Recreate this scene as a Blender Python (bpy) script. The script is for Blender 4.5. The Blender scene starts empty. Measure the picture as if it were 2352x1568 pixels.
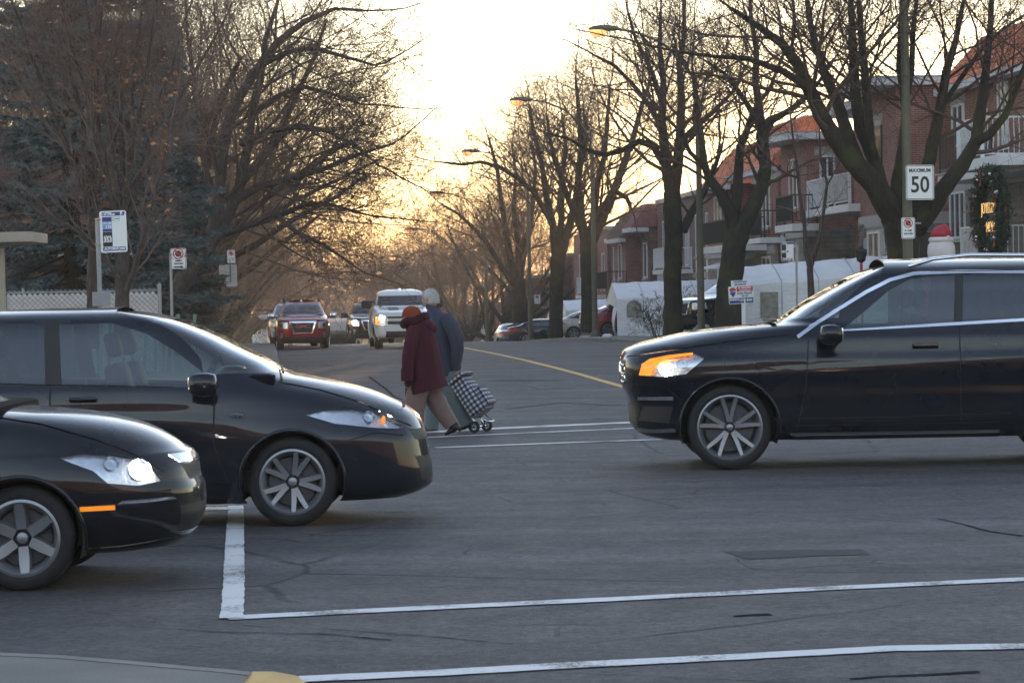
import bpy, bmesh, math, random
import numpy as np
from mathutils import Vector, Matrix
from mathutils.geometry import delaunay_2d_cdt, tessellate_polygon
R = math.radians
SC = bpy.context.scene
COL = SC.collection
# ------------------------------------------------------------------ camera
# picture units "v": the photograph scaled to 2352 x 1568
FV, CX, CY, CAMH = 6300.0, 1176.0, 784.0, 1.65
PITCH, ROLL = math.atan(104/6300.0), R(1.0)
cam_d = bpy.data.cameras.new('camera'); cam = bpy.data.objects.new('camera', cam_d); COL.objects.link(cam)
cam_d.sensor_width = 36.0; cam_d.lens = 36.0*FV/2352.0
cam_d.clip_start = 0.5; cam_d.clip_end = 6000
cam.matrix_world = Matrix.Translation((0, 0, CAMH)) @ Matrix.Rotation(R(90)-PITCH, 4, 'X') @ Matrix.Rotation(-ROLL, 4, 'Z')
cam_d.dof.use_dof = True; cam_d.dof.focus_distance = 36.0; cam_d.dof.aperture_fstop = 18.0
SC.camera = cam
# ------------------------------------------------------------------ sky, sun, exposure
SUN_EL, SUN_AZ = R(3.4), R(5.6)          # azimuth measured from the view axis, clockwise (to the right)
W = bpy.data.worlds.new('World'); SC.world = W; W.use_nodes = True
wn, wl = W.node_tree.nodes, W.node_tree.links
for n in list(wn): wn.remove(n)
sky = wn.new('ShaderNodeTexSky'); sky.sky_type = 'NISHITA'; sky.sun_disc = False
sky.sun_elevation = SUN_EL; sky.sun_rotation = SUN_AZ
sky.air_density = 1.0; sky.dust_density = .05; sky.ozone_density = 1.3; sky.altitude = 30
bg = wn.new('ShaderNodeBackground'); bg.inputs['Strength'].default_value = 0.15
wo = wn.new('ShaderNodeOutputWorld')
hs_ = wn.new('ShaderNodeHueSaturation'); hs_.inputs['Saturation'].default_value = .87; wl.new(sky.outputs[0], hs_.inputs['Color']); tn_ = wn.new('ShaderNodeVectorMath'); tn_.operation = 'MULTIPLY'; tn_.inputs[1].default_value = (1.055, .945, 1.0); wl.new(hs_.outputs[0], tn_.inputs[0]); wl.new(tn_.outputs[0], bg.inputs['Color']); wl.new(bg.outputs[0], wo.inputs[0])
sun_d = bpy.data.lights.new('sun', 'SUN'); sun = bpy.data.objects.new('sun', sun_d); COL.objects.link(sun)
sun_d.energy = 1.0; sun_d.angle = R(0.6); sun_d.color = (1.0, 0.62, 0.30)
to_sun = Vector((math.sin(SUN_AZ)*math.cos(SUN_EL), math.cos(SUN_AZ)*math.cos(SUN_EL), math.sin(SUN_EL)))
sun.rotation_euler = to_sun.to_track_quat('Z', 'Y').to_euler()
vs = SC.view_settings; vs.view_transform = 'Standard'; vs.look = 'None'; vs.exposure = 2.5; vs.gamma = 1.0; vs.use_curve_mapping = False
SC.cycles.max_bounces = 8; SC.cycles.diffuse_bounces = 2; SC.cycles.glossy_bounces = 3; SC.cycles.transparent_max_bounces = 16
SC.cycles.transmission_bounces = 4; SC.cycles.volume_bounces = 0
SC.cycles.use_adaptive_sampling = True; SC.cycles.adaptive_threshold = 0.02
SC.cycles.use_denoising = True; SC.cycles.sample_clamp_indirect = 4.0
try: SC.cycles.denoiser = 'OPENIMAGEDENOISE'
except Exception: pass
# ------------------------------------------------------------------ picture -> place
CR = cam.matrix_world.to_3x3()
def at(x, y, d):
    """point at distance d along the view axis seen at picture position x, y"""
    v = CR @ Vector(((x-CX)/FV, (CY-y)/FV, -1.0))
    return Vector((0, 0, CAMH)) + v*(d/v.y)
TH = math.atan((1176-610)/6300.0)          # the street runs a little to the left of the view axis
UU = Vector((-math.sin(TH), math.cos(TH), 0)); RR = Vector((math.cos(TH), math.sin(TH), 0))
def ST(t, s, z=0.0):                        # street frame: t metres right, s metres along
    p = RR*t + UU*s; p.z = z; return p
def to_st(p): return p.x*RR.x + p.y*RR.y, p.x*UU.x + p.y*UU.y
_zs = np.array([-50, 0, 60, 85, 100, 120, 140, 162, 189, 216, 243, 270, 324, 378, 600, 1500, 4000.])
_zz = np.array([0, 0, 0, 0, -.07, -.37, -.9, -1.75, -3.2, -4.7, -5.6, -6.0, -6.5, -7.0, -9, -12, -12.])
def _pchip(xs, ys):
    h = np.diff(xs); dl = np.diff(ys)/h; m = np.zeros(len(xs))
    for i in range(1, len(xs)-1):
        m[i] = 0 if dl[i-1]*dl[i] <= 0 else 2*dl[i-1]*dl[i]/(dl[i-1]+dl[i])
    m[0], m[-1] = dl[0], dl[-1]
    def f(x):
        i = int(np.clip(np.searchsorted(xs, x)-1, 0, len(xs)-2)); t = min(max((x-xs[i])/h[i], 0), 1)
        return ((2*t**3-3*t*t+1)*ys[i] + (t**3-2*t*t+t)*h[i]*m[i] + (-2*t**3+3*t*t)*ys[i+1] + (t**3-t*t)*h[i]*m[i+1])
    return f
zroad = _pchip(_zs, _zz)
def sstep(a, b, x): t = min(max((x-a)/(b-a), 0), 1); return t*t*(3-2*t)
KL, KR = 0.33, 12.35                         # kerb lines of the street
def yard(t, s):                              # height of the ground beside the street
    z = zroad(s)
    if t > 14.0: z += (0.50*(1-sstep(86, 100, s))+.16)*sstep(14.0, 16.5, t)*sstep(38, 50, s)
    elif t < -3: z += 0.14
    return z
# ------------------------------------------------------------------ materials
MATS = {}
def nodes_of(m): return m.node_tree.nodes, m.node_tree.links
def mat(name, col, rough=.6, metal=0., var=.12, vscale=6., bump=0., bscale=60., bdist=.02, spec=.5, coat=0., emis=None, estr=0., stretch=None, col2=None, detail=6.):
    """principled surface with colour variation and relief from noise"""
    if name in MATS: return MATS[name]
    m = bpy.data.materials.new(name); m.use_nodes = True; n, l = nodes_of(m); b = n['Principled BSDF']
    tc = n.new('ShaderNodeTexCoord'); mp = n.new('ShaderNodeMapping'); l.new(tc.outputs['Object'], mp.inputs['Vector'])
    if stretch: mp.inputs['Scale'].default_value = stretch
    nz = n.new('ShaderNodeTexNoise'); nz.inputs['Scale'].default_value = vscale; nz.inputs['Detail'].default_value = detail
    l.new(mp.outputs[0], nz.inputs['Vector'])
    mx = n.new('ShaderNodeMix'); mx.data_type = 'RGBA'
    c1 = tuple(max(0, c*(1-var)) for c in col); c2 = col2 or tuple(min(1, c*(1+var)) for c in col)
    mx.inputs['A'].default_value = (*c1, 1); mx.inputs['B'].default_value = (*c2, 1)
    rp = n.new('ShaderNodeMapRange'); rp.inputs['From Min'].default_value = .3; rp.inputs['From Max'].default_value = .7
    l.new(nz.outputs[0], rp.inputs['Value']); l.new(rp.outputs[0], mx.inputs['Factor']); l.new(mx.outputs['Result'], b.inputs['Base Color'])
    b.inputs['Metallic'].default_value = metal; b.inputs['Specular IOR Level'].default_value = spec
    b.inputs['Coat Weight'].default_value = coat; b.inputs['Coat Roughness'].default_value = .03
    rr = n.new('ShaderNodeMapRange'); rr.inputs['To Min'].default_value = max(0.02, rough*.85); rr.inputs['To Max'].default_value = min(1, rough*1.15)
    l.new(nz.outputs[0], rr.inputs['Value']); l.new(rr.outputs[0], b.inputs['Roughness'])
    if bump:
        nb = n.new('ShaderNodeTexNoise'); nb.inputs['Scale'].default_value = bscale; nb.inputs['Detail'].default_value = 5
        l.new(mp.outputs[0], nb.inputs['Vector'])
        bp = n.new('ShaderNodeBump'); bp.inputs['Strength'].default_value = bump; bp.inputs['Distance'].default_value = bdist
        l.new(nb.outputs[0], bp.inputs['Height']); l.new(bp.outputs[0], b.inputs['Normal'])
    if emis: b.inputs['Emission Color'].default_value = (*emis, 1); b.inputs['Emission Strength'].default_value = estr
    MATS[name] = m; return m
def glass_mat(name, tint, refl=1.0, rough=.02):
    if name in MATS: return MATS[name]
    m = bpy.data.materials.new(name); m.use_nodes = True; n, l = nodes_of(m); n.remove(n['Principled BSDF'])
    tr = n.new('ShaderNodeBsdfTransparent'); tr.inputs[0].default_value = (*tint, 1)
    gl = n.new('ShaderNodeBsdfGlossy'); gl.inputs['Roughness'].default_value = rough; gl.inputs[0].default_value = (.95, .97, 1, 1)
    fr = n.new('ShaderNodeFresnel'); fr.inputs[0].default_value = 1.5
    nz = n.new('ShaderNodeTexNoise'); nz.inputs['Scale'].default_value = 1.5
    mu = n.new('ShaderNodeMath'); mu.operation = 'MULTIPLY_ADD'; mu.inputs[1].default_value = refl; mu.inputs[2].default_value = .03
    l.new(fr.outputs[0], mu.inputs[0])
    bp = n.new('ShaderNodeBump'); bp.inputs['Strength'].default_value = .02; bp.inputs['Distance'].default_value = .01
    l.new(nz.outputs[0], bp.inputs['Height']); l.new(bp.outputs[0], gl.inputs['Normal'])
    mx = n.new('ShaderNodeMixShader'); l.new(mu.outputs[0], mx.inputs[0]); l.new(tr.outputs[0], mx.inputs[1]); l.new(gl.outputs[0], mx.inputs[2])
    l.new(mx.outputs[0], n['Material Output'].inputs[0]); MATS[name] = m; return m
def asphalt(name, col, grain=1.0, crack=True):
    m = bpy.data.materials.new(name); m.use_nodes = True; n, l = nodes_of(m); b = n['Principled BSDF']
    g = n.new('ShaderNodeNewGeometry'); pos = g.outputs['Position']
    def noise(sc, det=6, rough=.6, vec=None):
        k = n.new('ShaderNodeTexNoise'); k.inputs['Scale'].default_value = sc; k.inputs['Detail'].default_value = det; k.inputs['Roughness'].default_value = rough
        l.new(vec or pos, k.inputs['Vector']); return k.outputs[0]
    def mathn(op, a, b_, c=None, clamp=False):
        k = n.new('ShaderNodeMath'); k.operation = op; k.use_clamp = clamp
        for i, q in enumerate((a, b_, c)):
            if q is None: continue
            if isinstance(q, (int, float)): k.inputs[i].default_value = q
            else: l.new(q, k.inputs[i])
        return k.outputs[0]
    def ramp(v, a, b_, lo=0., hi=1.):
        k = n.new('ShaderNodeMapRange'); k.inputs['From Min'].default_value = a; k.inputs['From Max'].default_value = b_
        k.inputs['To Min'].default_value = lo; k.inputs['To Max'].default_value = hi; l.new(v, k.inputs['Value']); return k.outputs[0]
    fine = ramp(noise(95, 3, .8), .3, .72, .3, 2.0)
    mid = ramp(noise(9, 5), .3, .7, .82, 1.2)
    mp = n.new('ShaderNodeMapping'); mp.inputs['Scale'].default_value = (.10, .55, 1); l.new(pos, mp.inputs['Vector'])
    streak = ramp(noise(1.3, 5, .6, mp.outputs[0]), .3, .7, .72, 1.25)
    mp2 = n.new('ShaderNodeMapping'); mp2.inputs['Scale'].default_value = (.025, .9, 1); l.new(pos, mp2.inputs['Vector'])
    streak = mathn('MULTIPLY', streak, ramp(noise(1.0, 4, .5, mp2.outputs[0]), .35, .65, .80, 1.2))
    streak = mathn('MULTIPLY', streak, ramp(noise(.8, 6, .65), .62, .72, 1.0, .72))
    grit = ramp(noise(20, 4, .75), .34, .66, .55, 1.55)
    k = mathn('MULTIPLY', mathn('MULTIPLY', mathn('MULTIPLY', fine, mid), streak), grit)
    if crack:
        dist = n.new('ShaderNodeMixRGB'); dist.inputs[0].default_value = .12; l.new(pos, dist.inputs[1])
        nn = n.new('ShaderNodeTexNoise'); nn.inputs['Scale'].default_value = 1.6; nn.inputs['Detail'].default_value = 5; l.new(pos, nn.inputs['Vector']); l.new(nn.outputs['Color'], dist.inputs[2])
        vo = n.new('ShaderNodeTexVoronoi'); vo.feature = 'DISTANCE_TO_EDGE'; vo.inputs['Scale'].default_value = .28; l.new(dist.outputs[0], vo.inputs['Vector'])
        ck = ramp(vo.outputs['Distance'], .0015, .006)
        msk = ramp(noise(.22, 3), .47, .56)
        ck = mathn('MAXIMUM', ck, mathn('SUBTRACT', 1.0, msk))
        v2 = n.new('ShaderNodeTexVoronoi'); v2.feature = 'DISTANCE_TO_EDGE'; v2.inputs['Scale'].default_value = 1.1; l.new(dist.outputs[0], v2.inputs['Vector'])
        ck2 = mathn('MAXIMUM', ramp(v2.outputs['Distance'], .004, .012), mathn('SUBTRACT', 1.0, ramp(noise(.35, 4), .56, .62)))
        ckk = mathn('MULTIPLY', ck, ck2)
        k = mathn('MULTIPLY', k, ramp(ckk, 0, 1, .3, 1))
    mx = n.new('ShaderNodeVectorMath'); mx.operation = 'SCALE'; mx.inputs[0].default_value = col; l.new(k, mx.inputs['Scale'])
    l.new(mx.outputs[0], b.inputs['Base Color'])
    l.new(ramp(noise(3, 5), .3, .7, .62, .80), b.inputs['Roughness']); b.inputs['Specular IOR Level'].default_value = .25
    bp = n.new('ShaderNodeBump'); bp.inputs['Strength'].default_value = .55*grain; bp.inputs['Distance'].default_value = .008
    l.new(noise(120, 3, .8), bp.inputs['Height'])
    if crack:
        b2 = n.new('ShaderNodeBump'); b2.inputs['Strength'].default_value = .6; b2.inputs['Distance'].default_value = .02
        l.new(ckk, b2.inputs['Height']); l.new(bp.outputs[0], b2.inputs['Normal']); bp = b2
    l.new(bp.outputs[0], b.inputs['Normal']); MATS[name] = m; return m
def worn_paint(name, col, under, amount=.5):
    m = bpy.data.materials.new(name); m.use_nodes = True; n, l = nodes_of(m); b = n['Principled BSDF']
    g = n.new('ShaderNodeNewGeometry')
    a = n.new('ShaderNodeTexNoise'); a.inputs['Scale'].default_value = 42; a.inputs['Detail'].default_value = 6; a.inputs['Roughness'].default_value = .75
    c = n.new('ShaderNodeTexNoise'); c.inputs['Scale'].default_value = 2.2; c.inputs['Detail'].default_value = 5
    l.new(g.outputs['Position'], a.inputs['Vector']); l.new(g.outputs['Position'], c.inputs['Vector'])
    s = n.new('ShaderNodeMath'); s.operation = 'ADD'; l.new(a.outputs[0], s.inputs[0]); l.new(c.outputs[0], s.inputs[1])
    r = n.new('ShaderNodeMapRange'); r.inputs['From Min'].default_value = amount+.22; r.inputs['From Max'].default_value = amount+.40; l.new(s.outputs[0], r.inputs['Value'])
    mx = n.new('ShaderNodeMix'); mx.data_type = 'RGBA'; mx.inputs['A'].default_value = (*under, 1); mx.inputs['B'].default_value = (*col, 1)
    l.new(r.outputs[0], mx.inputs['Factor']); l.new(mx.outputs['Result'], b.inputs['Base Color']); b.inputs['Roughness'].default_value = .6
    bp = n.new('ShaderNodeBump'); bp.inputs['Strength'].default_value = .4; bp.inputs['Distance'].default_value = .006; l.new(a.outputs[0], bp.inputs['Height']); l.new(bp.outputs[0], b.inputs['Normal'])
    MATS[name] = m; return m
def brick_mat(name, c1, c2, mortar, bw=.21, bh=.068, ms=.012, rot=False, bump=.6):
    """masonry in object space: runs along x+y, courses along z"""
    if name in MATS: return MATS[name]
    m = bpy.data.materials.new(name); m.use_nodes = True; n, l = nodes_of(m); b = n['Principled BSDF']
    tc = n.new('ShaderNodeTexCoord'); sp = n.new('ShaderNodeSeparateXYZ'); l.new(tc.outputs['Object'], sp.inputs[0])
    ad = n.new('ShaderNodeMath'); ad.operation = 'ADD'; l.new(sp.outputs[0], ad.inputs[0]); l.new(sp.outputs[1], ad.inputs[1])
    cb = n.new('ShaderNodeCombineXYZ'); l.new(ad.outputs[0], cb.inputs[0]); l.new(sp.outputs[2], cb.inputs[1])
    br = n.new('ShaderNodeTexBrick'); br.inputs['Scale'].default_value = 1; br.inputs['Brick Width'].default_value = bw; br.inputs['Row Height'].default_value = bh
    br.inputs['Mortar Size'].default_value = ms; br.inputs['Mortar Smooth'].default_value = .3; br.inputs['Bias'].default_value = -.1
    br.inputs['Color1'].default_value = (*c1, 1); br.inputs['Color2'].default_value = (*c2, 1); br.inputs['Mortar'].default_value = (*mortar, 1)
    l.new(cb.outputs[0], br.inputs['Vector'])
    nz = n.new('ShaderNodeTexNoise'); nz.inputs['Scale'].default_value = 3; nz.inputs['Detail'].default_value = 7; l.new(tc.outputs['Object'], nz.inputs['Vector'])
    r = n.new('ShaderNodeMapRange'); r.inputs['From Min'].default_value = .3; r.inputs['From Max'].default_value = .7; r.inputs['To Min'].default_value = .72; r.inputs['To Max'].default_value = 1.22; l.new(nz.outputs[0], r.inputs['Value'])
    mv = n.new('ShaderNodeVectorMath'); mv.operation = 'SCALE'; l.new(br.outputs['Color'], mv.inputs[0]); l.new(r.outputs[0], mv.inputs['Scale']); l.new(mv.outputs[0], b.inputs['Base Color'])
    bp = n.new('ShaderNodeBump'); bp.inputs['Strength'].default_value = bump; bp.inputs['Distance'].default_value = .01; bp.invert = True; l.new(br.outputs['Fac'], bp.inputs['Height']); l.new(bp.outputs[0], b.inputs['Normal'])
    b.inputs['Roughness'].default_value = .85; MATS[name] = m; return m
def bark_mat(name, col, moss=.0):
    m = bpy.data.materials.new(name); m.use_nodes = True; n, l = nodes_of(m); b = n['Principled BSDF']
    g = n.new('ShaderNodeNewGeometry'); mp = n.new('ShaderNodeMapping'); mp.inputs['Scale'].default_value = (1, 1, .18); l.new(g.outputs['Position'], mp.inputs['Vector'])
    a = n.new('ShaderNodeTexNoise'); a.inputs['Scale'].default_value = 26; a.inputs['Detail'].default_value = 7; a.inputs['Roughness'].default_value = .7; l.new(mp.outputs[0], a.inputs['Vector'])
    c = n.new('ShaderNodeTexNoise'); c.inputs['Scale'].default_value = 2.2; c.inputs['Detail'].default_value = 5; l.new(g.outputs['Position'], c.inputs['Vector'])
    r = n.new('ShaderNodeMapRange'); r.inputs['From Min'].default_value = .35; r.inputs['From Max'].default_value = .68; l.new(a.outputs[0], r.inputs['Value'])
    mx = n.new('ShaderNodeMix'); mx.data_type = 'RGBA'; mx.inputs['A'].default_value = (*[q*.45 for q in col], 1); mx.inputs['B'].default_value = (*[q*1.4 for q in col], 1); l.new(r.outputs[0], mx.inputs['Factor'])
    m2 = n.new('ShaderNodeMix'); m2.data_type = 'RGBA'; m2.inputs['B'].default_value = (.055, .065, .022, 1); l.new(mx.outputs['Result'], m2.inputs['A'])
    r2 = n.new('ShaderNodeMapRange'); r2.inputs['From Min'].default_value = .5; r2.inputs['From Max'].default_value = .66; r2.inputs['To Max'].default_value = moss; l.new(c.outputs[0], r2.inputs['Value']); l.new(r2.outputs[0], m2.inputs['Factor'])
    l.new(m2.outputs['Result'], b.inputs['Base Color']); b.inputs['Roughness'].default_value = .9; b.inputs['Specular IOR Level'].default_value = .25
    bp = n.new('ShaderNodeBump'); bp.inputs['Strength'].default_value = .9; bp.inputs['Distance'].default_value = .03; l.new(a.outputs[0], bp.inputs['Height']); l.new(bp.outputs[0], b.inputs['Normal'])
    MATS[name] = m; return m
# ------------------------------------------------------------------ mesh helpers
def link(o, parent=None):
    COL.objects.link(o)
    if parent is not None: o.parent = parent
    return o
def empty(name, label=None, cat=None, group=None, loc=(0, 0, 0), rz=0.0):
    o = bpy.data.objects.new(name, None); COL.objects.link(o); o.empty_display_size = .2
    o.location = loc; o.rotation_euler = (0, 0, rz)
    return tag(o, label, cat, group)
def tag(o, label=None, cat=None, group=None, kind=None):
    if label: o['label'] = label
    if cat: o['category'] = cat
    if group: o['group'] = group
    if kind: o['kind'] = kind
    return o
def mesh_obj(name, V, F, m, parent=None, smooth=False, normals=None):
    me = bpy.data.meshes.new(name); me.from_pydata([tuple(v) for v in V], [], [tuple(f) for f in F]); me.materials.append(m)
    if smooth or normals is not None:
        me.polygons.foreach_set('use_smooth', [True]*len(me.polygons))
    if normals is not None:
        me.normals_split_custom_set_from_vertices([tuple(q) for q in normals])
    me.update()
    return link(bpy.data.objects.new(name, me), parent)
class MB:
    """collects shapes into one mesh"""
    def __init__(s): s.V = []; s.F = []
    def add(s, V, F):
        o = len(s.V); s.V += [Vector(v) for v in V]; s.F += [tuple(i+o for i in f) for f in F]; return s
    def box(s, c, size, M=None, bev=0.0):
        x, y, z = [q/2 for q in size]; c = Vector(c)
        if bev > 0:
            bm = bmesh.new(); bmesh.ops.create_cube(bm, size=1)
            for v in bm.verts: v.co = Vector((v.co.x*size[0], v.co.y*size[1], v.co.z*size[2]))
            bmesh.ops.bevel(bm, geom=list(bm.edges), offset=bev, segments=2, affect='EDGES', profile=.6)
            bm.verts.index_update()
            V = [v.co.copy() for v in bm.verts]; F = [[v.index for v in f.verts] for f in bm.faces]; bm.free()
        else:
            V = [Vector((i*x, j*y, k*z)) for i in (-1, 1) for j in (-1, 1) for k in (-1, 1)]
            F = [(0, 1, 3, 2), (4, 6, 7, 5), (0, 4, 5, 1), (2, 3, 7, 6), (0, 2, 6, 4), (1, 5, 7, 3)]
        return s.add([(M @ v if M else v) + c for v in V], F)
    def prism(s, pts, y0, y1, axis='y'):
        """outline in two axes, extruded along the third"""
        n = len(pts)
        def mk(a, b, q): return {'y': (a, q, b), 'x': (q, a, b), 'z': (a, b, q)}[axis]
        V = [mk(a, b, y0) for a, b in pts] + [mk(a, b, y1) for a, b in pts]
        F = [(i, (i+1) % n, (i+1) % n+n, i+n) for i in range(n)]
        tri = tessellate_polygon([[Vector((a, b, 0)) for a, b in pts]])
        F += [tuple(t) for t in tri] + [tuple(i+n for i in t[::-1]) for t in tri]
        return s.add(V, F)
    def tube(s, pts, rad, n=8, cap=True):
        pts = [Vector(p) for p in pts]; rad = rad if hasattr(rad, '__len__') else [rad]*len(pts)
        V = []; F = []; pu = None
        for i, p in enumerate(pts):
            t = (pts[min(i+1, len(pts)-1)] - pts[max(i-1, 0)]).normalized()
            if pu is None: pu = t.orthogonal().normalized()
            u = (pu - t*pu.dot(t)); u = u.normalized() if u.length > 1e-6 else t.orthogonal().normalized(); pu = u; w = t.cross(u)
            for k in range(n):
                a = 2*math.pi*k/n; V.append(p + (u*math.cos(a)+w*math.sin(a))*rad[i])
        for i in range(len(pts)-1):
            for k in range(n):
                F.append((i*n+k, i*n+(k+1) % n, (i+1)*n+(k+1) % n, (i+1)*n+k))
        if cap: F += [tuple(range(n))[::-1], tuple((len(pts)-1)*n+k for k in range(n))]
        return s.add(V, F)
    def lathe(s, prof, n=32, M=None):
        """profile of (radius, height) turned about z"""
        V = []; F = []; m_ = len(prof)
        for k in range(n):
            a = 2*math.pi*k/n
            for r_, h in prof: V.append(Vector((r_*math.cos(a), r_*math.sin(a), h)))
        for k in range(n):
            for i in range(m_-1):
                F.append((k*m_+i, ((k+1) % n)*m_+i, ((k+1) % n)*m_+i+1, k*m_+i+1))
        return s.add([M @ v for v in V] if M else V, F)
    def ball(s, c, r, n=12, m_=8, M=None):
        r = r if hasattr(r, '__len__') else (r, r, r)
        V = []; F = []
        for j in range(m_+1):
            th = math.pi*j/m_
            for k in range(n):
                a = 2*math.pi*k/n; V.append(Vector((r[0]*math.sin(th)*math.cos(a), r[1]*math.sin(th)*math.sin(a), r[2]*math.cos(th))))
        for j in range(m_):
            for k in range(n): F.append((j*n+k, (j+1)*n+k, (j+1)*n+(k+1) % n, j*n+(k+1) % n))
        return s.add([(M @ v if M else v)+Vector(c) for v in V], F)
    def loft(s, rings, closed=True, cap=True):
        n = len(rings[0]); V = [v for r_ in rings for v in r_]; F = []
        for i in range(len(rings)-1):
            for k in range(n if closed else n-1): F.append((i*n+k, i*n+(k+1) % n, (i+1)*n+(k+1) % n, (i+1)*n+k))
        if cap: F += [tuple(range(n))[::-1], tuple((len(rings)-1)*n+k for k in range(n))]
        return s.add(V, F)
    def build(s, name, m, parent=None, smooth=False, sharp=None):
        o = mesh_obj(name, s.V, s.F, m, parent, smooth)
        if smooth and sharp: o.data.set_sharp_from_angle(angle=R(sharp))
        return o
def text_mesh(body, size, m, name, parent, M, depth=.002, align='CENTER', shear=0., xs=1.0, bold=0.):
    cu = bpy.data.curves.new(name, 'FONT'); cu.body = body; cu.size = size; cu.align_x = align; cu.align_y = 'CENTER'; cu.extrude = depth; cu.shear = shear; cu.resolution_u = 3; cu.offset = bold
    o = bpy.data.objects.new(name, cu); COL.objects.link(o); bpy.context.view_layer.update()
    me = bpy.data.meshes.new_from_object(o.evaluated_get(bpy.context.evaluated_depsgraph_get())); bpy.data.objects.remove(o); bpy.data.curves.remove(cu)
    me.transform(M @ Matrix.Diagonal((xs, 1, 1, 1))); me.materials.clear(); me.materials.append(m); me.name = name
    return link(bpy.data.objects.new(name, me), parent)
def face_cam(loc, rz=0.0, lean=0.0):
    """local x to picture right, local y up, local z towards the camera"""
    return Matrix.Translation(loc) @ Matrix.Rotation(rz, 4, 'Z') @ Matrix.Rotation(lean, 4, 'Y') @ Matrix.Rotation(R(90), 4, 'X')
def dup(o, parent=None):
    c = o.copy(); COL.objects.link(c); c.parent = parent
    for ch in list(o.children): dup(ch, c)
    return c
# common materials
M_ASPH = asphalt('asphalt', (.066, .062, .064))
M_WHITE_LINE = worn_paint('road_paint_white', (.66, .66, .66), (.10, .098, .10), .585)
M_YEL_LINE = worn_paint('road_paint_yellow', (.62, .36, .06), (.09, .08, .06), .42)
M_CONC = mat('concrete', (.17, .16, .148), .85, var=.22, vscale=1.6, bump=.35, bscale=50)
M_KERB = mat('kerb_concrete', (.20, .19, .172), .85, var=.3, vscale=2.5, bump=.4, bscale=40)
M_GRASS = mat('lawn', (.055, .065, .025), .95, var=.4, vscale=5, bump=.8, bscale=30, col2=(.11, .10, .045))
M_STEEL = mat('galvanised_steel', (.30, .32, .35), .5, .55, var=.15, vscale=30)
M_LAMPPOST = mat('lamp_post_paint', (.105, .100, .070), .55, .1, var=.12, vscale=8)
M_SIGNW = mat('sign_white', (.78, .79, .80), .4, var=.03)
M_BLACK = mat('print_black', (.012, .012, .014), .5, var=.05)
M_RED = mat('print_red', (.50, .03, .03), .45, var=.05)
M_BLUE = mat('print_blue', (.012, .03, .24), .45, var=.05)
M_LBLUE = mat('print_light_blue', (.20, .32, .58), .45, var=.05)
M_GREENP = mat('print_green', (.10, .35, .12), .5, var=.05)
M_WPAINT = mat('white_paint', (.74, .75, .77), .5, var=.06, vscale=3)
M_BPAINT = mat('black_paint', (.02, .02, .022), .45, var=.1)
M_CHROME = mat('chrome', (.80, .82, .85), .09, 1.0, var=.03)
M_RUBBER = mat('tyre_rubber', (.018, .018, .019), .8, var=.2, vscale=20, bump=.3, bscale=80)
M_RIM = mat('alloy_rim', (.30, .31, .33), .38, .7, var=.08)
M_DARK = mat('dark_plastic', (.018, .018, .02), .55, var=.1)
M_CABIN = mat('cabin_trim', (.012, .012, .014), .9, var=.2, spec=.05)
M_BULB = mat('headlamp_bulb', (1, .95, .85), .3, emis=(1.0, .86, .66), estr=14.)
M_AMBER = mat('amber_lamp', (.8, .25, .02), .3, emis=(1.0, .26, .01), estr=.22)
M_AMBERD = mat('amber_reflector', (.65, .20, .02), .25, var=.1, emis=(1.0, .3, .02), estr=.12)
M_REFL = mat('lamp_reflector', (.82, .84, .88), .22, .75, var=.1, vscale=14, bump=.35, bscale=16, bdist=.03, stretch=(2.5, 1, .6))
M_REDLAMP = mat('red_lamp', (.42, .015, .015), .18, var=.2, vscale=8)
M_FOG = mat('fog_lamp', (.30, .31, .33), .3, .6, var=.2, vscale=20)
M_DISC = mat('brake_steel', (.10, .10, .11), .5, .6, var=.1)
M_GLASS = glass_mat('car_glass', (.36, .49, .47), 1.9)
M_GLASSD = glass_mat('privacy_glass', (.08, .10, .12), 1.6)
M_WSCREEN = glass_mat('windscreen', (.40, .47, .46), 2.2)
M_LENS = glass_mat('lamp_lens', (.88, .90, .92), .7)
M_PANE = mat('house_pane', (.05, .055, .06), .06, var=.3, vscale=1.2, spec=.9)
# ================================================================== ground, road, kerbs, markings
def sheet(name, ts, ss, zf, m, dz=0., smooth=True):
    V = [ST(t, s, zf(t, s)+dz) for s in ss for t in ts]; n = len(ts)
    F = [(j*n+i, j*n+i+1, (j+1)*n+i+1, (j+1)*n+i) for j in range(len(ss)-1) for i in range(n-1)]
    return mesh_obj(name, V, F, m, smooth=smooth)
SS = sorted(set([-900., -300., -120., -60.] + list(np.arange(-40, 40, 8.)) + [39.5, 40.0] + list(np.arange(42, 400, 4.)) + list(np.arange(400, 1000, 40.)) + list(np.arange(1000, 3200, 200.))))
g = sheet('ground', [-2500, -900, -300, -100, -50, -20, -10, -6, -3.4, -2.9, -1, .2, 6, 12.4, 13.9, 14.2, 14.8, 15.4, 16, 16.6, 18, 22, 30, 50, 100, 300, 900, 2500],
          SS, lambda t, s: (yard(t, s) if s > 41 else 0) - (.07 if (s <= 41 or -3 < t < 14.05) else 0.0), M_GRASS)
tag(g, kind='structure')
road = sheet('road', [-300, -120, -60, -30, -15, -6, 0, 4, 8, 12.4, 20, 40, 80, 160, 300], [q for q in np.arange(-30, 36, 3.)]+[38.4], lambda t, s: 0, M_ASPH)
tag(road, kind='structure')
street = sheet('street', [KL-.02, 2.3, 4.3, 6.35, 8.4, 10.4, KR+.02], [38.4]+[q for q in SS if q > 39.9 and q < 1500], lambda t, s: zroad(s) + .05*(1-((t-6.35)/6.0)**2)*sstep(40, 60, s), M_ASPH)
tag(street, kind='structure')
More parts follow.
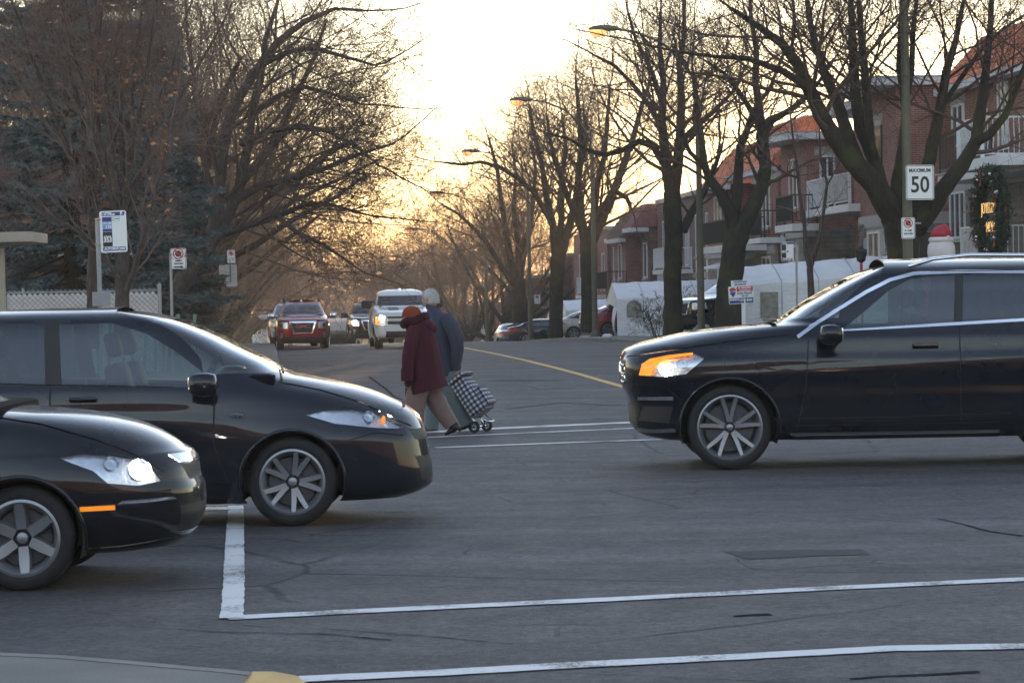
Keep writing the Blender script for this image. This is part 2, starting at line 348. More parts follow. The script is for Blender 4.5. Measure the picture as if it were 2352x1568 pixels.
# sidewalks with kerbs: swept along a rounded corner
def sidewalk(name, side):
    kt = KL if side < 0 else KR; wid = 2.9 if side < 0 else 1.65; rad = 4.2
    path = []; cs = 38.6+rad; ct = kt + side*rad
    for k in range(0, 13):                       # corner
        a = R(90*k/12.0); path.append((ct - side*rad*math.sin(a), cs - rad*math.cos(a), side*math.sin(a), math.cos(a)))
    path = [(kt+side*60, 38.6, 0, 1), (kt+side*30, 38.6, 0, 1), (kt+side*12, 38.6, 0, 1)] + path
    s = cs+2
    while s < 420: path.append((kt, s, side, 0)); s += 3.0
    V = []; F = []; KV = []; KF = []
    for (t, s, nt, ns) in path:
        def zz(tt, s_): return zroad(max(s_, 0))
        for off, h in ((0.16, .135), (wid*.5, .15), (wid, .165), (wid+.02, -.1)):
            V.append(ST(t+nt*off, s+ns*off, zz(t, s)+h))
        for off, h in ((-.01, -.08), (0.0, .11), (.03, .132), (.16, .137), (.162, .0)):
            KV.append(ST(t+nt*off, s+ns*off, zz(t, s)+h))
    for i in range(len(path)-1):
        for k in range(3): F.append((i*4+k, i*4+k+1, i*4+k+5, i*4+k+4))
        for k in range(4): KF.append((i*5+k, i*5+k+1, i*5+k+6, i*5+k+5))
    o = mesh_obj(name, V, F, M_CONC); tag(o, kind='structure')
    k = mesh_obj('kerb', KV, KF, M_KERB); tag(k, kind='structure')
sidewalk('sidewalk', -1); sidewalk('sidewalk', 1)
# near corner where the photographer stands: kerb edge seen at the bottom left
def gnd(x, y, z=0.0):
    p0 = Vector((0, 0, CAMH)); v = at(x, y, 10) - p0; k = (z-CAMH)/v.z; return p0 + v*k
edge = [gnd(x, y, .12) for x, y in ((-500, 1488), (-200, 1492), (0, 1496), (150, 1503), (300, 1515), (420, 1526), (520, 1534), (580, 1541))]
edge_y = [gnd(x, y, z) for x, y, z in ((580, 1541, .12), (630, 1541, .10), (680, 1550, .05), (715, 1575, .012), (730, 1640, .012))]
V = []; F = []; KV = []; KF = []
for p in edge:
    q = Vector((p.x*1.0, 8.0, .14)); dn = Vector((0, -.16, 0))
    V += [p+dn+Vector((0, 0, .004)), p+dn*6+Vector((0, 0, .012)), q]; KV += [Vector((p.x, p.y+.01, -.05)), p+Vector((0, 0, -.02)), p+Vector((0, -.03, .002)), p+dn+Vector((0, 0, .006))]
for i in range(len(edge)-1):
    F += [(i*3, i*3+3, i*3+4, i*3+1), (i*3+1, i*3+4, i*3+5, i*3+2)]; KF += [(i*4+k, i*4+4+k, i*4+5+k, i*4+1+k) for k in range(3)]
o = mesh_obj('sidewalk', V, F, M_CONC, smooth=True); tag(o, kind='structure')
o = mesh_obj('kerb', KV, KF, M_KERB, smooth=True); tag(o, kind='structure')
M_YKERB = worn_paint('kerb_paint_yellow', (.60, .36, .08), (.24, .22, .18), .34)
V = []; F = []
for p in edge_y: V += [Vector((p.x, p.y+.012, -.05)), p, p+Vector((-.05, -.45, .004)), p+Vector((-.3, -1.6, .008))]
for i in range(len(edge_y)-1): F += [(i*4+k, i*4+4+k, i*4+5+k, i*4+1+k) for k in range(3)]
o = mesh_obj('kerb_ramp', V, F, M_YKERB, smooth=True); tag(o, kind='structure')
# road markings (sheets 4 mm above the asphalt)
def strip(name, pts, w, m, zf=None, jag=.012, seed=1, z=.006):
    rnd = random.Random(seed); P = []
    for a, b in zip(pts[:-1], pts[1:]):
        k = max(2, int((b-a).length/.07))
        P += [a.lerp(b, i/k) for i in range(k)]
    P.append(pts[-1]); V = []; F = []
    for i, p in enumerate(P):
        t = (P[min(i+1, len(P)-1)]-P[max(i-1, 0)]); t.z = 0; t.normalize(); nn = Vector((-t.y, t.x, 0))
        ww = w[0]+(w[1]-w[0])*i/(len(P)-1) if isinstance(w, tuple) else w
        for sg in (-1, 1):
            q = p + nn*sg*(ww/2 + rnd.uniform(-jag, jag)*.42 + jag*.55*math.sin(i*.05+sg*2+seed)*math.sin(i*.017+seed)); q.z = (zf(q) if zf else 0)+z; V.append(q)
    F = [(2*i, 2*i+1, 2*i+3, 2*i+2) for i in range(len(P)-1)]
    o = mesh_obj(name, V, F, m); tag(o, kind='structure'); return o
def zst(q):
    t, s = to_st(q); return zroad(s) + (.05*(1-((t-6.35)/6.0)**2)*sstep(40, 60, s) if s > 38.4 and KL < t < KR else 0)
strip('crosswalk_line', [gnd(520, 1420), gnd(900, 1401), gnd(1400, 1377.5), gnd(1900, 1352), gnd(2352, 1331), gnd(2700, 1314)], .185, M_WHITE_LINE, seed=3)
strip('crosswalk_line', [gnd(690, 1561), gnd(1000, 1547), gnd(1290, 1530), gnd(1700, 1509), gnd(2050, 1490), gnd(2352, 1485), gnd(2700, 1479)], .195, M_WHITE_LINE, seed=4)
strip('stop_line', [gnd(531, 1422), gnd(534, 1380), gnd(538, 1290), gnd(541, 1200), gnd(541, 1163)], .125, M_WHITE_LINE, seed=5, jag=.010, z=.010)
strip('crosswalk_line', [gnd(1000, 1028.5), gnd(1250, 1019), gnd(1500, 1010), gnd(1800, 1000)], .17, M_WHITE_LINE, seed=6)
strip('crosswalk_line', [gnd(960, 1006), gnd(1200, 995), gnd(1440, 984.5), gnd(1700, 973)], .17, M_WHITE_LINE, seed=7)
strip('stop_line', [gnd(965, 994), gnd(1130, 984.5), gnd(1300, 977), gnd(1440, 971), gnd(1600, 964)], .34, M_WHITE_LINE, zf=zst, seed=8, jag=.03)
strip('stop_line', [gnd(455, 1170), gnd(541, 1168)], .30, M_WHITE_LINE, seed=9)
yl = [gnd(1500, 907), gnd(1420, 888), gnd(1310, 859), gnd(1206, 832), gnd(1123, 813.5), gnd(1048, 799)]
t5, s5 = to_st(yl[-1])
strip('centre_line', yl + [ST(t5, s5+q) for q in (8, 16, 30, 60, 100, 200)], (.16, .16), M_YEL_LINE, zf=zst, seed=10)
# tar seams and a pothole-like dark crack sealed in the asphalt
M_TAR = mat('tar_seam', (.016, .016, .017), .95, var=.2, spec=.05)
for i, (pp, w) in enumerate([([(1685, 1416), (1720, 1413), (1770, 1411)], (.03, .09)), ([(2150, 1190), (2210, 1203), (2270, 1220), (2352, 1231)], (.02, .035)),
        ([(1950, 1560), (2040, 1553), (2140, 1549), (2250, 1543)], (.03, .05)), ([(560, 1437), (760, 1446), (980, 1461), (1180, 1480)], (.012, .02)),
        ([(300, 1440), (520, 1452), (740, 1456), (900, 1470)], (.012, .018)), ([(848, 868), (880, 890), (905, 912), (925, 918)], (.06, .05)),
        ([(700, 893), (800, 890), (925, 885)], (.05, .05)), ([(660, 870), (760, 862), (920, 856)], (.05, .04)), ([(1060, 905), (1180, 900), (1330, 893)], (.04, .06)), ([(1050, 868), (1200, 872), (1340, 868)], (.04, .04)),
        ([(1030, 1068), (1300, 1060), (1420, 1064)], (.02, .03)), ([(1160, 940), (1290, 925), (1420, 932)], (.05, .05))]):
    tag_ = strip('tar_seam', [gnd(*q) for q in pp], w, M_TAR, zf=zst, seed=20+i, jag=.012, z=.004)

M_PATCH = mat('asphalt_patch', (.062, .058, .060), .8, var=.3, vscale=20, bump=.3, bscale=90, spec=.15)
for i, (pp, w) in enumerate([([(1690, 1276), (1800, 1272), (1990, 1268)], (.55, .35)), ([(1150, 880), (1240, 876)], (1.2, 1.6))]):
    strip('asphalt_patch', [gnd(*q) for q in pp], w, M_PATCH, zf=zst, seed=60+i, jag=.06, z=.003)
# ================================================================== houses on the right
BRICK_R = brick_mat('brick_red', (.32, .088, .062), (.23, .064, .048), (.30, .25, .22))
BRICK_O = brick_mat('brick_orange', (.29, .115, .066), (.22, .085, .052), (.24, .20, .17), bw=.26, bh=.085)
BRICK_B = brick_mat('brick_brown', (.19, .075, .056), (.14, .058, .045), (.24, .20, .18))
STONE_W = brick_mat('stone_wall', (.25, .225, .20), (.19, .17, .155), (.30, .28, .26), bw=.52, bh=.16, ms=.012)
M_STONE = mat('rough_stone', (.165, .150, .140), .9, var=.3, vscale=4, bump=.8, bscale=14)
M_MORT = mat('mortar', (.42, .41, .40), .9, var=.12, vscale=6)
M_TILE = mat('roof_tile_orange', (.64, .17, .062), .6, var=.25, vscale=4)
M_TILEB = mat('roof_shingle_brown', (.095, .05, .045), .8, var=.25, vscale=4)
M_TILEM = mat('roof_metal_maroon', (.17, .045, .045), .6, var=.2, vscale=2)
M_EAVE = mat('white_soffit', (.60, .60, .62), .6, var=.08, vscale=2)
M_CONCW = mat('pale_concrete', (.42, .41, .39), .8, var=.15, vscale=3, bump=.2)
M_FRAME = mat('window_frame_white', (.72, .73, .75), .5, var=.05)
M_CURT = mat('curtain', (.45, .43, .40), .9, var=.2, vscale=8, stretch=(6, 6, .4))
M_WOODR = mat('stained_wood', (.20, .12, .06), .7, var=.25, vscale=8)
def sx(x, t): return t*FV/(x-610.0)
def zy(x, y, t): d = sx(x, t)*.996+t*.09; return CAMH + (690-(x-610)*.01745-y)*d/FV
def house_root(name, label, s0, tf, zg):
    return empty(name, label, 'house', loc=ST(tf, s0, zg), rz=R(90)+TH)
# local frame of a house: x away along the street, y towards the street, z up
def box_part(name, m, par, x0, x1, y0, y1, z0, z1, bev=0.0):
    return MB().box(((x0+x1)/2, (y0+y1)/2, (z0+z1)/2), (abs(x1-x0), abs(y1-y0), abs(z1-z0)), bev=bev).build(name, m, par)
def window(par, x, w, z0, z1, y, face='y', mull=1, door=False, m=None):
    """window or glazed door set in a wall; face y = street side, x = the side towards the camera"""
    m = m or M_FRAME; fr = MB(); f = .07; h = z1-z0
    def bx(mb, a0, a1, c0, c1, p0, p1):
        if face == 'y': mb.box(((a0+a1)/2, y+(p0+p1)/2, (c0+c1)/2), (a1-a0, p1-p0, c1-c0))
        else: mb.box((y-(p0+p1)/2, (a0+a1)/2, (c0+c1)/2), (p1-p0, a1-a0, c1-c0))
    a, b = x-w/2, x+w/2
    bx(fr, a, a+f, z0, z1, -.02, .05); bx(fr, b-f, b, z0, z1, -.02, .05); bx(fr, a+f, b-f, z1-f, z1, -.02, .05); bx(fr, a+f, b-f, z0, z0+f, -.02, .05)
    for k in range(mull): c = a+(b-a)*(k+1)/(mull+1); bx(fr, c-.03, c+.03, z0+f, z1-f, -.02, .045)
    o = fr.build('door' if door else 'window', m, par)
    p = MB(); bx(p, a+f, b-f, z0+f, z1-f, 0.004, .014); p.build('pane', M_PANE, o)
    if not door:
        s = MB(); bx(s, a-.06, b+.06, z0-.11, z0-.003, -.01, .12); s.build('sill', M_CONCW, o)
    else:
        hd = MB(); bx(hd, b-.12, b-.09, z0+h*.44, z0+h*.52, .05, .10); hd.build('handle', M_CHROME, o)
    return o
def railing(par, pts, z0, h, m, gap=.12, belly=0.0, post=.05, rail=None):
    """balcony railing: posts and rails in one frame, every baluster its own piece"""
    r = MB(); pts = [Vector((a, b, 0)) for a, b in pts]
    for p in pts: r.box((p.x, p.y, z0+h/2), (post, post, h))
    o = None; segs = []
    for a, b in zip(pts[:-1], pts[1:]):
        d = (b-a); L = d.length; d.normalize(); M = Matrix.Rotation(math.atan2(d.y, d.x), 3, 'Z'); c = (a+b)/2
        r.box((c.x, c.y, z0+h-.025), (L-post, .05, .05), M); r.box((c.x, c.y, z0+.09), (L-post, .035, .035), M); segs.append((a, b, d, L))
    o = r.build('railing', m, par)
    me = {}
    for a, b, d, L in segs:
        nb = max(1, int(L/gap)); nrm = Vector((-d.y, d.x, 0))
        for k in range(1, nb):
            p = a + d*(L*k/nb)
            key = (round(d.x, 2), round(d.y, 2))
            if key not in me:
                q = MB(); w = .022
                if belly: q.tube([Vector((0, 0, .11)), nrm*(-belly*.2)+Vector((0, 0, .30)), nrm*-belly+Vector((0, 0, .42)), nrm*(-belly*.3)+Vector((0, 0, .60)), Vector((0, 0, h-.05))], w*.6, 4, cap=False)
                else: q.box((0, 0, (h-.05+.11)/2), (w, w, h-.16))
                tmp = bpy.data.meshes.new('baluster'); tmp.from_pydata([tuple(v) for v in q.V], [], q.F); tmp.materials.append(m); me[key] = tmp
            bo = bpy.data.objects.new('baluster', me[key]); link(bo, o); bo.location = (p.x, p.y, z0)
    return o
def mansard(par, x0, x1, y1, z0, rise, back, m, over=.35, hips=(.9, .9)):
    """tiled false roof leaning back over the facade: rows of ribbed tiles as real relief"""
    b = MB(); rows = 5; ya, yb = y1+over, y1+over-back
    b.add([(x0-.1, ya, z0), (x1+.1, ya, z0), (x1-hips[1], yb, z0+rise), (x0+hips[0], yb, z0+rise), (x0-.1, y1-1.6, z0), (x1+.1, y1-1.6, z0), (x1-hips[1], yb-.6, z0+rise), (x0+hips[0], yb-.6, z0+rise)],
          [(0, 1, 2, 3), (1, 5, 6, 2), (4, 0, 3, 7), (3, 2, 6, 7), (0, 4, 5, 1)])
    o = b.build('roof', m, par); t = MB(); step = .24
    for r_ in range(rows):
        f0, f1 = r_/rows, (r_+1)/rows; n = int((x1-x0)/step)
        a0 = x0-.1+f0*(hips[0]+.1); a1 = x1+.1-f0*(hips[1]+.1)
        for k in range(n):
            xa, xb = a0+(a1-a0)*k/n+.01, a0+(a1-a0)*(k+1)/n-.01; e = .035
            y0_, y1_ = ya-(ya-yb)*f0, ya-(ya-yb)*f1; za, zb = z0+rise*f0, z0+rise*f1
            t.add([(xa, y0_+e, za), (xb, y0_+e, za), (xb, y1_+.006, zb), (xa, y1_+.006, zb), ((xa+xb)/2, y0_+e+.045, za), ((xa+xb)/2, y1_+.03, zb), (xa, y0_, za), (xb, y0_, za)],
                  [(0, 4, 5, 3), (4, 1, 2, 5), (6, 7, 1, 4), (6, 4, 0)])
        # hip end towards the camera
        n2 = max(1, int(1.6/step))
        for k in range(n2):
            g0, g1 = k/n2, (k+1)/n2
            def hp(g, f): 
                p0 = Vector((x0-.1, ya+(y1-1.6-ya)*g, z0)); p1 = Vector((x0+hips[0], yb-.6*g, z0+rise)); return p0.lerp(p1, f)
            pa, pb, pc, pd = hp(g0+.02, f0), hp(g1-.02, f0), hp(g1-.02, f1), hp(g0+.02, f1); e = Vector((-.03, 0, .01)); md = (pa+pb)/2+e*2; mu = (pc+pd)/2+e
            t.add([pa+e, pb+e, pc+e*.2, pd+e*.2, md, mu, pa, pb], [(0, 4, 5, 3), (4, 1, 2, 5), (6, 7, 1, 4), (6, 4, 0)])
    tag(t.build('tiles', m, o), kind='stuff')
    box_part('fascia', M_EAVE, par, x0-.12, x1+.12, y1-.0, y1+over+.06, z0-.22, z0-.012)
    return o
def flat_roof(par, x0, x1, y1, z0, over=.7, th=.22, m=None, bow=.0):
    pts = [(x0-.35, y1-3.0)] + [(x0-.35+(x1-x0+.5)*k/10, y1+over+bow*math.sin(math.pi*k/10)) for k in range(11)] + [(x1+.15, y1-3.0)]
    o = MB().prism([(a, b) for a, b in pts], z0, z0+th, 'z').build('roof', m or M_EAVE, par)
    pts2 = [(a*1.0, b+.03 if i not in (0, len(pts)-1) else b) for i, (a, b) in enumerate(pts)]
    MB().prism(pts2, z0+th+.003, z0+th+.06, 'z').build('flashing', M_STEEL, o); return o
def body(par, x0, x1, y0, y1, zs, e, up, low, zb=-1.2):
    box_part('wall', low, par, x0, x1, y0, y1, zb, zs); o = box_part('wall', up, par, x0+.02, x1-.02, y0, y1-.02, zs+.002, e)
    box_part('stone_band', M_CONCW, par, x0-.03, x1+.03, y1-.3, y1+.04, zs-.30, zs-.02); return o
LB = 'two storey house'
# H1: nearest, stone ground floor, tiled mansard
s0 = 63.0; zg = .65; h1 = house_root('duplex_house', 'nearest duplex with grey stone ground floor, orange tiled mansard roof and white balcony', s0, 20.4, zg)
body(h1, 0, 17.3, -9, 0, 4.1, 6.95, BRICK_O, STONE_W)
mansard(h1, 0, 17.4, 0, 6.95, 1.45, 1.2, M_TILE, hips=(.4, 1.0))
def W1(x0, x1, y0, y1, t=20.4, par=h1, s=63.0, z=zg, y=0.0, mull=1, door=False):
    a, b = sx(x1, t)-s, sx(x0, t)-s; xm = (x0+x1)/2; window(par, (a+b)/2, max(.5, b-a), zy(xm, y1, t)-z, zy(xm, y0, t)-z, y, mull=mull, door=door)
W1(2219, 2246, 240, 300); W1(2329, 2350, 190, 345, door=True); W1(2288, 2301, 250, 330)
W1(2211, 2247, 440, 548, mull=2); W1(2318, 2338, 430, 560, door=True)
for x0, x1, y0 in ((2219, 2246, 240), (2329, 2350, 190), (2211, 2247, 440)):
    a, b = sx(x1, 20.4)-63, sx(x0, 20.4)-63; z1 = zy((x0+x1)/2, y0, 20.4)-zg; box_part('lintel', M_CONCW, h1, a-.15, b+.15, -.05, .035, z1+.005, z1+.30)
# balcony 2nd floor
bl = box_part('balcony', M_WPAINT, h1, 3.0, 14.2, .002, 1.15, 3.98, 4.22, .02); box_part('balcony_edge', M_CONCW, bl, 2.95, 14.25, .002, 1.22, 4.223, 4.27)
b2 = box_part('balcony', M_WPAINT, h1, 4.2, 8.3, 1.20, 2.1, 4.05, 4.33, .02)
railing(b2, [(8.3, 2.04), (5.9, 2.04), (5.9, .25)], 4.34, 1.05, M_WPAINT, .13, belly=.10, post=.09); 
railing(bl, [(14.1, 1.1), (8.5, 1.1)], 4.28, 1.05, M_BPAINT, .16)
box_part('rail_cap', M_WOODR, bl, 8.4, 14.15, 1.06, 1.14, 5.335, 5.37)
pr = box_part('porch', M_CONC, h1, 2.0, 14.6, .002, 1.9, 1.35, 1.62)
railing(pr, [(14.4, 1.8), (11.6, 1.8)], 1.63, 1.0, M_BPAINT, .11); railing(pr, [(9.0, 1.8), (6.6, 1.8), (6.6, .2)], 1.63, 1.0, M_WPAINT, .14, post=.08)
box_part('porch_base', STONE_W, h1, 2.05, 14.55, .002, 1.85, -1.0, 1.345)
tube = MB().tube([(5.2, .46, 6.9), (5.2, .46, 7.2), (4.6, .9, 7.9), (3.9, .9, 8.5)], .05, 6).build('rain_pipe', M_WPAINT, h1)
# stones of the nearest facade, each its own block
rs = random.Random(5); zc = 1.7
while zc < 3.75:
    hh = rs.choice([.16, .2, .24]); x = 8.4 + rs.uniform(0, .3)
    while x < 17.2:
        ww = rs.uniform(.35, .9)
        ok = not (10.2-.4 < x+ww and x < 13.7 and 1.5 < zc < 3.4)
        wa, wb = sx(2247, 20.4)-63, sx(2211, 20.4)-63
        if x+ww < wa-.1 or x > wb+.1 or zc > zy(2230, 440, 20.4)-zg+.35 or zc+hh < zy(2230, 548, 20.4)-zg-.15:
            if x+ww < 17.25: o = MB().box((x+ww/2, .018+rs.uniform(0, .012), zc+hh/2), (ww-.02, .05, hh-.02), bev=.008).build('stone', M_STONE, h1)
        x += ww
    zc += hh
# H2: red brick wall towards the camera with a stone base, bowed white eave
s0 = 81.2; h2 = house_root('duplex_house', 'red brick duplex with white bowed eave, just left of the nearest house', s0, 19.0, .62)
body(h2, 0, 5.2, -9, 0, 3.25, 7.15, BRICK_R, M_MORT); box_part('wall', BRICK_R, h2, 5.2, 12.4, -9, -1.4, -1.2, 7.1)
flat_roof(h2, 0, 5.4, 0, 7.15, bow=.25); flat_roof(h2, 5.6, 12.0, -1.0, 6.95, bow=.15)
rs = random.Random(8); zc = .35                                    # big pale-jointed stones on the camera side
while zc < 2.95:
    hh = rs.choice([.2, .26, .34]); y = -2.4
    while y < -.02:
        ww = min(rs.uniform(.4, .95), -.02-y)
        if ww > .12: MB().box((-.02, y+ww/2, zc+hh/2), (.08, ww-.035, hh-.035), bev=.012).build('stone', M_STONE, h2)
        y += ww
    zc += hh
zc = 1.0
while zc < 2.95:
    hh = rs.choice([.2, .26, .34]); x = 0.05
    while x < 5.1:
        ww = min(rs.uniform(.5, 1.1), 5.15-x)
        if ww > .15 and not (2.2 < x+ww and x < 4.2): MB().box((x+ww/2, .02, zc+hh/2), (ww-.035, .08, hh-.035), bev=.012).build('stone', M_STONE, h2)
        x += ww
    zc += hh
box_part('stone_band', M_CONCW, h2, -.06, 5.2, -2.4, .06, 3.0, 3.35)
window(h2, 2.6, 1.3, 4.6, 6.1, -.02, mull=0, m=M_BPAINT); box_part('lintel', M_CONCW, h2, 1.8, 3.4, -.1, .03, 6.105, 6.45)
window(h2, 7.4, 1.1, 4.3, 6.2, -1.4); window(h2, 10.3, 1.0, 3.8, 6.0, -1.4, door=True, mull=0); window(h2, 3.2, 1.6, 1.2, 2.85, 0.0, mull=1); window(h2, 8.2, 1.3, 1.0, 3.0, -1.4, door=True)
bl = box_part('balcony', M_WPAINT, h2, 5.3, 12.2, -1.398, .35, 3.55, 3.80, .02); railing(bl, [(12.1, .28), (5.4, .28)], 3.81, 1.0, M_WPAINT, .12, post=.09)
sheetm = box_part('privacy_screen', mat('canvas_grey', (.40, .39, .38), .9, var=.2, vscale=5, bump=.3, bscale=9), bl, 5.6, 9.5, .31, .325, 3.95, 4.78)
# H3
s0 = 95.0; h3 = house_root('duplex_house', 'narrow red brick bay with flat white eave between the bowed eave and the tiled roof', s0, 19.0, .40)
body(h3, 0, 4.8, -9, 0, 3.45, 6.55, BRICK_R, STONE_W); flat_roof(h3, -.1, 4.9, 0, 6.55, bow=.2)
window(h3, -.75, .55, 4.1, 6.0, 0.0, face='x', mull=1); box_part('lintel', M_CONCW, h3, -.03, .2, -1.2, -.3, 6.005, 6.3); window(h3, 2.4, 1.5, 4.2, 6.0, -.02); window(h3, 2.4, 1.8, 1.0, 2.9, 0)
bl = box_part('balcony', M_WPAINT, h3, -2.6, .5, .10, 1.05, 3.30, 3.55, .02); railing(bl, [(.4, 1.0), (-2.5, 1.0), (-2.5, .15)], 3.56, 1.0, M_BPAINT, .13)
# H4: two bays under orange tiles
s0 = 101.0; h4 = house_root('duplex_house', 'red brick duplex with hipped orange tile roofs behind the crooked tree', s0, 19.1, .20)
body(h4, 0, 5.0, -9, 0, 3.2, 6.1, BRICK_R, STONE_W); box_part('wall', BRICK_R, h4, 5.0, 17.0, -9, -1.3, -1.2, 6.0)
body(h4, 11.0, 16.4, -8, -.01, 3.2, 6.0, BRICK_R, STONE_W)
mansard(h4, 0, 9.0, 0, 6.15, 1.9, 1.6, M_TILE, hips=(1.0, 1.0)); mansard(h4, 10.4, 16.6, 0, 5.9, 1.7, 1.5, M_TILE, hips=(1.0, 1.0))
box_part('frieze', M_EAVE, h4, -.05, 5.05, -1.5, .06, 5.65, 5.93)
window(h4, 2.4, 1.6, 3.9, 5.6, -.02); window(h4, 2.4, 1.8, 1.0, 2.8, 0); window(h4, 8.0, 1.2, 3.4, 5.4, -1.3, door=True); window(h4, 13.6, 1.7, 3.8, 5.5, -.03); window(h4, 9.6, 1.0, 3.7, 5.4, -1.3); window(h4, 7.5, 1.3, .6, 2.8, -1.3, door=True)
bl = box_part('balcony', M_WPAINT, h4, 2.0, 10.8, .05, 1.25, 3.02, 3.30, .02); railing(bl, [(10.6, 1.18), (2.1, 1.18), (2.1, .12)], 3.31, 1.0, M_BPAINT, .14)
b2 = box_part('balcony', M_WPAINT, h4, -2.2, .6, .12, 1.1, 3.22, 3.42, .02); railing(b2, [(.5, 1.02), (-2.1, 1.02), (-2.1, .15)], 3.43, 1.0, M_BPAINT, .13)
aw = MB().prism([(.0, 2.9), (1.5, 2.45), (1.5, 2.38), (0, 2.8)], 5.2, 9.0, 'x').build('door_canopy', M_WPAINT, h4)
MB().tube([(5.2, .1, 1.9), (5.2, 1.4, 2.4)], .03, 5).build('canopy_brace', M_WPAINT, h4); MB().tube([(5.2, 1.42, 0), (5.2, 1.42, 2.4)], .035, 5).build('canopy_post', M_WPAINT, h4)
# H5 plain flat house with white balcony
s0 = 119.0; h5 = house_root('duplex_house', 'flat roofed brown brick house with a white corner balcony behind the straight trunk', s0, 19.6, -.3)
body(h5, 0, 17.0, -9, 0, 2.9, 6.4, BRICK_B, BRICK_B, -1.5); box_part('parapet', M_STEEL, h5, -.05, 17.05, -.3, .08, 6.4, 6.62)
for x in (1.2, 4.2, 11.5, 14.5): window(h5, x, 1.1, 3.6, 5.5, -.02); box_part('panel', M_WPAINT, h5, x-.5, x+.5, -.01, .03, 1.7, 3.45)
window(h5, 7.2, 1.0, 3.2, 5.4, -.02, door=True); window(h5, 9.0, 1.3, .9, 2.4, 0); window(h5, 3.0, 1.3, .6, 2.4, 0); window(h5, 12.5, 1.3, .6, 2.4, 0)
bl = box_part('balcony', M_WPAINT, h5, 5.4, 9.4, .03, 1.35, 2.85, 3.05); railing(bl, [(9.3, 1.28), (5.5, 1.28), (5.5, .1)], 3.06, 1.0, M_WPAINT, .14, post=.08)
M_DGREEN = mat('dark_green_paint', (.02, .06, .045), .6, var=.2)
bl = box_part('balcony', M_DGREEN, h5, 5.4, 10.4, .03, 1.4, .5, .62); railing(bl, [(10.3, 1.32), (5.5, 1.32)], .63, 1.0, M_DGREEN, .14)
# H6 brown shingles / maroon
s0 = 137.0; h6 = house_root('duplex_house', 'brick house with brown shingle roof and maroon turret behind the peaked white shelter', s0, 19.3, -.75)
body(h6, 0, 15.0, -9, 0, 2.8, 5.7, BRICK_B, BRICK_B, -1.5); box_part('wall', BRICK_R, h6, 3.2, 7.8, -1, .75, -1.5, 5.3)
mansard(h6, 3.2, 7.8, .75, 5.3, 1.6, 1.2, M_TILEB, hips=(.5, .5)); mansard(h6, 0, 2.8, 0, 5.75, 1.2, .9, M_TILEM, over=.9, hips=(.3, .3)); mansard(h6, 8.4, 14.8, 0, 5.5, 1.3, 1.0, M_TILEB, hips=(.4, .4))
for x, y in ((1.2, 0), (5.4, .75), (10.5, 0), (13.2, 0)): window(h6, x, 1.2, 3.2, 5.0, y, mull=0); window(h6, x, 1.2, .4, 2.2, y)
bl = box_part('balcony', M_WOODR, h6, 2.6, 8.4, .76, 1.9, 2.4, 2.58); railing(bl, [(8.3, 1.82), (2.7, 1.82), (2.7, .8)], 2.6, 1.0, M_BPAINT, .16)
# farther houses of the row, stepping down the hill
far = [(153, 14, 19.2, BRICK_R, 6.6, 'far brick house with tall white windows behind the double trunk'), (168, 15, 19.4, BRICK_B, 6.2, 'far brown brick house half hidden by the leftmost right-hand trunk'),
       (184.5, 17, 19.3, BRICK_R, 6.0, 'far brick house with white balcony and striped grey awning'), (203, 18, 19.5, BRICK_B, 6.2, 'far flat roofed house beyond the striped awning'), (223, 24, 19.4, BRICK_R, 6.0, 'farthest brick house visible between the trunks'), (250, 40, 19.4, BRICK_B, 6.4, 'last low brick row far down the hill')]
for i, (s, L, tf, bm_, e, lab) in enumerate(far):
    h = house_root('row_house', lab, s, tf, zroad(s+L/2)+.35); h['group'] = 'brick houses farther down the right side'
    box_part('wall', bm_, h, 0, L-.3, -9, 0, -3, e); box_part('roof', M_STEEL, h, -.05, L-.25, -9.05, .1, e+.003, e+.2); box_part('wall', bm_, h, L*.35, L*.62, -.5, .9, -3, e-.1)
    for k in range(4):
        x = L*(.12+.25*k); y = .9 if .35 < x/L < .62 else 0
        window(h, x, 1.1, 3.6, 5.3, y, mull=0); window(h, x, 1.1, .9, 2.5, y, mull=0)
    bl = box_part('balcony', M_WPAINT, h, L*.06, L*.33, .02, 1.3, 2.75, 2.95); railing(bl, [(L*.32, 1.22), (L*.07, 1.22), (L*.07, .1)], 2.96, 1.0, M_WPAINT if i % 2 == 0 else M_BPAINT, .18)
    if i == 2:
        am = brick_mat('awning_stripes', (.30, .32, .33), (.30, .32, .33), (.05, .06, .07), bw=.3, bh=50, ms=.1, bump=0)
        MB().prism([(0, 5.2), (1.5, 4.75), (1.5, 4.5), (0, 5.1)], .9, 5.8, 'x').build('awning', am, h)
# left side: low houses glimpsed under the trees and behind the fence
hl = empty('bungalow', 'orange brick house glimpsed under the spruce boughs behind the fence', 'house', loc=at(120, 800, 92), rz=TH); hl.location.z = 0
MB().box((0, 3, 2.6), (9, 6, 5.2)).build('wall', BRICK_O, hl); MB().prism([(-4.9, 5.2), (4.9, 5.2), (0, 7.3)], -.4, 6.4, 'y').build('roof', M_TILEB, hl)
for x in (-2.2, .3, 2.6): w_ = MB().box((x, -.03, 2.2), (.9, .08, 1.5)).build('window', M_FRAME, hl); MB().box((x, -.08, 2.2), (.7, .03, 1.3)).build('pane', M_PANE, w_)
MB().box((1.2, -.7, 3.3), (3.4, 1.4, .14)).build('porch_roof', M_EAVE, hl)

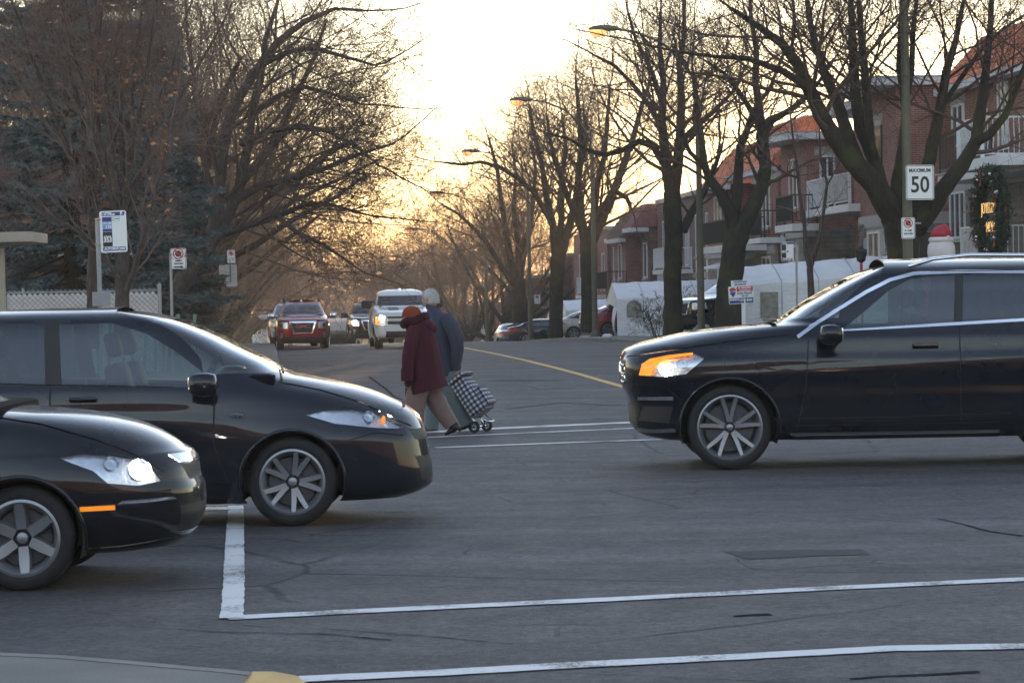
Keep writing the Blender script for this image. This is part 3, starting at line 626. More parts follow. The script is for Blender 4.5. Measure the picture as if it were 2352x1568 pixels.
# unseen brick block added behind the photographer to darken the car door reflections
bk = empty('added_brick_block', 'long unseen brick block, added behind the photographer as a dark band for the car doors to mirror', 'building', loc=(-4, -24, -.05), rz=0.0)
MB().box((25, -5, 4.6), (190, 10, 9.2)).build('wall', BRICK_B, bk); MB().box((25, -5, 9.32), (190.6, 10.6, .22)).build('roof', M_EAVE, bk)
for k in range(28):
    for z in (2.2, 6.3):
        w_ = MB().box((-66+6.5*k, .03, z), (1.7, .08, 1.9)).build('window', M_FRAME, bk); MB().box((-66+6.5*k, .085, z), (1.5, .03, 1.7)).build('pane', M_PANE, w_)
# ================================================================== trees
def tubes_mesh(name, lines, m, parent):
    """many tapered tubes joined into one mesh"""
    by = {}
    for pts, rad in lines:
        n = 14 if rad[0] > .12 else 6 if rad[0] > .05 else 4 if rad[0] > .02 else 3
        by.setdefault((len(pts), n), []).append((pts, rad))
    VV = []; FF = []; off = 0
    for (k, n), L in by.items():
        P = np.array([[tuple(q) for q in pts] for pts, _ in L], dtype=float); Rd = np.array([rad for _, rad in L], dtype=float)
        T = np.empty_like(P); T[:, 1:-1] = P[:, 2:]-P[:, :-2]; T[:, 0] = P[:, 1]-P[:, 0]; T[:, -1] = P[:, -1]-P[:, -2]
        T /= np.linalg.norm(T, axis=2, keepdims=True)+1e-9
        ref = np.where(np.abs(T[:, :, 2:3]) < .9, np.array([0, 0, 1.]), np.array([1., 0, 0]))
        ref = np.repeat(ref[:, :1], k, axis=1)
        U = ref - T*np.sum(ref*T, axis=2, keepdims=True); U /= np.linalg.norm(U, axis=2, keepdims=True)+1e-9
        Wv = np.cross(T, U)
        a = np.arange(n)*2*np.pi/n
        ring = P[:, :, None, :] + Rd[:, :, None, None]*(U[:, :, None, :]*np.cos(a)[None, None, :, None] + Wv[:, :, None, :]*np.sin(a)[None, None, :, None])
        b = len(L)
        if n == 14:                                   # knobbly bark on trunks and thick limbs
            rg_ = np.random.RandomState(k); nz = 1+rg_.normal(0, .035, (b, k, n, 1))+.05*np.sin(a*3+rg_.uniform(0, 6, (b, k, 1)))[..., None]
            ring = P[:, :, None, :]+(ring-P[:, :, None, :])*nz
        VV.append(ring.reshape(-1, 3))
        base = off + (np.arange(b)*k*n)[:, None, None] + (np.arange(k-1)*n)[None, :, None]
        i0 = np.arange(n); i1 = (i0+1) % n
        f = np.stack([base+i0, base+i1, base+n+i1, base+n+i0], axis=-1).reshape(-1, 4); FF.append(f); off += b*k*n
    V = np.concatenate(VV); F = np.concatenate(FF)
    me = bpy.data.meshes.new(name); me.vertices.add(len(V)); me.vertices.foreach_set('co', V.astype(np.float32).ravel())
    me.loops.add(F.size); me.loops.foreach_set('vertex_index', F.astype(np.int32).ravel())
    me.polygons.add(len(F)); me.polygons.foreach_set('loop_start', np.arange(0, F.size, 4, dtype=np.int32))
    me.polygons.foreach_set('use_smooth', np.ones(len(F), dtype=bool)); me.materials.append(m); me.update(calc_edges=True); me.validate()
    return link(bpy.data.objects.new(name, me), parent)
def rvec(rnd): return Vector((rnd.gauss(0, 1), rnd.gauss(0, 1), rnd.gauss(0, 1)))
def grow(out, p, d, L, r, lvl, C, rnd):
    """one branch and everything that springs from it; C holds per-level numbers"""
    ns = C['seg'][lvl]; pts = [p.copy()]; rad = [r]; sl = L/ns; dirs = [d.copy()]
    rend = max(C['rmin'], r*(.30 if lvl < C['max'] else .5))
    for i in range(ns):
        d = (d + rvec(rnd)*C['wig'][lvl] + Vector((0, 0, 1))*C['up'][lvl]).normalized()
        p = p + d*sl; pts.append(p.copy()); rad.append(r + (rend-r)*(i+1)/ns); dirs.append(d.copy())
    out[lvl].append((pts, rad)); spring(out, pts, rad, dirs, L, lvl, C, rnd)
def spring(out, pts, rad, dirs, L, lvl, C, rnd, frm=None):
    if lvl >= C['max']: return
    ns = len(pts)-1; nc = C['kids'][lvl]; nc = max(2, int(nc*rnd.uniform(.8, 1.25)+.5)); f0 = C['from'][lvl] if frm is None else frm
    az = rnd.uniform(0, 6.28)
    for k in range(nc):
        f = f0 + (1-f0)*(k+rnd.random())/nc; fi = min(f*ns, ns-1e-3); i = int(fi); q = pts[i].lerp(pts[i+1], fi-i)
        az += 2.4+rnd.uniform(-.5, .5); dd = dirs[min(i+1, ns)]; u = dd.orthogonal().normalized(); w = dd.cross(u)
        an = R(C['ang'][lvl]*rnd.uniform(.65, 1.3)); side = u*math.cos(az)+w*math.sin(az)
        nd = (dd*math.cos(an)+side*math.sin(an)).normalized()
        ll = L*C['rat'][lvl]*(1.12-.55*f)*rnd.uniform(.7, 1.25); rr = max(C['rmin'], (rad[i]+(rad[i+1]-rad[i])*(fi-i))*C['thin'][lvl])
        if 'clip' in C and not C['clip'](q + nd*ll): continue
        grow(out, q, nd, ll, rr, lvl+1, C, rnd)
MAPLE = dict(max=5, seg=[7, 7, 6, 4, 3, 2], wig=[.05, .09, .14, .15, .15, .15], up=[.03, .05, .05, .04, .03, .02], kids=[6, 8, 6, 5, 3, 0], ang=[34, 50, 48, 46, 46, 40],
             rat=[.9, .80, .62, .62, .62, .6], thin=[.72, .34, .42, .46, .55, .6], rmin=.0032, **{'from': [.5, .25, .18, .12, .1, .1]})
BARK_R = bark_mat('bark_mossy', (.040, .032, .026), .7)
BARK_L = bark_mat('bark_grey', (.085, .068, .062), .1)
TWIG_R = mat('twigs_brown', (.085, .056, .044), .85, var=.25, vscale=3)
TWIG_L = mat('twigs_grey', (.17, .115, .10), .8, var=.25, vscale=3)
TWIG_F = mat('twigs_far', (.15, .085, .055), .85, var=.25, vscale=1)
def bare_tree(name, label, base, H, r0, seed, C, bark, twig, lean=(0, 0), fork=.22, nl=6, spread=32, group=None, cat='tree'):
    """street tree: short trunk forking into ascending limbs"""
    rnd = random.Random(seed); root = empty(name, label, cat, group); out = [[] for _ in range(C['max']+1)]
    p = Vector(base); d = Vector((lean[0], lean[1], 1)).normalized(); tl = H*fork; pts = []; rad = []; n = 6
    for i in range(n+1):
        f = i/n; pts.append(p + d*tl*f + Vector((rnd.uniform(-.04, .04), rnd.uniform(-.04, .04), 0))*(f > 0)); rad.append(r0*(1.35 if i == 0 else 1.1-.25*f))
    out[0].append((pts, rad))
    for k in range(nl):
        az = 6.283*k/nl + rnd.uniform(-.4, .4); an = R(spread*rnd.uniform(.55, 1.25))*(0.4 if k == 0 else 1)
        nd = Vector((math.sin(an)*math.cos(az), math.sin(an)*math.sin(az), math.cos(an))) + Vector((lean[0], lean[1], 0))*.5
        q = pts[-1] - d*tl*rnd.uniform(0, .16)
        grow(out, q, nd.normalized(), H*(1-fork)*rnd.uniform(.72, 1.0), r0*rnd.uniform(.42, .62), 1, C, rnd)
    tubes_mesh('trunk', out[0]+out[1], bark, root); tubes_mesh('crown', [q for L in out[2:] for q in L], twig, root)
    return root, out
def guided_tree(name, label, limbs, d, seed, C, bark, twig, dep=1.5, lvl0=1, group=None, frm=.12, stopper=None):
    """tree whose trunk and main limbs follow measured lines; (x, y, width) in picture units at distance d, each limb with its own depth drift"""
    rnd = random.Random(seed); root = empty(name, label, 'tree', group); out = [[] for _ in range(C['max']+1)]
    px = FV/d
    for li, (lm, dd0, dd1, kids) in enumerate(limbs):
        n = len(lm); fine = []
        for i in range(n-1):
            for k in range(4):
                f = k/4; fine.append([lm[i][j]+(lm[i+1][j]-lm[i][j])*f for j in range(3)])
        fine.append(list(lm[-1])); m_ = len(fine)
        pts = [at(x, y, d + dd0 + (dd1-dd0)*(i/(m_-1))) for i, (x, y, w) in enumerate(fine)]; rad = [max(.012, w/2/px) for _, _, w in fine]
        dirs = [(pts[min(i+1, m_-1)]-pts[max(i-1, 0)]).normalized() for i in range(m_)]
        if li: rad[-1] = min(rad[-1], .03)
        out[0 if li == 0 else 1].append((pts, rad))
        if li and kids: grow(out, pts[-1], dirs[-1], 2.2, max(.012, rad[-1]), lvl0+1, C, rnd)
        if kids:
            C2 = dict(C); C2['kids'] = list(C['kids']); C2['kids'][lvl0] = int(kids*1.7)
            L = sum((pts[i+1]-pts[i]).length for i in range(m_-1)); spring(out, pts, rad, dirs, min(L, 5.0)*.9, lvl0, C2, rnd, frm)
    tubes_mesh('trunk', out[0]+out[1], bark, root); tubes_mesh('crown', [q for L in out[2:] for q in L], twig, root)
    return root, out
def add_leaves(root, out, lvls, n, m, size, seed, sel=None):
    rnd = random.Random(seed); me = None; pool = [q for l in lvls for q in out[l] if sel is None or sel(q[0][-1])]
    V = [(0, 0, 0), (.28, .3, .05), (.5, .25, .1), (.32, .55, .02), (.12, .62, -.05), (0, 1, .08), (-.12, .62, -.04), (-.32, .55, .03), (-.5, .25, .08), (-.28, .3, .04)]
    me = bpy.data.meshes.new('leaf'); me.from_pydata(V, [], [(0, 1, 3, 4), (1, 2, 3), (0, 4, 5, 6), (0, 6, 7, 9), (9, 7, 8)]); me.materials.append(m)
    for i in range(n):
        pts, _ = rnd.choice(pool); p = rnd.choice(pts[1:])
        o = bpy.data.objects.new('leaf', me); COL.objects.link(o); o.parent = root; o.location = p - root.location
        o.rotation_euler = (rnd.uniform(2.2, 4.0), rnd.uniform(-.6, .6), rnd.uniform(0, 6.28)); s = size*rnd.uniform(.6, 1.25); o.scale = (s, s, s)
M_LEAF = mat('dead_leaf', (.46, .17, .06), .7, var=.3, vscale=2, col2=(.58, .32, .14))
# --- right: the big forked tree by the speed sign
t1 = [([(2084, 760, 92), (2080, 640, 78), (2076, 585, 74), (2072, 540, 80), (2066, 500, 88)], 0, 0, 0),
      ([(2064, 520, 62), (2050, 492, 58), (2008, 423, 54), (1957, 369, 46), (1917, 321, 40), (1884, 262, 35), (1862, 211, 31), (1832, 149, 26), (1796, 101, 20), (1740, 60, 14), (1680, 20, 10)], 0, -1.6, 9),
      ([(1975, 385, 34), (1957, 340, 32), (1942, 295, 30), (1928, 248, 27), (1898, 178, 22), (1876, 112, 18), (1862, 57, 15), (1850, -30, 10)], -.2, 1.0, 8),
      ([(2030, 455, 40), (2008, 369, 32), (1975, 292, 28), (1964, 218, 25), (1961, 149, 21), (1957, 57, 16), (1950, -50, 10)], 0, .6, 8),
      ([(2014, 395, 26), (2001, 343, 24), (1994, 262, 22), (1986, 178, 18), (1979, 94, 15), (1970, -20, 9)], .2, -1.2, 7),
      ([(2056, 505, 44), (2063, 416, 32), (2074, 343, 26), (2081, 262, 22), (2079, 229, 20), (2066, 160, 16), (2068, 60, 12), (2075, -40, 8)], .3, .3, 7),
      ([(2080, 235, 17), (2094, 160, 15), (2098, 60, 12), (2110, -40, 8)], .3, 1.2, 7),
      ([(2080, 515, 50), (2105, 478, 40), (2128, 400, 32), (2144, 321, 28), (2162, 240, 24), (2173, 167, 20), (2195, 94, 15), (2215, -10, 10)], .2, 1.4, 8),
      ([(2085, 535, 54), (2118, 508, 46), (2162, 442, 40), (2210, 380, 34), (2243, 321, 28), (2255, 240, 24), (2265, 160, 18), (2275, 57, 14), (2280, -40, 9)], 0, -.6, 7),
      ([(2236, 330, 22), (2272, 310, 22), (2308, 266, 19), (2338, 197, 15), (2365, 120, 12), (2400, 40, 8)], -.3, -1.3, 6),
      ([(2160, 250, 16), (2200, 190, 14), (2250, 120, 11), (2300, 70, 8), (2360, 30, 6)], .8, 1.8, 6),
      ([(1862, 205, 22), (1800, 165, 16), (1720, 135, 12), (1640, 130, 8), (1560, 120, 6)], -1.2, -2.4, 9)]
guided_tree('maple_tree', 'huge forked bare tree with mossy trunk behind the round speed limit pole', t1, 57, 11, MAPLE, BARK_R, TWIG_R, frm=.42, group='bare trees along the right side of the street')
t2 = [([(1676, 775, 74), (1674, 720, 66), (1678, 640, 56), (1688, 560, 54), (1694, 528, 56)], 0, 0, 0),
      ([(1694, 535, 46), (1716, 500, 40), (1738, 460, 34), (1753, 420, 30), (1758, 380, 29), (1752, 335, 29), (1749, 295, 27)], 0, .3, 3),
      ([(1750, 300, 24), (1768, 278, 20), (1800, 262, 15), (1840, 235, 12), (1880, 190, 9), (1920, 130, 6)], .3, 1.0, 7),
      ([(1749, 298, 22), (1744, 250, 19), (1735, 190, 16), (1738, 120, 13), (1725, 40, 10), (1720, -40, 7)], .3, -.5, 9),
      ([(1752, 320, 16), (1735, 270, 14), (1700, 215, 12), (1665, 170, 9), (1620, 140, 7)], .3, -1.6, 9),
      ([(1690, 540, 34), (1676, 485, 30), (1655, 445, 26), (1632, 415, 22), (1618, 380, 17), (1612, 320, 14), (1600, 240, 11), (1590, 150, 8)], 0, -.8, 9),
      ([(1686, 500, 26), (1694, 445, 24), (1696, 390, 22), (1700, 340, 19), (1716, 300, 16), (1728, 260, 12), (1770, 200, 9), (1800, 120, 6)], .1, 1.0, 8),
      ([(1620, 385, 14), (1585, 350, 11), (1560, 300, 9), (1520, 260, 7)], -.5, -1.8, 8)]
guided_tree('maple_tree', 'crooked bare tree with a burr at its fork, beside the for sale sign', t2, 79, 12, MAPLE, BARK_R, TWIG_R, frm=.35, group='bare trees along the right side of the street')
t3 = [([(1546, 775, 50), (1546, 740, 44), (1545, 650, 42), (1547, 560, 42), (1545, 480, 42), (1543, 440, 38)], 0, 0, 0),
      ([(1543, 450, 30), (1532, 390, 25), (1525, 330, 22), (1520, 273, 19), (1524, 190, 15), (1515, 110, 11), (1518, 20, 7)], 0, -.5, 10),
      ([(1546, 450, 30), (1556, 380, 25), (1562, 312, 22), (1566, 230, 18), (1560, 150, 14), (1572, 70, 10), (1570, -20, 7)], 0, .6, 10),
      ([(1568, 530, 22), (1590, 485, 18), (1618, 440, 15), (1640, 390, 11), (1660, 330, 8)], .1, 1.2, 7),
      ([(1530, 385, 18), (1500, 335, 16), (1468, 325, 14), (1430, 345, 13), (1390, 356, 11), (1350, 345, 9), (1310, 320, 7), (1270, 310, 5)], 0, -1.8, 9),
      ([(1560, 330, 17), (1600, 290, 15), (1640, 255, 12), (1680, 215, 9), (1710, 160, 6)], .3, 1.6, 8),
      ([(1524, 300, 16), (1490, 240, 13), (1450, 190, 10), (1410, 150, 8), (1370, 130, 6)], -.3, -1.4, 9),
      ([(1522, 240, 14), (1495, 160, 11), (1460, 90, 8), (1440, 20, 6)], -.3, .9, 9)]
guided_tree('maple_tree', 'straight dark bare trunk in front of the white shelter with an arched window', t3, 85, 13, MAPLE, BARK_R, TWIG_R, group='bare trees along the right side of the street')
t4 = [([(1352, 760, 36), (1350, 690, 32), (1350, 620, 31), (1348, 560, 34)], 0, 0, 0),
      ([(1350, 570, 26), (1375, 520, 24), (1405, 455, 21), (1430, 385, 17), (1455, 315, 13), (1475, 240, 10), (1500, 170, 7)], 0, 1.0, 10),
      ([(1346, 565, 24), (1335, 500, 20), (1328, 420, 17), (1335, 340, 14), (1330, 260, 10), (1322, 180, 7)], 0, -.6, 11),
      ([(1352, 560, 20), (1365, 490, 17), (1372, 420, 14), (1390, 350, 11), (1395, 270, 8), (1402, 190, 6)], .2, .5, 10),
      ([(1340, 540, 16), (1310, 470, 14), (1285, 400, 12), (1265, 330, 9), (1255, 260, 6)], -.2, -1.4, 10),
      ([(1415, 440, 12), (1440, 455, 11), (1450, 480, 10)], .2, .3, 2)]
guided_tree('maple_tree', 'bare tree with a long limb reaching right, behind the silver sedan', t4, 113, 14, dict(MAPLE, rmin=.0042), BARK_R, TWIG_R, group='bare trees along the right side of the street')
t5 = [([(1276, 795, 36), (1276, 740, 32), (1278, 660, 31), (1282, 590, 36)], 0, 0, 0),
      ([(1284, 600, 24), (1302, 540, 20), (1320, 470, 16), (1330, 400, 12), (1345, 330, 9), (1340, 250, 6)], 0, .5, 11),
      ([(1278, 600, 22), (1270, 520, 18), (1255, 450, 15), (1245, 380, 12), (1225, 300, 9), (1215, 240, 6)], 0, -.8, 11),
      ([(1282, 590, 20), (1290, 500, 15), (1290, 420, 12), (1300, 340, 9), (1290, 260, 6)], 0, .3, 10),
      ([(1262, 500, 14), (1225, 440, 12), (1190, 410, 11), (1150, 385, 9), (1105, 372, 7), (1060, 378, 6), (1010, 372, 5)], -.5, -2.5, 8)]
guided_tree('maple_tree', 'bare tree whose lowest limb sweeps left over the street', t5, 128, 15, dict(MAPLE, rmin=.0046), BARK_R, TWIG_R, group='bare trees along the right side of the street')
t6 = [([(1193, 795, 34), (1193, 740, 30), (1192, 680, 30), (1190, 640, 34)], 0, 0, 0),
      ([(1190, 650, 22), (1200, 590, 18), (1215, 530, 15), (1225, 460, 11), (1230, 390, 8), (1222, 320, 6)], 0, .7, 11),
      ([(1186, 650, 20), (1172, 590, 17), (1160, 520, 13), (1150, 450, 10), (1140, 380, 8), (1120, 310, 5)], 0, -.8, 11),
      ([(1182, 655, 15), (1150, 610, 13), (1120, 560, 11), (1085, 520, 8), (1050, 490, 6), (1015, 470, 5)], 0, -2., 11),
      ([(1192, 640, 16), (1190, 560, 13), (1180, 480, 10), (1185, 400, 7), (1175, 330, 5)], 0, .2, 10)]
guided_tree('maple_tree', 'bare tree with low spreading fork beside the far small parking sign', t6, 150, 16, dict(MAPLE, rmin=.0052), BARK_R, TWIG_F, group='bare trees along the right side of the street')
# sapling in front of the near shelter
ts = [([(1864, 690, 17), (1862, 650, 15), (1860, 615, 15)], 0, 0, 0),
      ([(1860, 618, 11), (1850, 575, 10), (1848, 520, 9), (1836, 440, 7.5), (1830, 380, 6), (1822, 320, 5), (1815, 262, 4)], 0, -.3, 7),
      ([(1861, 618, 11), (1878, 560, 9), (1890, 500, 8), (1900, 420, 6.5), (1885, 370, 5), (1882, 300, 4), (1895, 240, 3)], 0, .3, 7),
      ([(1834, 410, 6), (1800, 395, 5), (1770, 372, 4), (1748, 345, 3)], -.1, -.6, 5),
      ([(1898, 430, 5), (1925, 380, 4), (1945, 330, 3)], .2, .6, 5)]
SAP = dict(MAPLE, max=4, kids=[3, 5, 4, 3, 0, 0], rat=[.5, .3, .5, .5, .5, .5], rmin=.0045)
guided_tree('sapling', 'slender forked sapling standing before the nearest white shelter', ts, 68, 17, SAP, BARK_L, TWIG_L, frm=.3)
# --- left: vase-shaped maple with a few orange leaves, two trunks
LM = dict(MAPLE, max=5, kids=[6, 8, 6, 5, 3, 0], ang=[26, 30, 34, 40, 42, 40], rat=[.9, .62, .62, .62, .62, .6], rmin=.0034, up=[.03, .06, .07, .06, .05, .04])
def fan(base, n, x0, x1, ytop, w, seed, ybase):
    rnd = random.Random(seed); L = []
    for k in range(n):
        f = k/(n-1); xt = x0+(x1-x0)*f+rnd.uniform(-25, 25); yt = ytop+rnd.uniform(-60, 60)+abs(f-.5)*220
        xb = base + (f-.5)*14; yb = ybase - rnd.uniform(0, 60); pts = []
        for q in range(7):
            g = q/6; pts.append((xb+(xt-xb)*(g**1.15)+rnd.uniform(-7, 7), yb+(yt-yb)*g, w*(1-g*.78)))
        L.append((pts, 0, rnd.uniform(-1.6, 1.6), 4))
    return L
la = [([(214, 800, 36), (214, 690, 31), (216, 600, 28), (217, 520, 26), (218, 470, 22)], 0, 0, 0)] + fan(216, 6, -60, 330, -110, 14, 5, 520)
ra, oa = guided_tree('maple_tree', 'bare maple with few orange leaves, trunk just left of the bus stop sign', la, 51, 21, LM, BARK_L, TWIG_L, lvl0=1, group='bare maples by the bus stop')
add_leaves(ra, oa, [3, 4, 5], 130, M_LEAF, .115, 2, lambda p: p.z < 6.2 and p.x > at(180, 600, 51).x and p.x < at(400, 600, 51).x)
lb = [([(280, 810, 40), (280, 690, 33), (281, 600, 31), (282, 520, 27)], 0, .3, 0),
      ([(290, 668, 16), (305, 630, 15), (320, 580, 14), (335, 520, 12), (350, 460, 10), (372, 380, 8), (390, 300, 5)], 0, -.6, 7),
      ([(277, 640, 14), (245, 600, 12), (215, 555, 11), (160, 520, 9), (95, 490, 8), (30, 440, 6), (-40, 380, 4)], 0, .8, 8)] + fan(281, 7, 130, 540, -100, 14, 6, 540)
rb, ob = guided_tree('maple_tree', 'vase shaped bare maple with orange leaves, its trunk just right of the bus stop sign', lb, 50, 22, LM, BARK_L, TWIG_L, lvl0=1, group='bare maples by the bus stop')
add_leaves(rb, ob, [3, 4, 5], 170, M_LEAF, .115, 3, lambda p: p.z < 6.4 and p.x > at(200, 600, 50).x and p.x < at(420, 600, 50).x)
# big leaning tree behind
l2 = [([(398, 815, 54), (399, 740, 46), (402, 690, 42), (418, 645, 40), (450, 600, 36), (480, 565, 34)], 0, 0, 0),
      ([(470, 578, 28), (488, 520, 26), (502, 440, 26), (512, 360, 25), (522, 290, 24), (550, 222, 22), (590, 160, 20), (640, 95, 17), (700, 50, 13), (770, 20, 9), (840, 25, 6)], 0, -.5, 12),
      ([(482, 565, 30), (520, 505, 27), (548, 440, 24), (566, 350, 21), (580, 260, 18), (600, 180, 15), (610, 90, 12), (640, 0, 9)], 0, 1.2, 11),
      ([(540, 460, 22), (590, 430, 19), (650, 415, 17), (700, 400, 15), (750, 385, 12), (810, 360, 9), (870, 340, 6)], .3, -.6, 13),
      ([(552, 330, 18), (620, 300, 15), (690, 290, 13), (750, 300, 10), (810, 330, 8), (870, 380, 5)], 0, -1.5, 13),
      ([(600, 150, 16), (660, 120, 13), (720, 110, 11), (790, 130, 8), (860, 150, 5)], -.3, -1.6, 12),
      ([(500, 540, 20), (560, 520, 17), (630, 500, 14), (700, 470, 12), (760, 470, 9), (830, 490, 6)], .2, 1.4, 13),
      ([(498, 470, 16), (470, 380, 14), (450, 280, 12), (445, 180, 10), (430, 80, 8), (425, -20, 6)], 0, 1.2, 10),
      ([(580, 260, 14), (640, 220, 12), (700, 200, 10), (760, 215, 8), (830, 240, 5)], .8, 1.4, 12),
      ([(640, 500, 12), (690, 540, 10), (740, 560, 8), (800, 600, 5)], .2, -.4, 9)]
guided_tree('maple_tree', 'large bare tree leaning right from behind the end of the fence', l2, 74, 23, dict(MAPLE, rmin=.0036, kids=[6, 7, 5, 5, 3, 0]), BARK_L, TWIG_R, group='bare trees along the left side of the street')
# --- rows of street trees farther on: a few shapes, copied
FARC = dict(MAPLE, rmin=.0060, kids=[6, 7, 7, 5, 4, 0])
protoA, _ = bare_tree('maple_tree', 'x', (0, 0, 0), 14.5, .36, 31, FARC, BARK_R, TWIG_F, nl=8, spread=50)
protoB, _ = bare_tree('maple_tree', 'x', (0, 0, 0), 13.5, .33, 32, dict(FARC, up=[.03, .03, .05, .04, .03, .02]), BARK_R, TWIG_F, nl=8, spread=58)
spots = [(-3.2, 96, 0, 1.0), (-3.6, 112, 1, .95), (-3.0, 127, 0, 1.0), (-3.4, 145, 1, 1.05), (-3.2, 165, 0, 1.0), (-3.2, 188, 1, 1.0), (-3.0, 212, 0, 1.0), (-3.3, 240, 1, 1.0), (-3.3, 275, 0, 1), (-3.3, 315, 1, 1.05), (-3.3, 360, 0, 1.05),
         (16.4, 172, 1, .88), (16.4, 186, 0, .88), (16.4, 202, 1, .88), (16.4, 222, 0, .88), (16.4, 246, 1, .88), (16.4, 274, 0, .88), (16.4, 305, 1, .88), (16.4, 340, 0, .88), (16.4, 380, 1, .88), (-8, 420, 0, 1.2), (4, 450, 1, 1.2), (14, 430, 0, 1.2), (9, 480, 1, 1.3), (-2, 500, 0, 1.3), (22, 470, 0, 1.2), (-16, 450, 1, 1.2),
         (-9.5, 118, 1, 1.1), (-11, 150, 0, 1.15), (-10, 190, 1, 1.2), (-13, 100, 0, 1.1), (-17, 132, 1, 1.2), (-9, 92, 1, .8)]
rnd = random.Random(77); left_n = right_n = 0
ordn = ['nearest', 'second', 'third', 'fourth', 'fifth', 'sixth', 'seventh', 'eighth', 'ninth', 'tenth', 'eleventh', 'twelfth', 'thirteenth', 'fourteenth', 'fifteenth', 'sixteenth', 'seventeenth']
for i, (t, s, w, sc) in enumerate(spots):
    src = (protoA, protoB)[w]; o = src if i in (0, 1) else dup(src)
    o.location = ST(t, s, zroad(s)+.1); o.rotation_euler = (0, 0, rnd.uniform(0, 6.28)); k = sc*rnd.uniform(.92, 1.08); o.scale = (k, k, k)
    side = 'left' if t < 3 else 'right'
    if t < -7 and s < 400: lab = f'bare tree standing back from the street behind the left row, {ordn[i-27]} one'
    elif s > 400: lab = f'hazy bare tree closing the far end of the street, {ordn[i-20]} from the left bank'
    elif side == 'left': lab = f'brown bare tree in the left street row, {ordn[left_n]} beyond the red wagon'; left_n += 1
    else: lab = f'brown bare tree in the right street row, {ordn[right_n]} beyond the far small parking sign'; right_n += 1
    tag(o, lab, 'tree', 'bare street trees farther down the street')
# --- spruce
M_NEEDLE = mat('spruce_needles', (.070, .105, .112), .8, var=.4, vscale=1.3, col2=(.16, .21, .225))
M_SBARK = bark_mat('bark_spruce', (.05, .038, .03), .1)
def spruce(name, label, base, H, Rb, seed):
    rnd = random.Random(seed); root = empty(name, label, 'tree'); b = Vector(base)
    sticks = [([b, b+Vector((0, 0, H*.5)), b+Vector((0, 0, H))], [.24, .14, .02])]; N = []; NF = []
    z = H*.10; V = []; F = []
    while z < H*.985:
        f = z/H; nb = 10 if f < .75 else 7
        for k in range(nb):
            az = rnd.uniform(0, 6.28); zb = min(z+rnd.uniform(0, .34), H*.99); L = (Rb*(1-zb/H)**.8+.15)*rnd.uniform(.72, 1.14); dr = Vector((math.cos(az), math.sin(az), 0))
            dp_ = rnd.uniform(.30, .62); pts = [b + Vector((0, 0, zb)) + dr*(L*g) + Vector((0, 0, -dp_*L*g + .36*L*g*g)) for g in (0, .25, .5, .75, 1)]
            sticks.append((pts, [.035, .028, .02, .014, .008]))
            nt = int(L/.14)+2; sd = Vector((-dr.y, dr.x, 0))
            for j in range(nt):
                g = .22+.78*(j+rnd.random())/nt; i = min(int(g*4), 3); p = pts[i].lerp(pts[i+1], g*4-i)
                for sg in (-1, 1, 0):
                    ax = (dr*rnd.uniform(.5, 1.0)+sd*sg*rnd.uniform(.6, 1.0)+Vector((0, 0, rnd.uniform(-.5, .05)))).normalized(); tl = (.20+.30*(1-g))*rnd.uniform(.7, 1.3)
                    u = ax.orthogonal().normalized(); w = ax.cross(u)
                    for q in range(5):
                        h = q/5; a = rnd.uniform(0, 6.28)
                        for e in range(3):
                            a += 2.094; o_ = u*math.cos(a)+w*math.sin(a); c = p+ax*(tl*h); n0 = len(V)
                            tip = c + (o_*.75+ax*.75)*.095; sidev = ax.cross(o_)*.024
                            V += [c-sidev, c+sidev, tip]; F.append((n0, n0+1, n0+2))
        z += .38*(1-.35*f)
    tubes_mesh('trunk', [q for q in sticks if len(q[0]) == 3], M_SBARK, root); tubes_mesh('branches', [q for q in sticks if len(q[0]) == 5], M_SBARK, root)
    me = bpy.data.meshes.new('crown'); A = np.array([tuple(v) for v in V], dtype=np.float32); me.vertices.add(len(A)); me.vertices.foreach_set('co', A.ravel())
    I = np.array(F, dtype=np.int32); me.loops.add(I.size); me.loops.foreach_set('vertex_index', I.ravel()); me.polygons.add(len(I)); me.polygons.foreach_set('loop_start', np.arange(0, I.size, 3, dtype=np.int32))
    me.materials.append(M_NEEDLE); me.update(calc_edges=True); me.validate(); tag(link(bpy.data.objects.new('crown', me), root), kind='stuff')
pb = at(170, 790, 66); spruce('spruce_tree', 'tall blue spruce rising behind the white slatted fence', (pb.x, pb.y, .1), 15.0, 4.1, 41)
pb = at(385, 790, 79); spruce('spruce_tree', 'second dark spruce, right of the tall one, behind the leaning bare tree', (pb.x, pb.y, .1), 10.5, 1.7, 42)
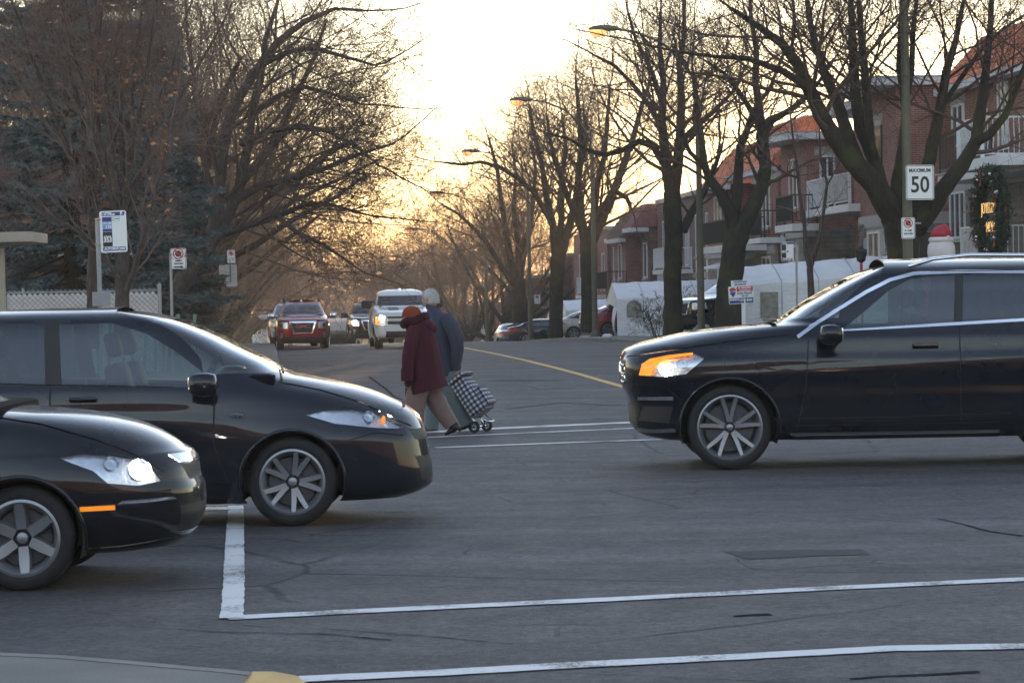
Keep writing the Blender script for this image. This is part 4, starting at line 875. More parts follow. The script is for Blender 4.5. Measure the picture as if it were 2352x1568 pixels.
# ================================================================== street lamps
M_LAMPGLOW = mat('sodium_lamp', (1, .8, .4), .3, emis=(1.0, .34, .085), estr=.32)
LG = 'street lamps along the right side'
def street_lamp(label, t, s, top=True, tdir=-1, extras=None):
    b = ST(t, s, zroad(s)+.14); o = empty('street_lamp', label, 'street lamp', LG, b, TH)
    MB().tube([(0, 0, -.1), (0, 0, .5), (0, 0, 4.0), (0, 0, 7.4)], [.125, .115, .098, .08], 14).build('pole', M_LAMPPOST, o, True, 50)
    MB().lathe([(.19, -.1), (.19, .12), (.15, .16), (.115, .3)], 16).build('base', M_LAMPPOST, o, True, 40)
    a = MB().tube([(0, 0, 7.35), (-.08, 0, 7.9), (-.45, 0, 8.55), (-1.1, 0, 9.1), (-1.9, 0, 9.42), (-2.55, 0, 9.5)], [.055, .05, .044, .038, .034, .03], 10).build('arm', M_LAMPPOST, o, True)
    h = MB(); rings = []
    for x, w, zt, zb in ((-2.35, .05, .05, -.04), (-2.5, .13, .10, -.06), (-2.8, .21, .13, -.07), (-3.05, .22, .11, -.06), (-3.22, .15, .07, -.04), (-3.3, .04, .01, -.01)):
        rings.append([Vector((x, w*math.cos(a_), 9.5 + (zt if math.sin(a_) > 0 else -zb)*math.sin(a_))) for a_ in [6.2832*k/14 for k in range(14)]])
    h.loft(rings).build('lamp_head', M_LAMPPOST, o, True, 60)
    MB().ball((-3.0, 0, 9.42), (.27, .19, .17), 14, 8).build('lamp_lens', M_LAMPGLOW, o, True)
    return o
lab = ['olive lamp post carrying the speed limit sign, nearest of the row', 'lit street lamp highest in the picture, its post left of the for sale sign', 'lit street lamp on the post in front of the silver sedan', 'lit street lamp on the post with the far small parking sign']
for k in range(13):
    s = 55.3+26.9*k
    L = lab[k] if k < 4 else f'lit street lamp farther down the hill, {ordn[k-4] if k > 4 else "first"} beyond the small parking sign post'
    street_lamp(L, 13.15, s)
far_l = [(766, 658, 400, 'orange light left of the far lamp string, right one of its pair'), (750, 659, 420, 'orange light left of the far lamp string, left one of its pair'), (757, 673, 470, 'orange light low under the far lamp pair'), (703, 689, 520, 'single orange lamp glowing far left, above the red wagon roof')]
for x, y, d, L in far_l:
    p = at(x, y, d); t, s = to_st(p); o = empty('street_lamp', L, 'street lamp', 'distant lamps at the end of the street', (p.x, p.y, zroad(s)), TH)
    h = p.z-zroad(s); MB().tube([(0.9, 0, 0), (0.9, 0, h-.3), (.4, 0, h+.15), (0, 0, h+.12)], [.09, .07, .05, .05], 8).build('pole', M_LAMPPOST, o, True); MB().ball((0, 0, h), (.32, .2, .14), 10, 6).build('lamp_lens', M_LAMPGLOW, o, True)
# white notice on two posts, transformer grey band
def plate(par, w, h, M, m, name='sign_board', th=.006, r=.03, z=0.0):
    n = 5; P = []
    for cx, cy, a0 in ((w/2-r, h/2-r, 0), (-w/2+r, h/2-r, 90), (-w/2+r, -h/2+r, 180), (w/2-r, -h/2+r, 270)):
        P += [(cx+r*math.cos(R(a0+90*k/n)), cy+r*math.sin(R(a0+90*k/n))) for k in range(n+1)]
    mb = MB().prism(P, z-th, z, 'z'); mb.V = [M @ v for v in mb.V]; return mb.build(name, m, par)
def flat(par, pts, M, m, name, z):
    V = [M @ Vector((a, b, z)) for a, b in pts]; tri = tessellate_polygon([[Vector((a, b, 0)) for a, b in pts]]); return mesh_obj(name, V, [tuple(t) for t in tri], m, par)
def ring(par, cx, cy, r0, r1, M, m, name, z, n=36):
    V = [M @ Vector((cx+r*math.cos(6.2832*k/n), cy+r*math.sin(6.2832*k/n), z)) for r in (r0, r1) for k in range(n)]; return mesh_obj(name, V, [(k, (k+1) % n, n+(k+1) % n, n+k) for k in range(n)], m, par)
def rect(x0, y0, x1, y1): return [(x0, y0), (x1, y0), (x1, y1), (x0, y1)]
def border(par, w, h, M, m, t=.008, ins=.012, z=.0015):
    a, b = w/2-ins, h/2-ins
    o = MB(); 
    for x0, y0, x1, y1 in ((-a, b-t, a, b), (-a, -b, a, -b+t), (-a, -b+t, -a+t, b-t), (a-t, -b+t, a, b-t)): o.add([M @ Vector((q, w_, z)) for q, w_ in rect(x0, y0, x1, y1)], [(0, 1, 2, 3)])
    return o.build('border', m, par)
def txt(par, s, size, x, y, M, m, xs=1., shear=0., bold=0.003, align='CENTER', z=.002): return text_mesh(s, size, m, 'lettering', par, M @ Matrix.Translation((x, y, z)), .0008, align, shear, xs, bold)
def no_stop(par, M, w, h, lines, arrow=False):
    b = plate(par, w, h, M, M_SIGNW); border(b, w, h, M, M_BLACK); cy = h*.24; r = w*.34
    flat(b, [(r*.62*math.cos(R(22.5+45*k)), cy+r*.62*math.sin(R(22.5+45*k))) for k in range(8)], M, M_BLACK, 'octagon', .0018)
    ring(b, 0, cy, r*.80, r, M, M_RED, 'ring', .0030); a = r*.86; flat(b, [(-a*.707-.012, cy+a*.707-.012), (-a*.707+.012, cy+a*.707+.012), (a*.707+.012, cy-a*.707+.012), (a*.707-.012, cy-a*.707-.012)], M, M_RED, 'slash', .0034)
    for i, (s, sz, y, xs) in enumerate(lines): txt(b, s, sz, 0, y, M, M_BLACK, xs)
    if arrow: flat(b, [(-.10, -h*.40-.012), (.05, -h*.40-.012), (.05, -h*.40-.032), (.10, -h*.40), (.05, -h*.40+.032), (.05, -h*.40+.012), (-.10, -h*.40+.012)], M, M_BLACK, 'arrow', .002)
    return b
# ---- bus stop sign, left
d = 45.7; c = at(261, 532, d); o = empty('bus_stop_sign', 'blue and white bus stop sign on galvanised post at the left', 'sign', loc=(c.x-.24, c.y, .14)); Lc = Vector((.24, -.03, c.z-.14)); MS = face_cam(Lc, R(-4), R(-1.4))
MB().tube([(.02, 0, -.2), (.0, 0, 1.2), (-.03, 0, c.z-.14+.20)], .036, 10).build('post', M_STEEL, o, True, 60)
W_, H_ = .45, .69; b = plate(o, W_, H_, MS, M_SIGNW, r=.035)
flat(b, rect(-.185, .262, .125, .325), MS, M_BLUE, 'header_band', .0015); flat(b, [(.13, .262), (.165, .325), (.205, .325), (.19, .262)], MS, M_BLUE, 'access_band', .0016)
txt(b, 'STM', .062, -.085, .294, MS, M_SIGNW, shear=.25); txt(b, '.info', .036, .005, .287, MS, M_SIGNW, shear=.25); ring(b, -.152, .294, .014, .022, MS, M_SIGNW, 'roundel', .0026, 18)
ring(b, .158, .288, .010, .015, MS, M_SIGNW, 'wheelchair', .0026, 14)
flat(b, rect(-.18, .17, -.02, .245), MS, M_BLUE, 'block', .0015); flat(b, rect(-.18, .045, -.02, .167), MS, M_LBLUE, 'route_block', .0015); flat(b, rect(-.18, .005, -.02, .043), MS, M_BLUE, 'block', .0015); flat(b, rect(-.18, -.245, -.02, 0.0), MS, M_BLACK, 'night_block', .0015)
txt(b, '132', .038, -.055, .142, MS, M_SIGNW); txt(b, 'DES JANVIER', .016, -.13, .142, MS, M_SIGNW, .8); txt(b, '136', .074, -.078, .083, MS, M_SIGNW, .95); txt(b, 'Service de nuit', .018, -.10, -.075, MS, M_SIGNW); txt(b, '353', .115, -.100, -.135, MS, M_SIGNW, .82, bold=.005)
flat(b, rect(-.185, -.318, .085, -.255), MS, M_BLUE, 'footer_band', .0015); flat(b, rect(.092, -.318, .20, -.255), MS, M_BLUE, 'code_band', .0015); txt(b, 'AUTOBUS', .052, -.05, -.284, MS, M_SIGNW, 1.0, .3); txt(b, '52357', .042, .146, -.286, MS, M_SIGNW, .85)
border(b, .125, .078, MS @ Matrix.Translation((.055, .205, 0)), M_GREENP, .004, .002); ring(b, .018, .205, .016, .022, MS, M_GREENP, 'clock', .002, 16); txt(b, 'Lundi au vendredi', .012, .076, .21, MS, M_BLACK, .7)
for y in (.21, -.20): MB().box(Lc+Vector((-.255, .01, y)), (.09, .09, .035)).build('bracket', M_CHROME, o)
MB().box((.02, -.03, 1.58), (.30, .05, .24), bev=.01).build('timetable_case', mat('perspex', (.30, .31, .33), .25, var=.1), o)
# ---- no stopping sign with arrow
d = 57; c = at(409, 594, d); o = empty('parking_sign', 'white no stopping sign with bus stop arrow right of the blue bus sign', 'sign', 'x', (c.x-.15, c.y, .14)); del o['group']; Lc = Vector((.16, -.03, c.z-.14))
MB().tube([(.0, 0, -.2), (0, 0, c.z-.14+.12)], .03, 8).build('post', M_STEEL, o, True, 60); no_stop(o, face_cam(Lc, R(-3), R(-1)), .33, .43, [('ARRÊT', .045, -.045, 1.0), ("D'AUTOBUS", .036, -.105, .95)], True)
# ---- sign back and small parking sign
d = 92; c = at(531, 589, d); o = empty('sign_post', 'dark post with the blank back of a sign and a small parking sign above it', 'sign', loc=(c.x-.28, c.y, .14)); Lc = Vector((.28, -.03, c.z-.14)); zt = c.z-.14
MB().tube([(-.02, 0, -.2), (-.02, 0, zt-.75)], .055, 10).build('post', M_LAMPPOST, o, True, 60); MB().tube([(.04, -.02, zt-.85), (.24, -.02, zt-.85), (.24, -.02, zt-.1)], .018, 6).build('arm', M_LAMPPOST, o)
no_stop(o, face_cam(Lc, 0, R(-1)), .27, .44, [('6h - 18h30', .04, -.055, .9), ('LUN - VEN', .04, -.12, .9)]); plate(o, .60, .74, face_cam((.16, .03, zt-.64), 0, R(-1)), mat('aluminium_sheet', (.40, .40, .40), .55, .5, var=.08), 'sign_back', r=.05)
# ---- speed limit and parking sign on the nearest lamp post
pb = ST(13.15, 55.3); d = pb.y-.25
c = at(2113, 419, d); o = empty('speed_sign', 'speed limit sign reading maximum 50 on the nearest lamp post', 'sign', loc=c); M = face_cam((0, 0, 0), R(4), R(.2)); b = plate(o, .58, .71, M, M_SIGNW, r=.04); border(b, .58, .71, M, M_BLACK, .012, .014)
txt(b, 'MAXIMUM', .105, 0, .24, M, M_BLACK, .92, bold=.003); txt(b, '50', .46, 0, -.06, M, M_BLACK, .86, bold=.008)
for z in (.18, -.18): MB().box((0, .09, z), (.30, .05, .05)).build('bracket', M_STEEL, o)
c = at(2086, 524, d+.1); o = empty('parking_sign', 'small no stopping sign reading 7h to 9h30 under the speed limit sign', 'sign', loc=c); no_stop(o, face_cam((0, 0, 0), R(6), 0), .285, .43, [('7h - 9h30', .046, -.05, .85), ('LUN À VEN', .046, -.115, .8)]); MB().box((.17, .06, .1), (.2, .05, .03)).build('bracket', M_STEEL, o)
p3 = ST(13.15, 55.3+26.9*3); c = at(1234, 687, p3.y-.2); o = empty('parking_sign', 'tiny no stopping sign on a far lamp post between bare trunks', 'sign', loc=c); no_stop(o, face_cam((0, 0, 0), 0, 0), .30, .45, [('7h - 9h30', .05, -.06, .8), ('LUN À VEN', .05, -.13, .8)]); MB().box((.12, .05, 0), (.2, .05, .03)).build('bracket', M_STEEL, o)
# ---- right bus stop sign
d = 66; c = at(1808, 577, d); gz = yard(*to_st(c)); o = empty('bus_stop_sign', 'small bus stop sign with route 353 by the nearest white shelter', 'sign', loc=(c.x+.19, c.y, gz)); Lc = Vector((-.19, -.03, c.z-gz)); MS = face_cam(Lc, R(3), R(-.6))
MB().tube([(.02, 0, -.2), (.03, 0, c.z-gz+.22)], .026, 8).build('post', M_STEEL, o, True, 60); b = plate(o, .30, .44, MS, M_SIGNW, r=.015)
flat(b, rect(-.145, .17, .10, .212), MS, M_BLUE, 'header_band', .0015); flat(b, rect(.105, .17, .145, .212), MS, M_BLUE, 'access_band', .0015); txt(b, 'STM.info', .03, -.06, .19, MS, M_SIGNW, shear=.25); flat(b, rect(-.14, -.16, -.03, .16), MS, M_BLACK, 'night_block', .0015); txt(b, '353', .075, -.085, -.01, MS, M_SIGNW, .8, bold=.004); ring(b, .01, -.01, .002, .022, MS, M_BLACK, 'roundel', .002, 16); flat(b, rect(-.145, -.212, .12, -.172), MS, M_BLUE, 'footer_band', .0015); txt(b, 'AUTOBUS 61124', .028, -.01, -.192, MS, M_SIGNW, .95, .2)
# ---- for sale sign
d = 71.5; c = at(1702, 677, d); gz = yard(*to_st(c)); o = empty('for_sale_sign', 'red white and blue for sale sign on a white post beside the crooked tree', 'sign', loc=(c.x, c.y, gz)); Lc = Vector((0, -.04, c.z-gz)); MS = face_cam(Lc, R(5), R(-2.5)); W_, H_ = .66, .46
MB().box((.06, 0, (c.z-gz)/2-.2), (.10, .07, c.z-gz+.2)).build('post', M_WPAINT, o); b = plate(o, W_, H_, MS, M_SIGNW, r=.03)
flat(b, rect(-.11, .085, .315, .215), MS, M_RED, 'red_band', .0015); flat(b, rect(-.315, -.215, .315, -.08), MS, M_BLUE, 'blue_band', .0015); txt(b, 'À VENDRE', .072, .10, .175, MS, M_SIGNW); txt(b, 'remax-quebec.com', .046, .10, .115, MS, M_SIGNW, .85); txt(b, 'Lucie Ricard', .082, .09, .038, MS, M_BLUE, .95); txt(b, '386-9804', .045, .10, -.035, MS, M_BLUE); txt(b, 'RE/MAX', .07, -.19, -.12, MS, M_SIGNW, shear=.2); txt(b, '374-4000', .092, .135, -.145, MS, M_SIGNW, .85); txt(b, '(514)', .03, -.04, -.135, MS, M_SIGNW)
flat(b, [(-.215+.088*math.cos(R(a)), .115+.085*math.sin(R(a))) for a in range(0, 181, 15)] , MS, M_RED, 'balloon_top', .0018); flat(b, rect(-.303, .075, -.127, .114), MS, M_SIGNW, 'balloon_band', .0020); flat(b, [(-.30, .073), (-.130, .073), (-.19, -.03), (-.24, -.03)], MS, M_BLUE, 'balloon_base', .0018); flat(b, rect(-.228, -.065, -.202, -.04), MS, M_BLUE, 'basket', .0018); txt(b, 'RE/MAX', .04, -.215, .095, MS, M_BLUE, .9)
M2 = face_cam(Lc+Vector((-.02, .0, .305)), R(5), R(-2.5)); b2 = plate(o, .48, .15, M2, M_SIGNW, r=.005); txt(b2, 'DUPLEX avec', .062, 0, .035, M2, M_BLUE, .95); txt(b2, 'BACHELOR', .062, 0, -.036, M2, M_BLUE, .95)
# ================================================================== white car shelters
M_TARP = mat('white_tarpaulin', (.90, .90, .92), .5, var=.06, vscale=2.2, bump=.9, bscale=6, bdist=.05, stretch=(1, 1, 2.2), spec=.3)
M_PVC = mat('clear_plastic', (.30, .28, .25), .35, var=.3, vscale=6, bump=.4, bscale=10)
def shelter(label, s, t0, t1, wid, eave, ridge, z0, z1, win=None, arch=False, open_end=True):
    """tent garage: ridge runs across the street direction, open end to the street"""
    o = empty('car_shelter', label, 'shelter', 'white tent garages in the driveways', ST(t0, s, z0), TH); L = t1-t0; rnd = random.Random(int(s*7)); n = 26
    prof = [(-wid/2-.06, -.1), (-wid/2-.03, eave*.5), (-wid/2, eave*.96), (-wid/2+.08, eave), (-wid*.25, (eave+ridge)/2+.03), (-.05, ridge), (.05, ridge), (wid*.25, (eave+ridge)/2+.03), (wid/2-.08, eave), (wid/2, eave*.96), (wid/2+.03, eave*.5), (wid/2+.06, -.1)]
    fine = []
    for a, b in zip(prof[:-1], prof[1:]):
        k = max(1, int(math.hypot(b[0]-a[0], b[1]-a[1])/.13)); fine += [(a[0]+(b[0]-a[0])*j/k, a[1]+(b[1]-a[1])*j/k) for j in range(k)]
    fine.append(prof[-1]); m_ = len(fine); V = []; n = int(L/.12)
    ph = [rnd.uniform(0, 6.28) for _ in range(8)]
    for i in range(n+1):
        f = i/n; bow = math.sin(f*math.pi*5)**2
        for j, (y, z) in enumerate(fine):
            wr = .5*(.030*math.sin(f*L*4.2+z*3+ph[0])*math.sin(z*4+f*L*1.7+ph[1])+.016*abs(math.sin(f*L*5-z*6+ph[2]))+.010*math.sin(f*L*13+z*9+ph[3])+.008*math.sin(f*L*2-z*17+ph[4]) ) + rnd.uniform(-.003, .003)
            sag = -.02*bow*(1 if z > eave*.9 else 0)
            V.append((L*f, y+wr*(1 if abs(y) > wid*.3 else .3), z+(z1-z0)*f+sag+wr*.8*(1 if abs(y) < wid*.48 else 0)))
    F = [(i*m_+j, (i+1)*m_+j, (i+1)*m_+j+1, i*m_+j+1) for i in range(n) for j in range(m_-1)]
    cv = mesh_obj('cover', V, F, M_TARP, o, smooth=True); cv.data.set_sharp_from_angle(angle=R(24))
    for i in range(1, int(L/1.1)+1):
        MB().tube([(i*1.1, y-(.018 if y < 0 else -.018), z+(z1-z0)*i*1.1/L+.012) for y, z in prof], .014, 6, False).build('hoop_seam', mat('tarp_seam', (.50, .51, .54), .7), o, True)
    # gables
    G = [(0.0, y, z) for y, z in prof]
    if open_end:
        gb = MB().add([(0.0, -wid/2, eave*.92), (0.02, -wid*.25, (eave+ridge)/2), (.02, 0, ridge-.02), (.02, wid*.25, (eave+ridge)/2), (0, wid/2, eave*.92), (-.06, wid*.3, eave*.80), (-.08, 0, eave*.84), (-.05, -wid*.3, eave*.78)], [(0, 1, 7), (1, 2, 6, 7), (2, 3, 5, 6), (3, 4, 5)]); gb.build('gable', M_TARP, o)
        for sg in (-1, 1):
            q = MB(); rings = [[Vector((-.04-.10*math.sin(z*3), sg*(wid/2-.02), z)), Vector((-.20*math.sin(z*1.9), sg*(wid/2-.16), z)), Vector((-.03, sg*(wid/2-.30), z))] for z in (0.05, .4, .8, 1.2, eave*.85)]
            q.loft(rings, closed=False, cap=False).build('door_flap', M_TARP, o)
        for sg in (-1, 1): MB().tube([(.06, sg*(wid/2-.06), 0), (.06, sg*(wid/2-.06), eave-.05), (.06, 0, ridge-.06)], .02, 6).build('frame_tube', M_STEEL, o)
    else: MB().add(G, [tuple(range(len(G)))]).build('gable', M_TARP, o)
    MB().add([(L, y, z+z1-z0) for y, z in prof], [tuple(range(len(prof)))[::-1]]).build('gable', M_TARP, o)
    if win:
        a, b, c0, c1 = win; P = [(a, c0), (b, c0), (b, c1)] + ([((a+b)/2+(b-a)/2*math.cos(R(q)), c1+(b-a)*.42*math.sin(R(q))) for q in range(15, 180, 15)] if arch else []) + [(a, c1)]
        MB().prism(P, -wid/2-.075, -wid/2-.062, 'y').build('window', M_PVC, o)
    return o
def tat(x, s): return (x-610)*s/FV
shelter('nearest and longest white tent garage, behind the sapling', 81.0, tat(1712, 80), 19.0, 3.2, 1.45, 1.95, .46, .75, (.45, .98, .42, 1.18))
shelter('peaked white tent garage with an arched clear window', 113.5, tat(1420, 112), 19.2, 3.2, 1.75, 2.35, zroad(113)+.02, zroad(113)+.1, (.40, 1.02, .92, 1.35), True)
shelter('low white tent garage behind the silver sedan', 139.0, tat(1306, 137), 19.0, 3.0, 1.7, 2.15, zroad(139)+.1, zroad(139)+.2)
shelter('small white tent garage between the far double trunks', 150.0, tat(1268, 149), 19.0, 3.0, 1.6, 2.0, zroad(150)+.1, zroad(150)+.2)
# ================================================================== fence on the left
M_SLAT = mat('fence_slat_white', (.56, .53, .53), .6, var=.14, vscale=3); M_WIRE = mat('fence_wire', (.16, .15, .15), .6, .3)
fz = 1.78; fd = 59.0; fx1 = at(366, 690, fd).x; fx0 = at(-260, 690, fd).x
fo = empty('slatted_fence', 'white slatted chain link fence behind the bus stop', 'fence', loc=(fx0, fd, .12)); L = fx1-fx0
for k in range(5): MB().tube([(L*k/4, .03, -.2), (L*k/4, .03, fz+.10)], .045 if k == 4 else .032, 10).build('fence_post', M_STEEL, fo, True, 60); 
MB().lathe([(.05, 0), (.05, .03), (.0, .07)], 10, Matrix.Translation((L, .03, fz+.10))).build('post_cap', M_STEEL, fo, True)
MB().tube([(0, .03, fz), (L, .03, fz)], .024, 8).build('top_rail', M_STEEL, fo, True)
sp = .115; n = int((L+fz)/sp); me = {}
for k in range(n):                                  # woven slats, each one a piece, leaning 45 degrees
    x0 = -fz + k*sp; z0 = 0.0; a = max(0, -x0); x1 = min(x0+fz, L); 
    if x1-x0-a < .15: continue
    zt_, xt = fz-.02-a, x0+a; ln = (x1-x0-a); w = .036
    P0 = Vector((xt, 0, fz-.03-a)); P1 = Vector((xt+ln, 0, fz-.03-a-ln)); P1.z = max(P1.z, 0.03)
    u = Vector((.7071, 0, .7071))*w; MB().add([P0-u, P0+u, P1+u, P1-u, P0-u+Vector((0, .004, 0)), P0+u+Vector((0, .004, 0)), P1+u+Vector((0, .004, 0)), P1-u+Vector((0, .004, 0))], [(3, 2, 1, 0), (4, 5, 6, 7), (0, 1, 5, 4), (2, 3, 7, 6)]).build('slat', M_SLAT, fo)
wb_ = MB()
for k in range(n):
    x0 = k*sp; a = max(0, x0-L); P0 = Vector((x0-a, -.008, fz+.03-a)); ln = min(fz-a, x0-a)
    if ln < .1: continue
    wb_.tube([P0, P0+Vector((-ln, 0, -ln))], .0035, 4, False)
tag(wb_.build('wire_mesh', M_WIRE, fo), kind='stuff'); tag(MB().add([v for k in range(int(L/.1)) for v in ((k*.1, 0, fz+.02), (k*.1+.05, 0, fz+.065), (k*.1+.1, 0, fz+.02), (k*.1+.05, 0, fz+.045))], [(4*k, 4*k+3, 4*k+2, 4*k+1) for k in range(int(L/.1))]).build('wire_barbs', M_STEEL, fo), kind='stuff')
# pale green stakes and tarpaulin leaning in front of the fence
M_GRN = mat('pale_green_stake', (.10, .26, .22), .6, var=.2); go = empty('garden_stakes', 'bundle of pale green stakes leaning on the white fence', 'stakes', loc=at(90, 790, 58)); go.location.z = .12
rg = random.Random(9)
for k in range(16): x = -.5+k*.25+rg.uniform(-.05, .05); MB().box((x, rg.uniform(-.1, .1), .62), (.07, .02, 1.25+rg.uniform(-.2, .2)), Matrix.Rotation(R(rg.uniform(-5, 5)), 3, 'Y')).build('stake', M_GRN, go)
# ---- bus shelter at the left edge
d = 42.0; c = at(30, 545, d); M_BEIGE = mat('beige_paint', (.33, .28, .23), .55, var=.08, vscale=2)
bs = empty('bus_shelter', 'beige bus shelter roof and post at the left edge', 'shelter', loc=(at(80, 700, d).x, d, .14)); zr = c.z-.14
MB().box((-1.6, .55, zr), (3.2, 1.5, .155), bev=.015).build('roof', M_BEIGE, bs); MB().box((-.58, .3, zr/2-.08), (.14, .14, zr-.16)).build('post', M_BEIGE, bs); MB().box((-2.9, .3, zr/2-.08), (.14, .14, zr-.16)).build('post', M_BEIGE, bs)
MB().box((-1.74, 1.2, zr/2), (2.2, .02, zr-.5)).build('glass_panel', glass_mat('shelter_glass', (.75, .78, .78)), bs)
# ================================================================== yard things on the right
# retaining wall of grey blocks and a bare shrub
M_BLOCK = mat('retaining_block', (.17, .15, .135), .9, var=.25, vscale=5, bump=.5, bscale=20)
rw = empty('retaining_wall', 'low grey block wall with grass behind, in front of the straight trunk', 'wall', loc=ST(14.05, 79.0, 0), rz=R(90)+TH)
for j in range(3):
    for k in range(9): MB().box((k*.62+.31*(j % 2), 0, .22+.13*j+.065), (.60, .22, .122), bev=.015).build('block', M_BLOCK, rw)
for k in range(3): MB().box((.0, -.35-.5*k, .28), (.22, .46, .24), bev=.015).build('block', M_BLOCK, rw)
SHC = dict(MAPLE, max=4, seg=[5, 5, 4, 4, 3, 3], kids=[5, 5, 4, 3, 0, 0], rat=[.5, .5, .55, .5, .5, .5], ang=[40, 45, 45, 45, 45, 45], rmin=.006, wig=[.1, .16, .2, .2, .2, .2], up=[.02, 0, 0, 0, 0, 0])
def shrub(name, label, x, y, d, H, seed, nst=9, spread=.6):
    p = at(x, y, d); p.z = yard(*to_st(p)); rnd = random.Random(seed); root = empty(name, label, 'shrub', loc=p); out = [[] for _ in range(6)]
    for k in range(nst):
        a = rnd.uniform(0, 6.28); grow(out, Vector((.12*math.cos(a), .12*math.sin(a), -.05)), Vector((spread*math.cos(a), spread*math.sin(a), 1)).normalized(), H*rnd.uniform(.75, 1.1), .016, 1, SHC, rnd)
    tubes_mesh('stems', out[1], BARK_R, root); tubes_mesh('crown', [q for L_ in out[2:] for q in L_], BARK_R, root); return root, out
shrub('bare_shrub', 'leafless shrub right of the arched window, before the peaked shelter', 1516, 770, 95, 1.6, 3); shrub('bare_shrub', 'leafless shrub between the straight trunk and the lamp post', 1600, 765, 97, 2.1, 4)
r_, o_ = shrub('bare_shrub', 'low shrub with rust leaves left of the dark sign post', 455, 770, 82, 1.5, 5, 14); add_leaves(r_, [[([q+Vector(r_.location) for q in p_], rr_) for p_, rr_ in lv] for lv in o_], [2, 3, 4], 70, M_LEAF, .07, 4)
def hedge_ball(label, x, y, d, r):
    p = at(x, y, d); p.z = yard(*to_st(p)); o = empty('clipped_bush', label, 'shrub', loc=p); rnd = random.Random(3); V = []; F = []
    for k in range(5200):
        v = rvec(rnd).normalized()*r*rnd.uniform(.72, 1.05); v.z = abs(v.z)*1.0 if rnd.random() < .8 else v.z*.4; c_ = v+Vector((0, 0, r*.45)); a = rvec(rnd).normalized()*.035; b_ = rvec(rnd).normalized()*.02; n0 = len(V); V += [c_-b_, c_+b_, c_+a]; F.append((n0, n0+1, n0+2))
    tag(mesh_obj('foliage', V, F, mat('boxwood', (.022, .035, .012), .8, var=.4, vscale=6, col2=(.05, .065, .02)), o), kind='stuff'); MB().tube([(0, 0, -.1), (0, 0, r*.8)], .05, 8).build('stem', BARK_R, o)
    for k in range(9): MB().box((-.38+.095*k, -r*.95, .28), (.05, .015, .5)).build('picket', M_WOODR, o)
    return o
hedge_ball('round clipped green bush right of the for sale sign post', 1757, 752, 71, .36)
# porch lantern and bag litter
p = at(1395, 783, 98); o = MB().ball((0, 0, .09), (.2, .1, .1), 10, 7).build('litter_bag', M_WPAINT, None, True); o.location = (p.x, p.y, zroad(98)+.12); tag(o, 'white crumpled bag lying at the kerb below the red sedan', 'litter')
M_LANT = M_BPAINT
p = ST(16.4, 74.5, yard(16.4, 74.5)); o = empty('garden_lamp', 'black garden lantern on a red post seen through the sport utility window', 'lamp', loc=p); MB().tube([(0, 0, -.1), (0, 0, 1.75)], .04, 8).build('post', M_RED, o); MB().lathe([(.05, 1.75), (.12, 1.8), (.15, 2.05), (.17, 2.06), (.02, 2.2), (0, 2.24)], 6).build('lantern', M_LANT, o)
# inflatable yard figure (plain, faceless)
M_NYW = mat('inflatable_white', (.70, .66, .68), .6, var=.04); M_NYR = mat('inflatable_red', (.42, .03, .05), .6, var=.06)
p = at(2164, 700, 65.5); p.z = yard(*to_st(p)); zt = at(2164, 521, 65.5).z-p.z; o = empty('inflatable_figure', 'white inflatable yard decoration with red pointed cap under the oval wreath', 'decoration', loc=p)
def turn(prof, n=24, sq=1.0, off=lambda z: (0, 0)):
    m_ = MB(); rings = [[Vector((off(z)[0]+r_*math.cos(6.2832*k/n), off(z)[1]+r_*sq*math.sin(6.2832*k/n), z)) for k in range(n)] for r_, z in prof]; return m_.loft(rings)
turn([(.30, 0), (.42, .2), (.46, .7), (.42, 1.2), (.34, zt-.85), (.25, zt-.80)]).build('lower_body', M_NYR, o, True)
turn([(.20, zt-.90), (.29, zt-.80), (.335, zt-.62), (.32, zt-.45), (.27, zt-.36)]).build('upper_body', M_NYW, o, True); turn([(.25, zt-.37), (.30, zt-.34), (.30, zt-.27), (.25, zt-.24)]).build('cap_brim', M_NYW, o, True)
turn([(.26, zt-.25), (.235, zt-.12), (.17, zt-.02), (.09, zt+.03), (.01, zt+.05)], off=lambda z: (.05*max(0, z-zt+.25), 0)).build('cap', M_NYR, o, True); MB().ball((.13, -.24, zt-.26), .05, 10, 8).build('bobble', M_NYW, o, True); MB().tube([(.05, -.02, zt+.04), (.12, -.15, zt-.02), (.135, -.24, zt-.2)], [.05, .06, .035], 8).build('cap_tail', M_NYR, o, True)
# wreath with lights on the nearest house
M_FIR = mat('fir_garland', (.018, .035, .016), .8, var=.4, vscale=8, col2=(.035, .055, .025)); M_LED = mat('fairy_light', (1, .8, .4), .4, emis=(1., .50, .13), estr=.14)
tw_, sw_ = 18.35, 0; c = at(2280, 488, 69.0); t_, s_ = to_st(c); o = empty('lit_wreath', 'oval fir wreath with red bows and glowing letters on the nearest house porch', 'wreath', loc=c, rz=R(90)+TH); rnd = random.Random(12); V = []; F = []; AR, BR = 1.15, 1.0
for k in range(5200):
    a = rnd.uniform(0, 6.2832); rr_ = rnd.gauss(0, .085); q = Vector((math.cos(a)*(AR+rr_), rnd.gauss(0, .09)+.06, math.sin(a)*(BR+rr_))); dd = (rvec(rnd)+Vector((-math.sin(a), 0, math.cos(a)))*.6).normalized()*.16; sd = dd.orthogonal().normalized()*.022; n0 = len(V); V += [q-sd, q+sd, q+dd]; F.append((n0, n0+1, n0+2))
tag(mesh_obj('fir_garland', V, F, M_FIR, o), kind='stuff'); MB().tube([(AR*1.02*math.cos(R(q)), -.02, BR*1.02*math.sin(R(q))) for q in range(0, 361, 12)], .05, 6, False).build('hoop', M_WOODR, o)
